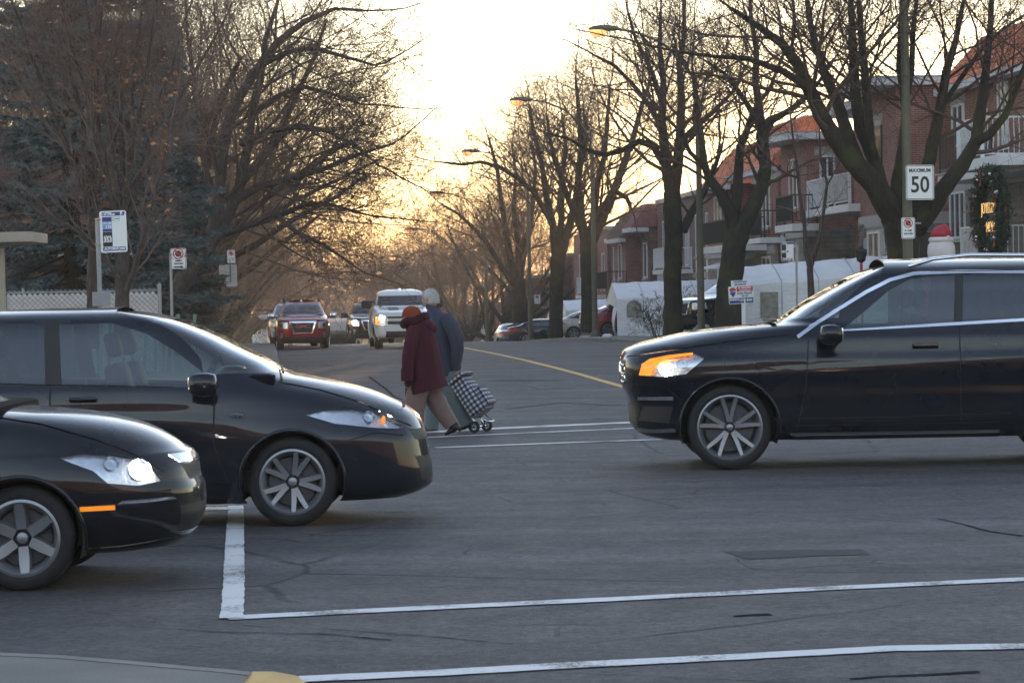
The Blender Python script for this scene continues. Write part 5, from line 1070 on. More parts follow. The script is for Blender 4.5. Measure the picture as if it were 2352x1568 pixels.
for k in range(16): a = rnd.uniform(0, 6.28); MB().ball((AR*math.cos(a)*rnd.uniform(.92, 1.08), .2, BR*math.sin(a)*rnd.uniform(.92, 1.08)), .055, 8, 6).build('bauble', rnd.choice([M_RED, M_SIGNW, M_CHROME]), o, True)
for a in (20, 75, 160, 215, 330): 
    q = Vector((AR*math.cos(R(a)), .22, BR*math.sin(R(a)))); MB().add([q, q+Vector((.16, .02, .10)), q+Vector((.16, .02, -.02)), q+Vector((-.16, .02, .10)), q+Vector((-.16, .02, -.02)), q+Vector((.09, .02, -.30)), q+Vector((.02, .02, -.30)), q+Vector((-.09, .02, -.28)), q+Vector((-.02, .02, -.28))], [(0, 1, 2), (0, 3, 4), (0, 5, 6), (0, 7, 8)]).build('bow', M_RED, o)
MT = lambda z: Matrix.Translation((0, .12, z)) @ Matrix.Rotation(R(180), 4, 'Z') @ Matrix.Rotation(R(90), 4, 'X')
text_mesh('JOYEUX', .42, M_LED, 'light_letters', o, MT(.10), .01, xs=.85, bold=-.012); text_mesh('NOEL', .40, M_LED, 'light_letters', o, MT(-.38) @ Matrix.Translation((.25, 0, 0)), .01, xs=.85, bold=-.012)
# signal and signs at the next junction down the hill
def far_thing(name, lab_, cat, x, y, d): p = at(x, y, d); t, s = to_st(p); return empty(name, lab_, cat, loc=(p.x, p.y, zroad(s)), rz=TH), p.z-zroad(s)
o, h = far_thing('traffic_light', 'green traffic light at the far junction left of the red wagon', 'traffic light', 576, 797, 245); MB().tube([(0, .1, 0), (0, .1, h+.9)], .07, 8).build('pole', M_BPAINT, o); MB().box((0, 0, h+.28), (.34, .22, 1.0), bev=.03).build('housing', M_BPAINT, o)
for k, m in enumerate((mat('green_signal', (.05, .8, .4), .3, emis=(.05, 1., .55), estr=8.), M_DARK, M_DARK)): MB().ball((0, -.11, h+.03+.3*k), (.13, .05, .13), 12, 8).build('lens', m, o, True)
for i, (x, y, w, hh, lb) in enumerate([(590, 781, .8, 1.0, 'pale square sign far down the left kerb, beside the green light'), (606, 772, .5, 1.2, 'tall pale sign far down the left kerb'), (613, 790, .45, .6, 'small low sign far down the left kerb'), (584, 772, .7, .5, 'wide street sign above the far green light')]):
    o, h = far_thing('street_sign', lb, 'sign', x, y, 235+4*i); MB().tube([(0, .06, 0), (0, .06, h)], .04, 6).build('post', M_STEEL, o); MB().box((0, 0, h), (w, .03, hh), bev=.008).build('board', M_SIGNW, o)
# ================================================================== vehicles
def paint(name, col, metal=.0, rough=.28, var=.06):
    m = mat(name, col, rough, metal, var=var, vscale=2.0, coat=1.0, spec=.12); n, l = nodes_of(m); b = n['Principled BSDF']
    # road film thrown up along the sills
    tc = n.new('ShaderNodeTexCoord'); sp = n.new('ShaderNodeSeparateXYZ'); l.new(tc.outputs['Object'], sp.inputs[0])
    r1 = n.new('ShaderNodeMapRange'); r1.inputs['From Min'].default_value = .72; r1.inputs['From Max'].default_value = .22; l.new(sp.outputs[2], r1.inputs['Value'])
    nz = n.new('ShaderNodeTexNoise'); nz.inputs['Scale'].default_value = 5; nz.inputs['Detail'].default_value = 8; nz.inputs['Roughness'].default_value = .7; l.new(tc.outputs['Object'], nz.inputs['Vector'])
    mu = n.new('ShaderNodeMath'); mu.operation = 'MULTIPLY'; r1.inputs['To Max'].default_value = .16; l.new(r1.outputs[0], mu.inputs[0]); l.new(nz.outputs[0], mu.inputs[1])
    mx = n.new('ShaderNodeMix'); mx.data_type = 'RGBA'; src = b.inputs['Base Color'].links[0].from_socket; l.new(src, mx.inputs['A']); mx.inputs['B'].default_value = (.13, .12, .11, 1); l.new(mu.outputs[0], mx.inputs['Factor']); l.new(mx.outputs['Result'], b.inputs['Base Color'])
    iv = n.new('ShaderNodeMath'); iv.operation = 'SUBTRACT'; iv.inputs[0].default_value = .85; l.new(mu.outputs[0], iv.inputs[1]); l.new(iv.outputs[0], b.inputs['Coat Weight']); return m
P_BLACK = paint('paint_black', (.005, .007, .011)); P_NAVY = paint('paint_charcoal', (.007, .010, .018)); P_SUV = paint('paint_graphite', (.005, .007, .012))
P_RED = paint('paint_maroon', (.26, .010, .020), 0, .4); P_WHITE = paint('paint_white', (.78, .78, .78), 0, .4); P_SILVER = paint('paint_silver', (.46, .46, .46), .4, .35); P_RED2 = paint('paint_red', (.34, .014, .030), 0, .4)
P_GREYB = paint('paint_blue_grey', (.05, .07, .12), .2)
def smoothf(lst):
    xs = np.array([a for a, _ in lst], float); ys = np.array([b for _, b in lst], float); f = _pchip(xs, ys); lo, hi = xs[0], xs[-1]; memo = {}
    def g(x):
        k = round(x, 5)
        if k not in memo: memo[k] = f(min(max(x, lo), hi))
        return memo[k]
    return g
def inpoly(x, y, P):
    c = False; j = len(P)-1
    for i in range(len(P)):
        xi, yi = P[i]; xj, yj = P[j]
        if (yi > y) != (yj > y) and x < (xj-xi)*(y-yi)/(yj-yi)+xi: c = not c
        j = i
    return c
def strip2(pl, w):
    """thin closed outline round a polyline"""
    L = []; Rr = []
    for i, p in enumerate(pl):
        a = pl[max(i-1, 0)]; b = pl[min(i+1, len(pl)-1)]; dx, dy = b[0]-a[0], b[1]-a[1]; n = math.hypot(dx, dy) or 1
        L.append((p[0]-dy/n*w/2, p[1]+dx/n*w/2)); Rr.append((p[0]+dy/n*w/2, p[1]-dx/n*w/2))
    return L+Rr[::-1]
def circ(cx, cz, r, n=40, a0=0, a1=360): return [(cx+r*math.cos(R(a0+(a1-a0)*k/n)), cz+r*math.sin(R(a0+(a1-a0)*k/n))) for k in range(n + (a1-a0 < 360))]
class Shell:
    """car skin: a closed outline at every height, from measured front, rear and width curves"""
    def __init__(s, front, rear, w, xm, nf=4., nr=4., wedge=0.0):
        s.xf = smoothf([(z, x) for x, z in front]); s.xr = smoothf([(z, x) for x, z in rear]); s.w0 = smoothf(w); s.xm = xm; s.wedge = wedge
        s.nf = smoothf(nf) if isinstance(nf, list) else (lambda z: nf); s.nr = smoothf(nr) if isinstance(nr, list) else (lambda z: nr)
        s.z0 = max(front[0][1], rear[0][1]); s.z1 = min(front[-1][1], rear[-1][1])
        lv = []
        for pr in (front, rear):
            f = s.xf if pr is front else s.xr; zz = np.linspace(s.z0, s.z1, 900); xx = np.array([f(z) for z in zz]); arc = np.concatenate([[0], np.cumsum(np.hypot(np.diff(xx), np.diff(zz)))])
            lv += list(np.interp(np.arange(0, arc[-1], .055), arc, zz))
        ww = np.linspace(s.z0, s.z1, 40); lv += list(ww); lv = sorted(lv); out = [s.z0]
        for z in lv:
            if z-out[-1] > .0045 and s.z1-z > .003: out.append(z)
        s.lv = np.array(out+[s.z1])
    def w(s, z): return s.w0(z)
    def vz(s, z): return float(np.interp(z, s.lv, np.arange(len(s.lv))))*.05
    def zv(s, v): return float(np.interp(v/.05, np.arange(len(s.lv)), s.lv))
    def P(s, ph, z):
        c, q = math.cos(ph), math.sin(ph); n = s.nf(z) if c >= 0 else s.nr(z); a = (s.xf(z)-s.xm) if c >= 0 else (s.xm-s.xr(z)); W_ = s.w(z)
        r_ = (abs(c)**n+abs(q)**n)**(-1/n); x = s.xm+a*r_*c; y = W_*r_*q
        if s.wedge:
            # shoulder crease that climbs towards the tail
            zz = z - s.wedge*(s.xm-x); y *= 1 + .0055*math.tanh((s.cz-zz)*26)*math.exp(-((s.cz-zz)/.22)**2)*(abs(q)**1.0)
        return Vector((x, y, z))
    cz = .9
    def N(s, ph, z):
        e = .012; z = min(max(z, s.z0+.002), s.z1-.0015); dz = min(.006, s.z1-z-.0005, z-s.z0) if s.z1-z > .002 else .0008
        a = s.P(ph+e, z)-s.P(ph-e, z); b = s.P(ph, z+dz)-s.P(ph, z-dz); n = a.cross(b)
        if n.length < 1e-9: return Vector((0, 0, 1))
        return n.normalized()
    def ph_side(s, x, z, sg):
        n = s.nf(z) if x >= s.xm else s.nr(z); a = (s.xf(z)-s.xm) if x >= s.xm else (s.xm-s.xr(z)); k = min(abs(x-s.xm)/a, .9995)
        yy = (1-k**n)**(1/n); return math.atan2(sg*yy, math.copysign(k, x-s.xm))
    def ph_end(s, y, z, front=True):
        n = s.nf(z) if front else s.nr(z); k = min(abs(y)/s.w(z), .9995); xx = (1-k**n)**(1/n); return math.atan2(math.copysign(k, y), xx if front else -xx)
    def Y(s, x, z, sg=1): p = s.P(s.ph_side(x, z, sg), z); return p.y
    def cut(s, regions, cols=120):
        """regions: (name, chart, outline); returns triangles grouped by region; chart L, R, F or B"""
        pts = []; edges = []; polys = []
        for name, chart, pl in regions:
            dense = []
            for i in range(len(pl)):
                a, b = pl[i], pl[(i+1) % len(pl)]; k = max(1, int(math.hypot(b[0]-a[0], b[1]-a[1])/.045))
                dense += [(a[0]+(b[0]-a[0])*j/k, a[1]+(b[1]-a[1])*j/k) for j in range(k)]
            uv = []
            for a, z in dense:
                z = min(max(z, s.z0+1e-4), s.z1-1e-3)
                ph = s.ph_side(a, z, 1 if chart == 'L' else -1) if chart in 'LR' else s.ph_end(a, z, chart == 'F')
                if chart == 'B' and ph < 0: ph += 2*math.pi
                uv.append((ph, s.vz(z)))
            i0 = len(pts); pts += uv; edges += [(i0+i, i0+(i+1) % len(uv)) for i in range(len(uv))]; polys.append((name, uv, chart))
        vmax = s.vz(s.z1)
        for j in range(len(s.lv)):
            for i in range(cols+1):
                pts.append((-math.pi+2*math.pi*i/cols, j*.05))
        V, E, F, ov, oe, of = delaunay_2d_cdt([Vector(p) for p in pts], edges, [], 0, 1e-5)
        bb = [(min(q[0] for q in uv), max(q[0] for q in uv), min(q[1] for q in uv), max(q[1] for q in uv)) for _, uv, _ in polys]
        groups = {}
        for f in F:
            cx = sum(V[i].x for i in f)/3; cy = sum(V[i].y for i in f)/3; nm = 'body'
            for (name, uv, chart), (x0, x1, y0, y1) in zip(polys, bb):
                xx = cx+2*math.pi if (chart == 'B' and cx < 0) else cx
                if x0 <= xx <= x1 and y0 <= cy <= y1 and inpoly(xx, cy, uv): nm = name; break
            groups.setdefault(nm, []).append(tuple(f))
        s.PV = [None]*len(V); s.UV = V; s.groups = groups; return groups
    def part(s, nm, name, m, parent, off=0.0, src=None):
        tris = s.groups.get(nm)
        if not tris: return None
        idx = {}; VV = []; NN = []; FF = []
        for f in tris:
            ff = []
            for i in f:
                if i not in idx:
                    idx[i] = len(VV); ph, z = s.UV[i].x, s.zv(s.UV[i].y); nn = s.N(ph, z); VV.append(s.P(ph, z)+nn*off); NN.append(nn)
                ff.append(idx[i])
            if len(set(ff)) == 3:
                # outward winding
                a, b, c = (VV[k] for k in ff)
                if (b-a).cross(c-a).dot(NN[ff[0]]) < 0: ff = ff[::-1]
                FF.append(tuple(ff))
        return mesh_obj(name, VV, FF, m, parent, normals=NN)
def wheel(par, x, y, r, rim_r, width, sg, spokes=5, twin=True, rim_m=None, rot=0.0):
    """tyre with rim, spokes and brake disc; axis along y, outer face towards sg*y"""
    rim_m = rim_m or M_RIM
    M = Matrix.Translation((x, y, r)) @ Matrix.Rotation(-sg*R(90), 4, 'X')
    h = width/2
    pr = [(rim_r, -h*.9), (rim_r+.012, -h), (r-.05, -h*1.02), (r-.016, -h*.92), (r-.002, -h*.72), (r, -h*.3), (r, h*.3), (r-.002, h*.72), (r-.016, h*.92), (r-.05, h*1.02), (rim_r+.012, h), (rim_r, h*.9)]
    o = MB().lathe(pr, 48, M).build('wheel', M_RUBBER, par, True, 50)
    mb = MB().lathe([(rim_r+.004, h*.93), (rim_r-.012, h*.97), (rim_r-.028, h*.80), (rim_r-.05, h*.2), (rim_r-.05, -h*.8)], 48, M)
    for k in range(spokes):
        for tw in ((-.16, .16) if twin else (0,)):
            a = 2*math.pi*k/spokes + rot + tw*.9; a2 = 2*math.pi*k/spokes+rot+tw*1.5; wv = .027 if twin else .044
            Q = []
            for rr, aa, zz, w2 in ((.05, a, h*.62, wv*.9), (rim_r*.55, (a+a2)/2, h*.70, wv), (rim_r-.02, a2, h*.88, wv*.8)):
                d = Vector((math.cos(aa), math.sin(aa), 0)); n = Vector((-d.y, d.x, 0))
                Q.append([d*rr-n*w2+Vector((0, 0, zz-.035)), d*rr-n*w2*.7+Vector((0, 0, zz)), d*rr+n*w2*.7+Vector((0, 0, zz)), d*rr+n*w2+Vector((0, 0, zz-.035))])
            mb.loft([[M @ v for v in q] for q in Q])
    mb.lathe([(.0, h*.74), (.020, h*.735), (.032, h*.68), (.036, h*.4)], 20, M)
    mb.build('rim', rim_m, o, True, 40)
    MB().lathe([(.03, h*.12), (rim_r*.74, h*.12), (rim_r*.74, h*.02)], 32, M).build('brake_disc', M_DISC, o, True, 30)
    MB().lathe([(0.0, -h*.1), (rim_r-.045, -h*.1)], 32, M).build('wheel_back', M_DARK, o)
    return o
def well(par, sh, x, r, ra, sg):
    """dark inner lining of a wheel opening"""
    W_ = abs(sh.Y(x, r*1.2, 1)); b = MB(); n = 24; ys = (W_-.012, W_-.42)
    V = []; 
    for y in ys:
        for k in range(n+1):
            a = R(-20+220*k/n); V.append((x+(ra+.006)*math.cos(a), sg*y, r+(ra+.006)*math.sin(a)))
    F = [(k, k+1, n+2+k, n+1+k) for k in range(n)] + [tuple(range(n+1, 2*n+2))]
    b.add(V, F); b.build('wheel_arch_liner', M_DARK, par)
def mirror(par, x, y, z, sg, m, size=(.15, .22, .16)):
    o = MB().box((x, y+sg*.12, z), size, bev=min(size)*.38).build('mirror', m, par, True)
    MB().box((x-.02, y, z-.04), (.05, .14, .05), bev=.01).build('mirror_arm', M_DARK, o)
    MB().box((x-size[0]*.5, y+sg*.12, z), (.012, size[1]*.72, size[2]*.66), bev=.004).build('mirror_glass', M_CHROME, o, True)
def seats(par, xs, zb, w=.36):
    for x in xs:
        for sg in (-1, 1):
            b = MB(); Mt = Matrix.Rotation(R(-14), 3, 'Y')
            b.box((x, sg*w, zb+.30), (.14, .46, .66), Mt, bev=.05); b.box((x-.09, sg*w, zb+.76), (.10, .26, .18), Mt, bev=.04); b.box((x+.26, sg*w, zb+.0), (.52, .48, .16), bev=.05)
            b.build('seat', M_CABIN, par, True, 50)
def lamp_bowl(par, sh, nm, bulbs, r=.035, m=None, off=-.045):
    """reflector behind the lens, with lit bulbs"""
    o = sh.part(nm, 'reflector', M_REFL, par, off)
    for p in bulbs: MB().ball(p, (r*.6, r, r), 12, 8).build('bulb', m or M_BULB, par, True)
def car(name, label, cat, loc, heading, sp, group=None):
    root = empty(name, label, cat, group, loc, heading)
    sh = Shell(sp['front'], sp['rear'], sp['w'], sp['xm'], sp.get('nf', 4.), sp.get('nr', 4.), sp.get('wedge', 0)); sh.cz = sp.get('cz', .9)
    r, rr, wb, ra = sp['r'], sp['rim'], sp['wb'], sp['ra']; reg = []; P = sp['paint']
    for ch in 'LR':
        for nm, pl in sp.get('side', []): reg.append((nm+ch, ch, pl))
        for pl, w in sp.get('seams', []): reg.append(('seam', ch, strip2(pl, w)))
        for x in (0, -wb): reg.append(('HOLE', ch, circ(x, r, ra) ))
        for nm, pl in sp.get('side_late', []): reg.append((nm+ch, ch, pl))
    for ch, key in (('F', 'face'), ('B', 'back')):
        for nm, pl in sp.get(key, []): reg.append((nm, ch, pl))
        for nm, pl in sp.get(key+'2', []):
            reg.append((nm+'L', ch, pl)); reg.append((nm+'R', ch, [(-a, b) for a, b in pl[::-1]]))
        for pl, w in sp.get(key+'_seams', []): reg.append(('seam', ch, strip2(pl, w)))
    # holes first so the arches always win
    reg.sort(key=lambda q: 0 if q[0] == 'HOLE' else 1)
    sh.cut(reg, sp.get('cols', 120)); parts = {}
    bo = sh.part('body', 'body', P, root); parts['body'] = bo; pgap = sh.part('seam', 'panel_gap', M_DARK, bo, -.008)
    if pgap: tag(pgap, kind='stuff')
    mm = sp.get('mats', {})
    for nm in sorted(sh.groups):
        if nm in ('body', 'seam', 'HOLE'): continue
        base = nm[:-1] if nm[-1] in 'LR' and nm[:-1] in mm else nm
        pn, m, off = mm[base]; parts[nm] = sh.part(nm, pn, m, root, off)
        if pn in ('headlight',): lamp_bowl(parts[nm], sh, nm, [], off=-.03)
    # underbody and cabin floor
    xf, xr = sh.xf(.4)-.62, sh.xr(.5)+.62; zb = sp.get('floor', .30)
    MB().box(((xf+xr)/2, 0, zb+.03), (xf-xr, sh.w(.5)*1.36, .16)).build('underbody', M_DARK, root)
    if sp.get('cabin'):
        c0, c1, zc, seatx = sp['cabin']; MB().box(((c0+c1)/2, 0, zc-.12), (abs(c0-c1), sh.w(zc)*1.70, .10)).build('cabin_floor', M_CABIN, root)
        MB().box((c0-.12, 0, zc+.02), (.5, sh.w(zc)*1.62, .18), bev=.05).build('dashboard', M_CABIN, root); seats(root, seatx, zc-.42, sh.w(zc)*.45)
        b = MB(); n = 20; Mt = Matrix.Translation((c0-.48, sh.w(zc)*.45, zc+.06)) @ Matrix.Rotation(R(-65), 4, 'Y')
        b.tube([Mt @ Vector((.18*math.cos(6.283*k/n), .18*math.sin(6.283*k/n), 0)) for k in range(n+1)], .014, 6, False); b.build('steering_wheel', M_DARK, root, True)
    tw = sp.get('tyre_w', .215)
    for x in (0, -wb):
        for sg in (-1, 1):
            W_ = abs(sh.Y(x, r*1.25, 1)); wheel(root, x, sg*(W_-tw/2-sp.get('inset', .025)), r, rr, tw, sg, sp.get('spokes', 5), sp.get('twin', True), rot=sp.get('rot', .4)+x); well(root, sh, x, r, ra, sg)
            lip = MB().tube([(x+(ra+.004)*math.cos(R(a)), sg*(abs(sh.Y(x+(ra+.004)*math.cos(R(a)), max(sh.z0+.01, r+(ra+.004)*math.sin(R(a)))))+.002), r+(ra+.004)*math.sin(R(a))) for a in range(-12, 193, 8)], .016, 6, False); lip.build('arch_lip', sp.get('lip', P), root, True)
    return root, sh, parts
def bowl(par, p, sg, r, tilt=62):
    M = Matrix.Translation(p) @ Matrix.Rotation(-sg*R(tilt), 4, 'X') @ Matrix.Rotation(R(18), 4, 'Y')
    MB().lathe([(0, -.02), (r*.45, -.015), (r*.8, .0), (r, .03)], 22, M).build('lamp_bowl', M_CHROME, par, True)
def bulb(par, p, r=.03, m=None): MB().ball(p, (r*.5, r, r), 12, 8).build('bulb', m or M_BULB, par, True)
LAMPS = {'glass': ('window', M_GLASS, 0), 'glassd': ('window', M_GLASSD, 0), 'screen': ('windscreen', M_WSCREEN, 0), 'head': ('headlight', M_LENS, 0.0), 'door': ('door', P_BLACK, 0), 'trim': ('trim', M_CHROME, .004),
         'amber': ('side_marker', M_AMBERD, .004), 'dark': ('lower_grille', M_DARK, -.004), 'pillar': ('pillar', M_DARK, .001), 'grille': ('grille', M_DARK, -.003), 'fog': ('fog_light', M_FOG, .003), 'plate': ('licence_plate', M_SIGNW, .006), 'tail': ('tail_light', M_REDLAMP, .003), 'cladding': ('cladding', M_DARK, .004)}
def mats_for(p, **kw): d = dict(LAMPS); d['door'] = ('door', p, 0); d.update(kw); return d
def gxy(x, d): return (x-CX)*d/FV
def offset_poly(pl, k):
    cx = sum(p[0] for p in pl)/len(pl); cz = sum(p[1] for p in pl)/len(pl); return [(cx+(a-cx)*k, cz+(b-cz)*k) for a, b in pl]
# ---- charcoal minivan crossing to the right
win = [(-1.66, 1.065), (-1.70, 1.50), (-1.32, 1.505), (-1.06, 1.425), (-.84, 1.29), (-.63, 1.13), (-.60, 1.02), (-1.1, 1.045)]
rwin = [(-2.62, 1.11), (-2.58, 1.50), (-2.2, 1.515), (-1.81, 1.51), (-1.78, 1.068)]; qwin = [(-3.25, 1.16), (-3.05, 1.47), (-2.72, 1.49), (-2.74, 1.12)]
mz = dict(paint=P_NAVY, wb=2.75, r=.325, rim=.238, ra=.375, xm=-1.3, cols=132,
    front=[(.80, .17), (.90, .20), (1.0, .27), (1.0, .36), (.985, .47), (.965, .58), (.95, .66), (.90, .765), (.81, .842), (.67, .912), (.48, .982), (.29, 1.03), (.15, 1.06), (-.06, 1.107), (-.266, 1.222), (-.455, 1.318), (-.60, 1.395), (-.83, 1.495), (-.98, 1.54), (-1.2, 1.578), (-1.5, 1.606), (-1.75, 1.618)],
    rear=[(-3.40, .17), (-3.46, .30), (-3.52, .5), (-3.5, .8), (-3.45, 1.05), (-3.36, 1.3), (-3.2, 1.5), (-2.9, 1.57), (-2.3, 1.608), (-1.85, 1.618)],
    w=[(.17, .74), (.22, .80), (.35, .855), (.55, .872), (.75, .875), (.9, .868), (1.0, .85), (1.07, .815), (1.15, .785), (1.3, .73), (1.45, .67), (1.52, .625), (1.57, .55), (1.60, .42), (1.613, .22), (1.618, .04)],
    nf=[(.17, 3.2), (.6, 3.2), (.8, 2.7), (1.0, 2.6), (1.12, 3.4), (1.3, 4.0), (1.5, 4.2), (1.62, 3.5)], nr=4.5, wedge=.03, cz=.83,
    side=[('glass', win), ('glassd', rwin), ('glassd', qwin), ('head', [(.09, .815), (.245, .851), (.448, .852), (.633, .81), (.772, .727), (.815, .685), (.587, .705), (.311, .743)])],
    seams=[([(-.45, .30), (-.56, .62), (-.55, .98), (-.62, 1.03)], .012), ([(-1.74, .30), (-1.74, 1.06)], .012), ([(.86, .70), (.5, .885), (.2, .985), (-.1, 1.05)], .010), ([(-.62, 1.03), (-1.2, 1.045), (-1.75, 1.06), (-2.7, 1.105)], .012), ([(-.42, .33), (-1.74, .33), (-2.5, .33)], .010), ([(.42, .62), (.60, .665), (.80, .64)], .010)],
    side_late=[('pillar', [(-1.84, 1.06), (-1.88, 1.53), (-1.62, 1.53), (-1.60, 1.04)]), ('door', [(-.45, .33), (-.55, .62), (-.56, 1.03), (-1.74, 1.06), (-1.74, .33)]), ('door', [(-1.745, .33), (-1.745, 1.06), (-2.5, 1.10), (-2.62, .78), (-2.36, .55), (-2.36, .33)])],
    face=[('screen', [(-.765, 1.12), (-.60, 1.525), (.60, 1.525), (.765, 1.12)]), ('grille', [(-.42, .60), (-.45, .68), (.45, .68), (.42, .60)]), ('dark', [(-.40, .30), (-.46, .48), (.46, .48), (.40, .30)])],
    mats=mats_for(P_NAVY), cabin=(-.25, -3.1, 1.0, (-1.25, -2.25)), tyre_w=.205, spokes=5, rot=1.2)
dM = 19.95; pv, sv, _ = car('minivan', 'charcoal minivan crossing to the right with clear headlight and five spoke wheels', 'van', (gxy(665, dM), dM+.80, 0), 0.0, mz, 'dark cars crossing the junction')
for sg in (-1, 1):
    mirror(pv, -.60, sg*.93, 1.055, sg, P_NAVY, (.20, .26, .17)); bowl(pv, (.55, sg*(abs(sv.Y(.55, .775))-.05), .772), sg, .045); bulb(pv, (.66, sg*(abs(sv.Y(.66, .76))-.03), .755), .03, M_AMBER if sg < 0 else M_BULB)
    for x in (-1.50, -2.30): MB().box((x, sg*(abs(sv.Y(x, .95))+.028), .955), (.20, .03, .035), bev=.012).build('door_handle', P_NAVY, pv, True)
    MB().ball((-.40, sg*(abs(sv.Y(-.40, .82))), .82), (.06, .012, .025), 12, 6).build('indicator', M_LENS, pv, True)
MB().tube([(-.07, -.55, 1.118), (-.12, -.1, 1.16), (-.05, .45, 1.115)], .010, 5).build('wiper', M_DARK, pv)
MB().box((.80, -.28, .86), (.02, .01, .05)).build('washer_jet', M_CHROME, pv)
# ---- black hatchback in front of it
el = dict(paint=P_BLACK, wb=2.70, r=.305, rim=.222, ra=.352, xm=-1.3, cols=132,
    front=[(.70, .19), (.81, .205), (.915, .28), (.972, .42), (.968, .54), (.94, .62), (.935, .69), (.90, .757), (.85, .788), (.787, .835), (.671, .90), (.518, .953), (.286, 1.0), (.055, 1.024), (-.15, 1.045), (-.30, 1.10), (-.62, 1.265), (-.95, 1.39), (-1.2, 1.447), (-1.5, 1.478), (-1.75, 1.485)],
    rear=[(-3.30, .19), (-3.42, .3), (-3.5, .5), (-3.48, .8), (-3.4, 1.0), (-3.2, 1.2), (-3.0, 1.36), (-2.6, 1.44), (-2.1, 1.478), (-1.85, 1.485)],
    w=[(.19, .72), (.24, .80), (.4, .86), (.6, .877), (.75, .875), (.88, .855), (.97, .825), (1.03, .79), (1.1, .75), (1.25, .69), (1.38, .62), (1.44, .53), (1.47, .38), (1.481, .18), (1.485, .04)],
    nf=[(.19, 3.0), (.6, 3.1), (.78, 2.7), (1.0, 2.6), (1.1, 3.4), (1.49, 4)], nr=4.0, wedge=.02, cz=.80,
    side=[('glass', [(-1.55, 1.02), (-1.6, 1.38), (-1.25, 1.39), (-.95, 1.30), (-.55, 1.10), (-.5, 1.03)]), ('glassd', [(-2.6, 1.06), (-2.5, 1.36), (-1.7, 1.385), (-1.66, 1.025)]),
          ('head', [(.20, .772), (.342, .792), (.53, .778), (.667, .745), (.742, .685), (.795, .61), (.66, .588), (.494, .61), (.409, .684), (.283, .735)]), ('amber', [(.335, .452), (.335, .480), (.53, .483), (.53, .455)]), ('trim', [(.545, .488), (.57, .506), (.84, .512), (.86, .497), (.70, .490)])],
    seams=[([(-.46, .30), (-.55, .6), (-.5, 1.02)], .010), ([(-1.62, .30), (-1.62, 1.02)], .010), ([(.79, .66), (.62, .77), (.4, .86), (.1, .955), (-.15, 1.0)], .009), ([(.36, .56), (.52, .572), (.70, .548), (.83, .55)], .009), ([(.10, .225), (.55, .235), (.85, .27)], .010), ([(-.5, 1.02), (-1.6, 1.03), (-2.6, 1.06)], .011)],
    face=[('screen', [(-.735, 1.10), (-.58, 1.41), (.58, 1.41), (.735, 1.10)]), ('trim', [(-.36, .705), (-.40, .755), (.40, .755), (.36, .705), (0, .70)]), ('grille', [(-.30, .60), (-.36, .695), (0, .692), (.36, .695), (.30, .60)]), ('dark', [(-.40, .30), (-.44, .46), (.44, .46), (.40, .30)])],
    mats=mats_for(P_BLACK), cabin=(-.25, -3.0, .96, (-1.2, -2.2)), tyre_w=.205, spokes=6, twin=False, rot=.6)
dE = 15.75; pe, se, _ = car('hatchback', 'black car nose at the far left with lit headlight and orange side reflector', 'car', (gxy(38, dE), dE+.80, 0), 0.0, el, 'dark cars crossing the junction')
for sg in (-1, 1):
    mirror(pe, -.52, sg*.92, 1.03, sg, P_BLACK); bulb(pe, (.70, sg*(abs(se.Y(.70, .67))-.02), .665), .045)
    bowl(pe, (.655, sg*(abs(se.Y(.655, .67))-.05), .665), sg, .068); bowl(pe, (.50, sg*(abs(se.Y(.50, .71))-.045), .71), sg, .045)
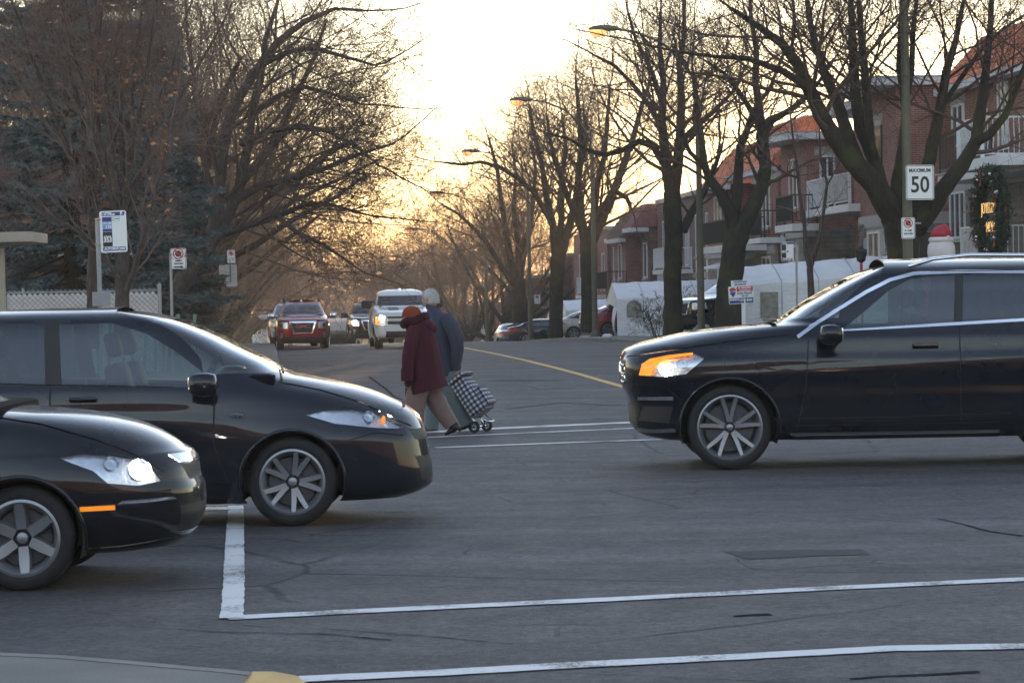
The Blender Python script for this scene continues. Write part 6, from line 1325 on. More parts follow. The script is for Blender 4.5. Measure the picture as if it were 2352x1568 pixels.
# ---- large graphite sport utility crossing to the left
sw1 = [(-1.06, 1.285), (-1.30, 1.47), (-1.52, 1.645), (-1.72, 1.745), (-2.0, 1.772), (-2.14, 1.775), (-2.10, 1.335)]; sw2 = [(-3.05, 1.375), (-3.08, 1.758), (-2.6, 1.78), (-2.22, 1.777), (-2.18, 1.338)]; sw3 = [(-3.95, 1.42), (-3.80, 1.70), (-3.5, 1.742), (-3.2, 1.758), (-3.17, 1.38)]
gl = dict(paint=P_SUV, wb=3.32, r=.395, rim=.302, ra=.455, xm=-1.5, cols=140, floor=.36,
    front=[(.62, .27), (.76, .30), (.85, .355), (.895, .45), (.905, .62), (.95, .75), (.975, .90), (.975, 1.03), (.95, 1.105), (.87, 1.155), (.73, 1.195), (.30, 1.285), (-.05, 1.322), (-.40, 1.348), (-.52, 1.37), (-.80, 1.535), (-1.10, 1.70), (-1.40, 1.835), (-1.65, 1.90), (-1.95, 1.93), (-2.3, 1.942)],
    rear=[(-3.9, .27), (-4.08, .45), (-4.15, .7), (-4.12, 1.1), (-4.08, 1.35), (-4.02, 1.6), (-3.93, 1.80), (-3.7, 1.88), (-3.0, 1.928), (-2.5, 1.942)],
    w=[(.27, .84), (.33, .91), (.45, .945), (.62, .955), (.68, .96), (.75, .957), (.9, .966), (1.0, .965), (1.08, .945), (1.2, .925), (1.28, .885), (1.34, .855), (1.47, .81), (1.62, .755), (1.77, .695), (1.845, .61), (1.895, .48), (1.925, .30), (1.937, .14), (1.942, .04)],
    nf=[(.27, 4.2), (.95, 4.2), (1.12, 3.4), (1.3, 3.1), (1.40, 4.0), (1.65, 4.8), (1.94, 4)], nr=5.0, wedge=.045, cz=.98,
    side=[('glass', sw1), ('glassd', sw2), ('glassd', sw3), ('head', [(.835, .885), (.80, 1.0), (.728, 1.045), (.555, 1.078), (.32, 1.10), (.215, 1.05), (.40, .90), (.64, .872)]),
          ('trim', strip2([(-.64, 1.225), (-.84, 1.355), (-1.06, 1.49), (-1.30, 1.63), (-1.53, 1.74), (-1.76, 1.795), (-2.2, 1.805), (-3.1, 1.787), (-3.6, 1.762)], .032)), ('trim', strip2([(-.98, 1.282), (-1.6, 1.302), (-2.16, 1.322), (-3.1, 1.362), (-3.97, 1.405)], .028)),
          ('trim', strip2([(-.56, .325), (-1.6, .325), (-2.5, .325)], .022)), ('fog', [(.52, .655), (.52, .69), (.84, .685), (.84, .655)]), ('trim', strip2([(.50, .375), (.72, .362), (.84, .372)], .035)), ('dark', [(.56, .44), (.52, .60), (.80, .60), (.84, .46)])],
    seams=[([(-.62, .36), (-.70, .75), (-.74, 1.22)], .012), ([(-2.14, .40), (-2.14, 1.30)], .012), ([(.93, 1.06), (.5, 1.12), (0, 1.19), (-.55, 1.24)], .011), ([(.45, .66), (.62, .80), (.86, .80)], .009), ([(-.62, .47), (-1.6, .47), (-2.6, .49)], .010), ([(-.6, .405), (-1.6, .405), (-2.5, .405)], .016)],
    side_late=[('cladding', strip2([(-.60, .285), (-2.5, .285)], .05)), ('pillar', [(-2.24, 1.34), (-2.24, 1.782), (-2.10, 1.782), (-2.08, 1.32)]), ('door', [(-.64, .48), (-.70, .80), (-.80, 1.25), (-2.13, 1.30), (-2.13, .49)]), ('door', [(-2.15, .49), (-2.15, 1.30), (-3.1, 1.35), (-3.2, 1.0), (-2.9, .86), (-2.62, .62), (-2.60, .49)])],
    face=[('screen', [(-.82, 1.395), (-.665, 1.84), (.665, 1.84), (.82, 1.395)]), ('trim', [(-.44, .94), (-.44, .97), (.44, .97), (.44, .94)]), ('trim', [(-.43, .85), (-.43, .88), (.43, .88), (.43, .85)]), ('grille', [(-.42, .76), (-.47, 1.03), (.47, 1.03), (.42, .76)]), ('dark', [(-.5, .42), (-.5, .60), (.5, .60), (.5, .42)])],
    mats=mats_for(P_SUV), cabin=(-.55, -3.7, 1.22, (-1.75, -2.75)), tyre_w=.265, spokes=5, rot=.95, inset=.02)
dS = 25.4; pg, sg_, _ = car('sport_utility', 'large graphite sport utility crossing to the left with chrome window trim and amber headlight edge', 'SUV', (gxy(1675, dS), dS+.96, 0.0), math.pi, gl, 'dark cars crossing the junction')
for sg in (-1, 1):
    mirror(pg, -.92, sg*1.0, 1.245, sg, P_SUV, (.20, .26, .19))
    for x in (-1.82, -2.88): h = MB().box((x, sg*(abs(sg_.Y(x, 1.13))+.03), 1.125-.03*(x < -2)*-1), (.24, .03, .045), bev=.014).build('door_handle', P_SUV, pg, True); MB().box((x, sg*(abs(sg_.Y(x, 1.13))+.047), 1.135-.03*(x < -2)*-1), (.22, .008, .014)).build('handle_strip', M_CHROME, h)
    am = [(.83, .89), (.80, .995), (.728, 1.042), (.555, 1.075), (.33, 1.097), (.33, 1.075), (.56, 1.045), (.66, 1.0), (.71, .93), (.72, .885)]
    V = [(a, sg*(abs(sg_.Y(a, b))+.004), b) for a, b in am]; mesh_obj('turn_signal', V, [t for t in tessellate_polygon([[Vector((a, b, 0)) for a, b in am]])], M_AMBER, pg)
    bowl(pg, (.585, sg*(abs(sg_.Y(.585, .94))-.05), .94), sg, .06); bowl(pg, (.43, sg*(abs(sg_.Y(.43, .98))-.045), .98), sg, .05)
    bulb(pg, (.585, sg*(abs(sg_.Y(.585, .93))-.02), .925), .05)
    MB().tube([(-1.72, sg*.63, 1.86), (-1.95, sg*.63, 1.928), (-2.3, sg*.64, 1.96), (-3.3, sg*.63, 1.94), (-3.85, sg*.60, 1.85)], .018, 8).build('roof_rail', M_CHROME, pg, True)
MB().lathe([(0, .02), (.10, .018), (.12, 0)], 24, Matrix.Translation((.97, 0, .905)) @ Matrix.Rotation(R(90), 4, 'Y')).build('badge', M_CHROME, pg, True)
for z in (.82, .90, .98): MB().box((.968, 0, z), (.035, .86, .028), bev=.008).build('grille_bar', M_CHROME, pg, True)
MB().box((-.45, .2, 1.376), (.05, .9, .02)).build('wiper', M_DARK, pg)
# ---- street frame headings: facing the camera
HCAM = math.atan2(-UU.y, -UU.x)
def on_street(x, d, z=None):
    p = at(x, 700, d); t, s = to_st(p); p.z = zst(p) if z is None else z; return p
tr = dict(paint=P_RED, wb=2.86, r=.36, rim=.24, ra=.41, xm=-1.4, cols=120,
    front=[(.78, .20), (.90, .25), (.95, .38), (.965, .52), (.955, .8), (.93, .93), (.86, .99), (.5, 1.055), (0, 1.105), (-.35, 1.14), (-.6, 1.27), (-1.0, 1.48), (-1.25, 1.57), (-1.8, 1.645), (-2.3, 1.665)],
    rear=[(-3.6, .20), (-3.75, .5), (-3.78, .9), (-3.7, 1.1), (-3.55, 1.4), (-3.4, 1.57), (-2.9, 1.645), (-2.4, 1.665)],
    w=[(.20, .80), (.3, .88), (.5, .925), (.75, .93), (.9, .92), (1.0, .90), (1.08, .86), (1.15, .81), (1.3, .74), (1.45, .67), (1.54, .60), (1.60, .50), (1.64, .33), (1.66, .14), (1.665, .04)], nf=[(.2, 4.2), (1., 4.6), (1.2, 5), (1.66, 4)], nr=4.5, wedge=.0,
    side=[('glassd', [(-1.75, 1.13), (-1.72, 1.50), (-1.4, 1.47), (-.75, 1.15)]), ('glassd', [(-3.2, 1.17), (-3.0, 1.52), (-1.85, 1.51), (-1.85, 1.13)])], seams=[([(-.55, .3), (-.55, 1.1)], .012), ([(-1.8, .3), (-1.8, 1.1)], .012)],
    face=[('screen', [(-.70, 1.155), (-.575, 1.53), (.575, 1.53), (.70, 1.155)]), ('grille', [(-.29, .56), (-.385, .885), (.385, .885), (.29, .56)]), ('trim', [(-.33, .53), (-.46, .955), (.46, .955), (.33, .53)]), ('cladding', [(-.90, .21), (-.90, .36), (-.4, .42), (.4, .42), (.90, .36), (.90, .21)])],
    face2=[('head', [(.52, .70), (.50, .925), (.66, .95), (.82, .94), (.845, .72), (.70, .69)]), ('fog', [(.68, .37), (.66, .56), (.745, .57), (.76, .37)])],
    face_seams=[([(-.83, .965), (-.47, .975), (.47, .975), (.83, .965)], .010), ([(-.9, .60), (-.46, .52)], .008), ([(.9, .60), (.46, .52)], .008)],
    mats=mats_for(P_RED, screen=('windscreen', glass_mat('windscreen_dark', (.16, .22, .24), 1.6), 0)), cabin=(-.5, -3.3, 1.05, (-1.5, -2.4)), tyre_w=.23, lip=M_DARK)
p = on_street(694, 93.0); rt, srt, _ = car('parked_wagon', 'dark red wagon parked by the left kerb with big chrome framed grille', 'SUV', p, HCAM, tr)
for sg in (-1, 1):
    mirror(rt, -.55, sg*.93, 1.12, sg, M_CHROME, (.16, .26, .20))
    MB().lathe([(0, 0), (.045, .004), (.06, .03)], 18, Matrix.Translation((srt.P(srt.ph_end(.72*sg, .79), .79)+Vector((-.02, 0, 0)))) @ Matrix.Rotation(R(90), 4, 'Y')).build('projector', M_DARK, rt, True)
    MB().tube([(-1.3, sg*.60, 1.60), (-1.4, sg*.60, 1.70), (-2.0, sg*.62, 1.73), (-3.0, sg*.62, 1.70), (-3.2, sg*.6, 1.6)], .02, 6).build('roof_rail', M_DARK, rt, True)
for z in (.63, .70, .77, .83): MB().box((srt.xf(z)+.004, 0, z), (.02, .58+.2*(z-.6), .012)).build('grille_bar', M_DARK, rt)
FRONT = lambda x, y, z: Matrix.Translation((x, y, z)) @ Matrix.Rotation(R(90), 4, 'Z') @ Matrix.Rotation(R(90), 4, 'X')
lt = text_mesh('GMC', .17, M_CHROME, 'emblem', rt, FRONT(.975, 0, .765), .012, xs=1.35, bold=.004); lt2 = text_mesh('GMC', .17, M_RED, 'emblem_fill', lt, FRONT(.9755, 0, .765), .013, xs=1.35)
# pickup
pk = dict(paint=P_WHITE, wb=3.65, r=.385, rim=.24, ra=.46, xm=-1.9, cols=130, floor=.42,
    front=[(.80, .34), (.95, .38), (1.0, .5), (1.0, .72), (.965, .80), (.95, 1.05), (.90, 1.12), (.6, 1.215), (0, 1.285), (-.6, 1.335), (-.85, 1.49), (-1.25, 1.76), (-1.5, 1.85), (-2.0, 1.915), (-2.4, 1.93)],
    rear=[(-4.85, .34), (-4.95, .8), (-4.93, 1.15), (-4.90, 1.27), (-4.7, 1.29), (-3.55, 1.31), (-3.42, 1.5), (-3.32, 1.78), (-3.0, 1.90), (-2.5, 1.93)],
    w=[(.34, .93), (.42, .98), (.7, 1.0), (1.0, .995), (1.12, .975), (1.22, .95), (1.31, .91), (1.36, .88), (1.6, .81), (1.76, .745), (1.83, .66), (1.88, .5), (1.912, .3), (1.925, .14), (1.93, .04)], nf=[(.34, 5.0), (1.2, 5.5), (1.4, 5), (1.93, 4)], nr=6,
    side=[('glassd', [(-2.2, 1.37), (-2.2, 1.76), (-1.75, 1.76), (-1.05, 1.39)]), ('glassd', [(-3.2, 1.38), (-3.1, 1.75), (-2.3, 1.765), (-2.3, 1.37)])], seams=[([(-.75, .4), (-.75, 1.32)], .012), ([(-2.25, .4), (-2.25, 1.33)], .012)],
    face=[('banner', [(-.74, 1.69), (-.70, 1.80), (.70, 1.80), (.74, 1.69)]), ('screen', [(-.84, 1.365), (-.74, 1.69), (.74, 1.69), (.84, 1.365)]), ('grille', [(-.555, .965), (-.56, 1.035), (.56, 1.035), (.555, .965)]), ('grille', [(-.545, .775), (-.55, .875), (.55, .875), (.545, .775)]), ('dark', [(-.62, .36), (-.60, .56), (.60, .56), (.62, .36)]), ('plate', [(-.16, .595), (-.16, .70), (.16, .70), (.16, .595)])],
    face2=[('head', [(.615, .765), (.615, 1.065), (.93, 1.06), (.94, .765)])], face_seams=[([(-.97, .745), (.97, .745)], .014), ([(.585, .755), (.585, 1.09)], .010), ([(-.585, .755), (-.585, 1.09)], .010), ([(-.62, .56), (-.66, .74)], .010), ([(.62, .56), (.66, .74)], .010), ([(-.9, 1.10), (.9, 1.10)], .010)],
    mats=mats_for(P_WHITE, banner=('windscreen_banner', M_SIGNW, .002), screen=('windscreen', MATS['windscreen_dark'], 0)), cabin=(-.8, -3.2, 1.25, (-1.8, -2.7)), tyre_w=.26, twin=False, spokes=6)
p = on_street(926, 88.0); pt, spt, _ = car('pickup_truck', 'white pickup truck driving towards us with lit headlight and banner across its windscreen', 'truck', p, HCAM, pk)
for sg in (-1, 1):
    mirror(pt, -.72, sg*1.03, 1.42, sg, M_DARK, (.18, .34, .26)); px_ = spt.P(spt.ph_end(.74*sg, .98), .98)
    bulb(pt, px_+Vector((-.005, 0, 0)), .085); 
    for z in (.81, .90, .99): q = spt.P(spt.ph_end(.89*sg, z), z); MB().box(q, (.02, .07, .07)).build('turn_signal', M_AMBER, pt)
hs = MB(); 
for y0, y1 in ((-.50, -.16), (.16, .50)):
    V = []; xs_ = [.55, .3, .05, -.2, -.45]
    for x in xs_:
        for y in (y0, y1):
            lo, hi = 1.10, 1.335
            for _ in range(24):
                mid = (lo+hi)/2
                n_ = spt.nf(mid); xx = spt.xm+(spt.xf(mid)-spt.xm)*max(0, 1-(abs(y)/spt.w(mid))**n_)**(1/n_)
                lo, hi = (mid, hi) if xx > x else (lo, mid)
            V.append((x, y, lo+.004))
    hs.add(V, [(2*i, 2*i+1, 2*i+3, 2*i+2) for i in range(4)])
hs.build('bonnet_stripe', M_DARK, pt)
MB().box((.985, 0, .92), (.03, 1.12, .05), bev=.01).build('grille_bar', P_WHITE, pt)
bt = text_mesh('TEAM', .10, M_BLACK, 'banner_text', pt, FRONT(-1.275, -.33, 1.752) @ Matrix.Rotation(R(-58), 4, 'X'), .003, xs=1.5, shear=.3)
bt = text_mesh('CHEVROLET', .085, M_SIGNW, 'banner_text', pt, FRONT(-1.272, .24, 1.757) @ Matrix.Rotation(R(-58), 4, 'X'), .004, xs=1.25, shear=.3)
MB().box((-1.282, .24, 1.752), (.004, .66, .10), Matrix.Rotation(R(-58), 3, 'Y')).build('banner_band', M_BLACK, pt)
MB().tube([(-1.7, .5, 1.88), (-1.72, .5, 2.02)], .012, 5).build('aerial', M_DARK, pt)
# dark wagon behind the pickup
s2 = dict(tr); s2.update(paint=P_BLACK, mats=mats_for(P_BLACK, screen=('windscreen', MATS['windscreen_dark'], 0)), cols=80, cabin=None)
p = on_street(853, 108.0); o2, so2, _ = car('dark_wagon', 'dark wagon with glaring headlight half hidden behind the white pickup', 'SUV', p, HCAM, s2)
for sg in (-1, 1):
    mirror(o2, -.55, sg*.93, 1.12, sg, M_DARK, (.16, .28, .20)); bulb(o2, so2.P(so2.ph_end(.70*sg, .83), .83), .10, mat('bright_headlamp', (1, 1, 1), .3, emis=(1, .95, .82), estr=60.))
# white car behind the red wagon
s3 = dict(tr); s3.update(paint=P_WHITE, mats=mats_for(P_WHITE), cols=70, cabin=None)
p = on_street(673, 101.5); o3, _, _ = car('white_wagon', 'white car parked behind the dark red wagon, only its edge and mirror showing', 'car', p, HCAM, s3)
for sg in (-1, 1): mirror(o3, -.5, sg*.97, 1.10, sg, P_WHITE, (.16, .28, .18))
# camper truck down the hill
ct = empty('camper_truck', 'white camper van with overcab box coming up the hill between red wagon and pickup', 'truck', loc=on_street(783, 178), rz=HCAM)
M_CAMP = mat('camper_skin', (.62, .60, .57), .6, var=.1, vscale=2)
bx_ = MB().box((-3.6, 0, 1.75), (5.0, 2.3, 2.3), bev=.08).build('box', M_CAMP, ct, True, 40)
MB().prism([(-1.2, 2.95), (.35, 2.90), (.55, 2.75), (.55, 2.2), (.1, 2.0), (-1.2, 2.0)], -1.14, 1.14, 'y').build('overcab', M_CAMP, ct)
MB().prism([(-1.1, .35), (1.1, .35), (1.15, .9), (1.0, 1.05), (.25, 1.15), (-.45, 1.95), (-1.1, 1.98)], -.93, .93, 'y').build('cab', P_WHITE, ct)
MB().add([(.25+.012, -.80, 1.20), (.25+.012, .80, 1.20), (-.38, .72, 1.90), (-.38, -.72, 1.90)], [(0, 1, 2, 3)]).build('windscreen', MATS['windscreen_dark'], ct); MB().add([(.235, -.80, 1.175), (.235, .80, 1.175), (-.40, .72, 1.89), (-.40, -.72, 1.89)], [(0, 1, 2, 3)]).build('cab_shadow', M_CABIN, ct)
for k in range(5): MB().box((.50-.02, -.8+.4*k, 2.83), (.06, .12, .04)).build('marker_light', M_AMBER, ct)
for sg in (-1, 1):
    MB().box((1.13, sg*.72, .78), (.06, .26, .2), bev=.02).build('headlight', M_REFL, ct)
    for x in (.35, -4.2): wheel(ct, x, sg*.85, .36, .2, .22, sg, 5, False)
    MB().box((-.1, sg*1.1, 1.35), (.1, .2, .3), bev=.03).build('mirror', M_DARK, ct)
# ---- cars in the driveways on the right
HIN = math.atan2(RR.y, RR.x)
sed = dict(paint=P_SILVER, wb=2.8, r=.33, rim=.24, ra=.375, xm=-1.4, cols=90,
    front=[(.7, .22), (.85, .35), (.88, .6), (.75, .75), (.2, .88), (-.3, .97), (-.55, 1.05), (-1.1, 1.3), (-1.5, 1.40), (-2.0, 1.43)], rear=[(-3.65, .22), (-3.75, .4), (-3.80, .6), (-3.77, .8), (-3.74, .95), (-3.62, 1.02), (-3.3, 1.055), (-2.9, 1.22), (-2.6, 1.34), (-2.3, 1.41), (-2.05, 1.43)],
    w=[(.22, .80), (.4, .88), (.7, .90), (.88, .885), (.97, .85), (1.04, .79), (1.2, .72), (1.32, .63), (1.38, .5), (1.41, .35), (1.425, .15), (1.43, .04)], nf=4, nr=[(.22, 3.6), (1, 4), (1.43, 4.5)],
    side=[('glassd', [(-2.95, 1.04), (-2.5, 1.28), (-1.3, 1.31), (-.75, 1.03)]), ('tail', [(-3.76, .80), (-3.74, .93), (-3.3, .86), (-3.05, .75), (-3.45, .80)])], back=[('glassd', [(-.62, 1.09), (-.52, 1.34), (.52, 1.34), (.62, 1.09)]), ('plate', [(-.26, .62), (-.26, .74), (.26, .74), (.26, .62)]), ('dark', [(-.7, .25), (-.7, .38), (.7, .38), (.7, .25)])], back2=[('tail', [(.45, .82), (.45, .90), (.75, .94), (.75, .80)])], seams=[([(-2.75, .4), (-2.9, .8), (-2.85, 1.02)], .012), ([(-1.55, .3), (-1.6, 1.02)], .012), ([(-3.74, .70), (-3.3, .70), (-3.1, .62)], .010)],
    mats=mats_for(P_SILVER), cabin=None, tyre_w=.22, twin=False)
p = at(1330, 770, 134); t_, s_ = to_st(p); car('silver_sedan', 'silver sedan backed out of a driveway behind the lamp post, red tail light showing', 'car', ST(t_+2.45, s_, zroad(s_)+.16), HIN, sed)
s4 = dict(sed); s4.update(paint=P_RED2, mats=mats_for(P_RED2)); s4['side'] = [sed['side'][0], ('tail', [(-3.75, .80), (-3.72, .97), (-3.52, .96), (-3.40, .86), (-3.5, .80)])]
p = at(1400, 770, 116); t_, s_ = to_st(p); car('red_sedan', 'dark red sedan nosed into the peaked white shelter', 'car', ST(t_+2.45, s_, zroad(s_)+.12), HIN+.15, s4)
s5 = dict(tr); s5.update(paint=P_BLACK, mats=mats_for(P_BLACK), cols=80, cabin=None); p = at(1600, 740, 91); t_, s_ = to_st(p)
o5, _, _ = car('black_suv', 'black sport utility parked nose out between the straight trunk and the lamp post', 'SUV', ST(t_+.2, s_, zroad(s_)+.42), math.pi+HIN+.55, s5)
s6 = dict(sed); s6.update(paint=P_GREYB, mats=mats_for(P_GREYB), cols=60); p = at(1170, 790, 150); t_, s_ = to_st(p); car('blue_sedan', 'blue car roof just showing over the crest behind the far trunks', 'car', ST(t_, s_, zroad(s_)), math.atan2(UU.y, UU.x), s6)
p = at(1300, 790, 147); t_, s_ = to_st(p); s7 = dict(s6); s7.update(paint=P_BLACK, mats=mats_for(P_BLACK)); car('dark_sedan', 'dark sedan parked in a driveway left of the silver sedan', 'car', ST(t_+.6, s_, zroad(s_)+.1), HIN, s7)
# ================================================================== the two walkers and the trolley
M_SKIN = mat('skin', (.42, .24, .18), .55, var=.12, vscale=18); M_HAIRW = mat('white_hair', (.52, .50, .49), .8, var=.2, vscale=60, bump=.6, bscale=140, stretch=(1, 1, .4))
def cloth(name, col, sc=90, bump=.35, var=.16): return mat(name, col, .92, var=var, vscale=sc, bump=bump, bscale=sc*1.3, spec=.2)
M_COAT = cloth('wool_maroon', (.058, .010, .022)); M_FUR = cloth('fur_maroon', (.050, .009, .019), 60, 1.0, .4); M_JACK = cloth('jacket_navy', (.048, .056, .085), 70, .3); M_TROW = cloth('trouser_mauve', (.19, .125, .115)); M_TROM = cloth('trouser_grey_green', (.14, .175, .185)); M_HAT = cloth('knit_rust', (.22, .052, .024), 50, .8, .25); M_BOOT = mat('boot_black', (.013, .013, .015), .5, var=.15); M_GLOVE = cloth('glove_dark', (.015, .013, .013))
def skin_body(joints, edges, rads, root=0):
    """one continuous body grown from joints with the skin modifier"""
    me = bpy.data.meshes.new('b'); me.from_pydata([tuple(j) for j in joints], edges, []); o = bpy.data.objects.new('b', me); COL.objects.link(o)
    sk = o.modifiers.new('s', 'SKIN'); 
    for i, r in enumerate(rads): me.skin_vertices[0].data[i].radius = (r, r)
    me.skin_vertices[0].data[root].use_root = True
    sb = o.modifiers.new('u', 'SUBSURF'); sb.levels = 1; sb.render_levels = 1
    bpy.context.view_layer.update(); ev = bpy.data.meshes.new_from_object(o.evaluated_get(bpy.context.evaluated_depsgraph_get())); bpy.data.objects.remove(o)
    V = [v.co.copy() for v in ev.vertices]; F = [tuple(p.vertices) for p in ev.polygons]; return V, F
def head_geo(c, s, yaw, tilt=0.0):
    """head with brow, nose, mouth, chin and ears; faces -x before turning"""
    n, m_ = 24, 18; V = []; F = []
    for j in range(m_+1):
        th = math.pi*j/m_
        for k in range(n):
            a = 2*math.pi*k/n; x, y, z = math.sin(th)*math.cos(a), math.sin(th)*math.sin(a), math.cos(th); f = max(0, -x)
            px, py, pz = x*.098, y*.078*(1-.16*max(0, -z)), z*.118
            px -= .024*f**6*math.exp(-((z+.12)/.16)**2)*math.exp(-(y/.16)**2)            # nose
            px += .010*f*math.exp(-((z-.10)/.10)**2)*math.exp(-((abs(y)-.36)/.16)**2)     # eye hollows
            px -= .006*f*math.exp(-((z+.50)/.07)**2)*math.exp(-(y/.3)**2)                  # lips
            px -= .010*f*math.exp(-((z+.80)/.12)**2)                                       # chin
            if z < -.3: px += .02*max(0, x)*(-z)
            V.append(Vector((px, py, pz)))
    for j in range(m_):
        for k in range(n): F.append((j*n+k, (j+1)*n+k, (j+1)*n+(k+1) % n, j*n+(k+1) % n))
    mb = MB(); M = Matrix.Translation(c) @ Matrix.Rotation(yaw, 4, 'Z') @ Matrix.Rotation(tilt, 4, 'Y') @ Matrix.Scale(s, 4); mb.add([M @ v for v in V], F)
    for sg in (-1, 1): e = MB().ball((.008, sg*.078, -.012), (.020, .010, .034), 10, 8); mb.add([M @ v for v in e.V], e.F)
    return mb, M
def hand_chain(J, E, Rr, wrist_i, wpos, dirv, thumb, s=1.0):
    """palm and five bent fingers added to the joint list"""
    d = dirv.normalized(); sd = thumb.normalized(); palm = len(J); J.append(wpos+d*.05*s); Rr.append(.026*s); E.append((wrist_i, palm)); nrm = d.cross(sd)
    for k, (o, l) in enumerate(((.030, .070), (.011, .080), (-.009, .075), (-.028, .058))):
        a = len(J); b0 = wpos+d*.085*s+sd*o*s; J += [b0, b0+(d*.8+nrm*.35)*l*.5*s, b0+(d*.55+nrm*.85)*l*.95*s]; Rr += [.0095*s, .0085*s, .0075*s]; E += [(palm, a), (a, a+1), (a+1, a+2)]
    a = len(J); b0 = wpos+d*.035*s+sd*.036*s; J += [b0, b0+(d*.5+sd*.7)*.035*s, b0+(d*.95+sd*.6+nrm*.3)*.06*s]; Rr += [.011*s, .0095*s, .008*s]; E += [(palm, a), (a, a+1), (a+1, a+2)]
def ell(c, rx, ry, n=24, fold=0., ph=0., k=7, tilt=0., yaw=0.):
    out = []
    for i in range(n):
        a = 2*math.pi*i/n; r = 1+fold*math.sin(k*a+ph); x, y = rx*r*math.cos(a), ry*r*math.sin(a); x, y = x*math.cos(yaw)-y*math.sin(yaw), x*math.sin(yaw)+y*math.cos(yaw); out.append(Vector((c[0]+x, c[1]+y, c[2]+tilt*x)))
    return out
def tube_cloth(name, m, par, pts, rads, n=18, fold=.03, seed=1):
    """sleeve or trouser leg: rings square to the limb with soft creases"""
    pts = [Vector(p) for p in pts]; P = []; Rd = []
    for i in range(len(pts)-1):
        for k in range(5): f = k/5; P.append(pts[i].lerp(pts[i+1], f)); Rd.append(rads[i]+(rads[i+1]-rads[i])*f)
    P.append(pts[-1]); Rd.append(rads[-1])
    for _ in range(2): P = [P[0]]+[(P[i-1]+P[i]*2+P[i+1])/4 for i in range(1, len(P)-1)]+[P[-1]]
    rnd = random.Random(seed); mb = MB(); rings = []; pu = None
    for i, p in enumerate(P):
        t = (P[min(i+1, len(P)-1)]-P[max(i-1, 0)]).normalized(); u = t.orthogonal() if pu is None else pu-t*pu.dot(t); u.normalize(); pu = u; w = t.cross(u); ph = rnd.uniform(0, 6.28); rings.append([p+(u*math.cos(a)+w*math.sin(a))*Rd[i]*(1+fold*math.sin(3*a+ph)+fold*.6*math.sin(i*2.1+a)) for a in [2*math.pi*k/n for k in range(n)]])
    mb.loft(rings); return mb.build(name, m, par, True, 70)
def shoe(par, heel, toe, w, m):
    h, t = Vector(heel), Vector(toe); d = (t-h); L = d.length; d.normalize(); s = Vector((0, 1, 0)); up = s.cross(d); up = up if up.z > 0 else -up; rings = []
    for f, ww, hh in ((-.04, .55, .05), (.0, .8, .095), (.2, .85, .11), (.42, .85, .085), (.65, 1.0, .06), (.85, .9, .045), (1.0, .45, .03)):
        rings.append([h+d*L*f+s*(w*ww*math.cos(a))+up*(hh*(math.sin(a)*.5+.5)) for a in [2*math.pi*k/14 for k in range(14)]])
    return MB().loft(rings).build('shoe', m, par, True, 50)
# ---------------------------------------------------------------- woman, maroon coat
gw = gnd(1035, 1001); wo = empty('person', 'walker in long maroon hooded coat, rust knit cap and mauve trousers', 'person', loc=gw)
ZW = 817.0
def wp(x, y, dy=0.0): return Vector(((x-560)/ZW, dy, (1478-y)/ZW))
J = [wp(330, 960), wp(320, 800), wp(300, 600), wp(275, 440), wp(240, 375), wp(250, 455, -.16), wp(175, 690, -.20), wp(165, 910, -.20), wp(310, 455, .17), wp(350, 680, .2), wp(330, 880, .16), wp(270, 990, -.07), wp(225, 1225, -.07), wp(235, 1425, -.07), wp(380, 990, .08), wp(470, 1215, .08), wp(590, 1380, .08), wp(180, 1455, -.07), wp(560, 1455, .08)]
E = [(0, 1), (1, 2), (2, 3), (3, 4), (3, 5), (5, 6), (6, 7), (3, 8), (8, 9), (9, 10), (0, 11), (11, 12), (12, 13), (0, 14), (14, 15), (15, 16), (13, 17), (16, 18)]
Rr = [.10, .09, .10, .07, .045, .035, .03, .026, .035, .03, .026, .08, .055, .04, .08, .055, .04, .03, .03]
hand_chain(J, E, Rr, 7, J[7], Vector((-.1, 0, -1)), Vector((-1, 0, 0)), .92); hand_chain(J, E, Rr, 10, J[10], Vector((-.1, 0, -1)), Vector((-1, 0, 0)), .92)
V, F = skin_body(J, E, Rr); mb = MB().add(V, F); hd, MH = head_geo(wp(207, 300), .93, R(-12), R(-8)); mb.add(hd.V, hd.F); mb.build('body', M_SKIN, wo, True)
rings = []
prof = [(335, 175, 325, .10, 0), (375, 158, 385, .145, 0), (420, 148, 415, .175, 0), (480, 146, 432, .195, 0), (560, 146, 448, .205, 0), (640, 144, 462, .21, 0), (720, 142, 474, .215, 0), (800, 138, 486, .22, 0), (880, 137, 502, .228, 0), (950, 136, 520, .235, .08), (1010, 136, 534, .24, .20), (1035, 136, 538, .243, .235)]
for i, (y, l, r_, ry, tl) in enumerate(prof): rings.append(ell(wp((l+r_)/2, y), (r_-l)/2/ZW, ry, 32, .018+.0035*i, 1.2+i*.06, 6, tl))
coat = MB().loft(rings, cap=False); ins = [[v+(Vector((wp(335, 1035).x, 0, v.z+.02))-v)*.10 for v in rings[-1]], [v+(Vector((wp(330, 900).x, 0, wp(0, 900).z))-v)*.25 for v in rings[-1]]]; coat.loft([rings[-1]]+ins, cap=True); coat.build('coat', M_COAT, wo, True, 70)
tube_cloth('sleeve', M_COAT, wo, [wp(245, 425, -.15), wp(205, 540, -.215), wp(168, 700, -.235), wp(160, 820, -.235), wp(158, 925, -.235)], [.085, .082, .075, .07, .072], fold=.035, seed=2); MB().tube([wp(156, 815, -.235), wp(158, 930, -.235)], .0755, 18).build('cuff', M_COAT, wo, True, 50)
tube_cloth('sleeve', M_COAT, wo, [wp(310, 430, .16), wp(350, 560, .22), wp(360, 700, .23), wp(340, 880, .19)], [.08, .08, .07, .07], seed=3)
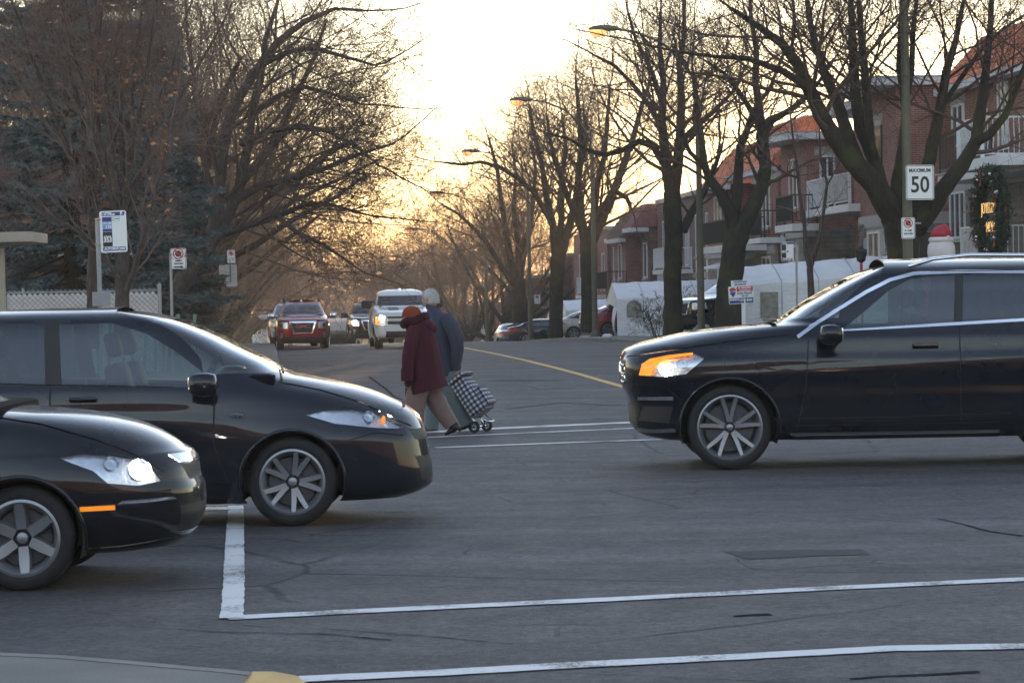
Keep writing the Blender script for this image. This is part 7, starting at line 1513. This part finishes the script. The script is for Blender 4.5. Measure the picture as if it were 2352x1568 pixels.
MB().ball(wp(160, 948, -.235), (.04, .035, .05), 12, 9).build('glove', M_GLOVE, wo, True)
# fur-edged collar and hood lying on the back
rnd = random.Random(2); col_ = MB(); n = 40
col_.tube([wp(232+105*math.cos(6.2832*k/n), 348-30*math.cos(6.2832*k/n)+8*math.sin(12*k), .125*math.sin(6.2832*k/n)) for k in range(n+1)], [.052+.006*math.sin(k*3.1) for k in range(n+1)], 12, False); col_.build('fur_collar', M_FUR, wo, True)
hb = MB().ball((0, 0, 0), (.165, .155, .085), 22, 12); hb.V = [Matrix.Rotation(R(24), 3, 'Y') @ v + wp(325, 395) for v in hb.V]; hb.build('hood', M_COAT, wo, True)
# knitted cap with ribs
cap = MB(); rr_ = []
for j in range(10):
    th = R(8+92*j/9); rr_.append([Vector((.116*math.sin(th)*math.cos(a)*(1+.02*math.cos(14*a)), .098*math.sin(th)*math.sin(a)*(1+.02*math.cos(14*a)), .105*math.cos(th))) for a in [6.2832*k/42 for k in range(42)]])
rr_.append([v*1.03+Vector((0, 0, -.03)) for v in rr_[-1]]); cap.loft(rr_); cap.V = [Matrix.Rotation(R(14), 3, 'Y') @ v + wp(207, 292) for v in cap.V]; cap.build('knit_cap', M_HAT, wo, True, 60)
tube_cloth('trouser_leg', M_TROW, wo, [wp(330, 985, .06), wp(405, 1100, .08), wp(455, 1210, .08), wp(515, 1300, .08), wp(570, 1378, .08)], [.125, .12, .105, .092, .085], fold=.03, seed=4)
tube_cloth('trouser_leg', M_TROW, wo, [wp(265, 985, -.07), wp(232, 1120, -.08), wp(215, 1240, -.08), wp(225, 1350, -.08), wp(235, 1425, -.08)], [.13, .125, .11, .10, .095], fold=.03, seed=5)
shoe(wo, wp(655, 1420, .08), wp(505, 1478, .08), .048, M_BOOT); shoe(wo, wp(285, 1470, -.08), wp(95, 1470, -.08), .048, M_BOOT)
MB().tube([wp(555, 1350, .08), wp(625, 1420, .08)], [.055, .05], 14).build('boot_shaft', M_BOOT, wo, True)
# ---------------------------------------------------------------- man, navy jacket
gm = gnd(1052, 991); mo = empty('person', 'white haired walker in navy jacket and grey trousers pulling a trolley', 'person', loc=gm); ZM = 785.0
def mp(x, y, dy=0.0): return Vector(((x-600)/ZM, dy, (1452-y)/ZM))
J = [mp(450, 860), mp(445, 720), mp(430, 520), mp(410, 360), mp(375, 265), mp(480, 385, -.15), mp(598, 600, -.21), mp(600, 850, -.16), mp(345, 390, .16), mp(300, 600, .24), mp(280, 780, .18), mp(410, 900, .09), mp(375, 1180, .09), mp(350, 1410, .09), mp(500, 900, -.09), mp(600, 1150, -.09), mp(690, 1370, -.09), mp(270, 1435, .09), mp(640, 1430, -.09)]
E = [(0, 1), (1, 2), (2, 3), (3, 4), (3, 5), (5, 6), (6, 7), (3, 8), (8, 9), (9, 10), (0, 11), (11, 12), (12, 13), (0, 14), (14, 15), (15, 16), (13, 17), (16, 18)]; Rr = [.10, .10, .11, .07, .055, .035, .03, .028, .035, .03, .028, .085, .06, .045, .085, .06, .045, .03, .03]
hand_chain(J, E, Rr, 7, J[7], Vector((0, 0, -1)), Vector((-1, 0, 0))); hand_chain(J, E, Rr, 10, J[10], Vector((0, 0, -1)), Vector((-1, 0, 0)))
V, F = skin_body(J, E, Rr); mb = MB().add(V, F); hd, MH = head_geo(mp(352, 170), 1.0, R(-28), R(-4)); mb.add(hd.V, hd.F); mb.build('body', M_SKIN, mo, True)
hair = MB(); n, m_ = 28, 14; hv = []
for j in range(m_+1):
    th = R(112)*j/m_
    for k in range(n):
        a = 6.2832*k/n; x, y, z = math.sin(th)*math.cos(a), math.sin(th)*math.sin(a), math.cos(th); back = max(0, x); lim = 1.0
        zz = z if not (x < -.25 and z < .30) else max(z, .30+.25*(-.25-x)); rs_ = 1+.025*math.sin(5*a+7*th)
        jit = random.Random(j*97+k).uniform(-.004, .005)+.004*math.sin(9*a+3*th)
        sq = 1+.07*abs(math.sin(2*th))
        hv.append(MH @ Vector((x*(.104+jit)*rs_*sq+.008, y*(.085+jit)*rs_*sq, zz*(.126+jit)+.002-.012*back*(z < 0))))
hair.add(hv, [(j*n+k, (j+1)*n+k, (j+1)*n+(k+1) % n, j*n+(k+1) % n) for j in range(m_) for k in range(n)]); rh = random.Random(31)
for q in range(1500):                                # short cropped hair standing off the scalp
    j_ = rh.randrange(n*2, len(hv)-n); v0 = hv[j_].lerp(hv[min(j_+n, len(hv)-1)], rh.random()); cc = MH @ Vector((0, 0, 0)); o1 = (v0-cc).normalized(); tg = (rvec(rh)*.5+Vector((.25, 0, -.9))).normalized(); sd_ = o1.cross(tg).normalized()*.0035; tip = v0+o1*rh.uniform(.004, .014)+tg*rh.uniform(.012, .026); hair.add([v0-sd_, v0+sd_, tip], [(0, 1, 2)])
hair.build('hair', M_HAIRW, mo, True)
prof = [(262, 330, 442, .075, 0), (290, 318, 455, .10, 0), (315, 296, 500, .165, .12), (350, 278, 548, .205, .06), (400, 268, 572, .225, 0), (470, 264, 585, .235, 0), (560, 272, 588, .235, 0), (650, 284, 590, .23, 0), (740, 296, 594, .23, 0), (820, 306, 598, .235, 0), (865, 312, 602, .235, 0), (872, 318, 596, .228, 0), (905, 316, 598, .23, 0), (915, 326, 590, .20, 0)]
rings = [ell(mp((l+r_)/2, y), (r_-l)/2/ZM, ry, 30, .022, i*.7, 5, tl) for i, (y, l, r_, ry, tl) in enumerate(prof)]; MB().loft(rings).build('jacket', M_JACK, mo, True, 70)
cl = MB(); cl.loft([ell(mp(388, 285), .098, .095, 20, tilt=-.25), ell(mp(380, 240), .092, .088, 20, tilt=-.3), ell(mp(382, 235), .080, .076, 20, tilt=-.3), ell(mp(388, 270), .075, .07, 20)], cap=False); cl.build('jacket_collar', M_JACK, mo, True, 60)
tube_cloth('sleeve', M_JACK, mo, [mp(500, 350, -.17), mp(565, 440, -.22), mp(605, 560, -.235), mp(612, 660, -.22), mp(598, 770, -.18), mp(592, 850, -.15)], [.085, .095, .088, .08, .068, .058], fold=.045, seed=7)
tube_cloth('sleeve', M_JACK, mo, [mp(340, 350, .19), mp(300, 600, .26), mp(285, 790, .2)], [.09, .08, .06], fold=.04, seed=8)
tube_cloth('trouser_leg', M_TROM, mo, [mp(515, 880, -.08), mp(545, 1010, -.09), mp(588, 1150, -.09), mp(640, 1270, -.09), mp(690, 1385, -.09)], [.125, .12, .10, .088, .080], fold=.03, seed=9)
tube_cloth('trouser_leg', M_TROM, mo, [mp(420, 880, .08), mp(395, 1030, .09), mp(365, 1180, .09), mp(352, 1310, .09), mp(345, 1425, .09)], [.125, .12, .10, .09, .085], fold=.03, seed=10)
shoe(mo, mp(745, 1395, -.09), mp(610, 1450, -.09), .05, M_BOOT); shoe(mo, mp(400, 1440, .09), mp(215, 1440, .09), .05, M_BOOT)
# ---------------------------------------------------------------- shopping trolley
gt = gnd(1105, 992); to = empty('shopping_trolley', 'navy and white checked shopping trolley with two black wheels', 'trolley', loc=gt, rz=R(-22)); ZT = 790.0
def tp(x, y, dy=0.0): return Vector(((x-910)/ZT, dy, (1450-y)/ZT))
mm = bpy.data.materials.new('gingham'); mm.use_nodes = True; n_, l_ = nodes_of(mm); b_ = n_['Principled BSDF']; tc = n_.new('ShaderNodeTexCoord'); sp_ = n_.new('ShaderNodeSeparateXYZ'); l_.new(tc.outputs['UV'], sp_.inputs[0])
def stripe(out):
    a = n_.new('ShaderNodeMath'); a.operation = 'FRACT'; l_.new(out, a.inputs[0]); b = n_.new('ShaderNodeMath'); b.operation = 'GREATER_THAN'; b.inputs[1].default_value = .5; l_.new(a.outputs[0], b.inputs[0]); return b.outputs[0]
ad = n_.new('ShaderNodeMath'); ad.operation = 'ADD'; l_.new(stripe(sp_.outputs[0]), ad.inputs[0]); l_.new(stripe(sp_.outputs[1]), ad.inputs[1]); hf = n_.new('ShaderNodeMath'); hf.operation = 'MULTIPLY'; hf.inputs[1].default_value = .5; l_.new(ad.outputs[0], hf.inputs[0])
rp = n_.new('ShaderNodeValToRGB'); rp.color_ramp.interpolation = 'CONSTANT'; e_ = rp.color_ramp.elements; e_[0].color = (.50, .50, .52, 1); e_[1].position = .75; e_[1].color = (.010, .013, .035, 1); k_ = e_.new(.25); k_.color = (.12, .13, .17, 1); l_.new(hf.outputs[0], rp.inputs[0]); l_.new(rp.outputs[0], b_.inputs['Base Color']); b_.inputs['Roughness'].default_value = .8
ax = (tp(640, 960)-tp(900, 1330)).normalized(); sd = Vector((ax.z, 0, -ax.x)); sd = sd if sd.x > 0 else -sd; yv = Vector((0, 1, 0)); bc = tp(860, 1335)
def bag(name, w, h, dp, off, z0, par, bulge=.03):
    rings = []; uv = []; NZ = 8; NS = 8
    V = []; F = []; UVs = []
    def loop(f):
        k = 1-.12*f; out = []
        for (a, c) in [(0, -1), (1, -1), (1, 1), (0, 1)]: out.append((a*w*k, c*dp/2*k))
        pts = []; acc = 0
        for i in range(4):
            p, q = out[i], out[(i+1) % 4]; L_ = math.hypot(q[0]-p[0], q[1]-p[1])
            for j in range(NS):
                g = j/NS; bu = bulge*math.sin(math.pi*g)*math.sin(math.pi*min(1, f*1.05+.05)); nx, ny = (q[1]-p[1])/L_, -(q[0]-p[0])/L_; pts.append((p[0]+(q[0]-p[0])*g+nx*bu, p[1]+(q[1]-p[1])*g+ny*bu, acc+L_*g))
            acc += L_
        return pts
    for z in range(NZ+1):
        f = z/NZ
        for (a, c, u) in loop(f): V.append(bc+sd*(off+a)+yv*c+ax*(z0+h*f)); UVs.append((u/.058, (z0+h*f)/.058))
    n4 = 4*NS
    for z in range(NZ):
        for i in range(n4): F.append((z*n4+i, z*n4+(i+1) % n4, (z+1)*n4+(i+1) % n4, (z+1)*n4+i))
    F.append(tuple(range(n4))[::-1]); F.append(tuple(NZ*n4+i for i in range(n4)))
    me = bpy.data.meshes.new(name); me.from_pydata([tuple(v) for v in V], [], F); ul = me.uv_layers.new(name='uv')
    for p in me.polygons:
        for li in p.loop_indices:
            vi = me.loops[li].vertex_index; u, v_ = UVs[vi]
            if len(p.vertices) > 4: q = V[vi]-bc; u, v_ = q.dot(sd)/.058, q.dot(yv)/.058
            elif vi % n4 == 0 and max(me.loops[k2].vertex_index % n4 for k2 in p.loop_indices) == n4-1: u += (2*w+2*dp)*(1-.06)/.058
            ul.data[li].uv = (u, v_)
    me.materials.append(mm); me.polygons.foreach_set('use_smooth', [len(p.vertices) == 4 for p in me.polygons]); return link(bpy.data.objects.new(name, me), par)
bag('bag', .225, .49, .30, 0.02, 0.02, to); bag('front_pocket', .07, .24, .24, .25, .05, to, .012)
fl = bag('flap', .27, .045, .33, 0.0, .52, to, .01)
for c in (-1, 1):
    MB().tube([tp(598, 893, c*.10), tp(620, 960, c*.11), tp(872, 1330, c*.12), tp(905, 1392, c*.12)], .011, 8).build('frame_tube', M_CHROME, to, True)
MB().tube([tp(598, 893, -.10), tp(592, 882, -.06), tp(592, 882, .06), tp(598, 893, .10)], .015, 8).build('handle', M_BPAINT, to, True)
MB().tube([tp(905, 1392, -.22), tp(905, 1392, .22)], .009, 8).build('axle', M_CHROME, to)
MB().tube([tp(925, 1290, -.10), tp(1000, 1338, -.10), tp(1030, 1345, -.06), tp(1030, 1345, .06), tp(1000, 1338, .10), tp(925, 1290, .10)], .010, 8).build('stand', M_CHROME, to, True)
for c in (-1, 1):
    M = Matrix.Translation(tp(905, 1392, c*.20)) @ Matrix.Rotation(R(90), 4, 'X'); h = .018; r = .073
    w_ = MB().lathe([(.042, -h), (.055, -h), (r-.008, -h), (r, -h*.4), (r, h*.4), (r-.008, h), (.055, h), (.042, h)], 28, M).build('wheel', M_RUBBER, to, True, 50); q = MB().lathe([(.012, -h*.9), (.02, -h*.6), (.02, h*.6), (.012, h*.9)], 14, M)
    for k in range(5): a = 6.2832*k/5; d_ = Vector((math.cos(a), math.sin(a), 0)); e2 = Vector((-d_.y, d_.x, 0))*.008; q.add([M @ v for v in (d_*.015-e2, d_*.015+e2, d_*.045+e2, d_*.045-e2)], [(0, 1, 2, 3), (3, 2, 1, 0)])
    q.build('hub', M_STEEL, w_)
MB().tube([tp(735, 905, .05), tp(742, 935, .05), tp(765, 1000, .05)], [.012, .022, .03], 8).build('umbrella', M_JACK, to, True)
# ================================================================== evening haze
hz = MB().box((0, 1125, 6.5), (6200, 4750, 41)).build('haze', bpy.data.materials.new('haze'), None); tag(hz, 'warm evening haze filling the street', None, kind='stuff')
hm = hz.data.materials[0]; hm.use_nodes = True; hn, hl_ = nodes_of(hm); hn.remove(hn['Principled BSDF']); pv_ = hn.new('ShaderNodeVolumePrincipled')
pv_.inputs['Color'].default_value = (.95, .90, .84, 1); pv_.inputs['Density'].default_value = .0005; pv_.inputs['Anisotropy'].default_value = .45
hl_.new(pv_.outputs[0], hn['Material Output'].inputs['Volume'])
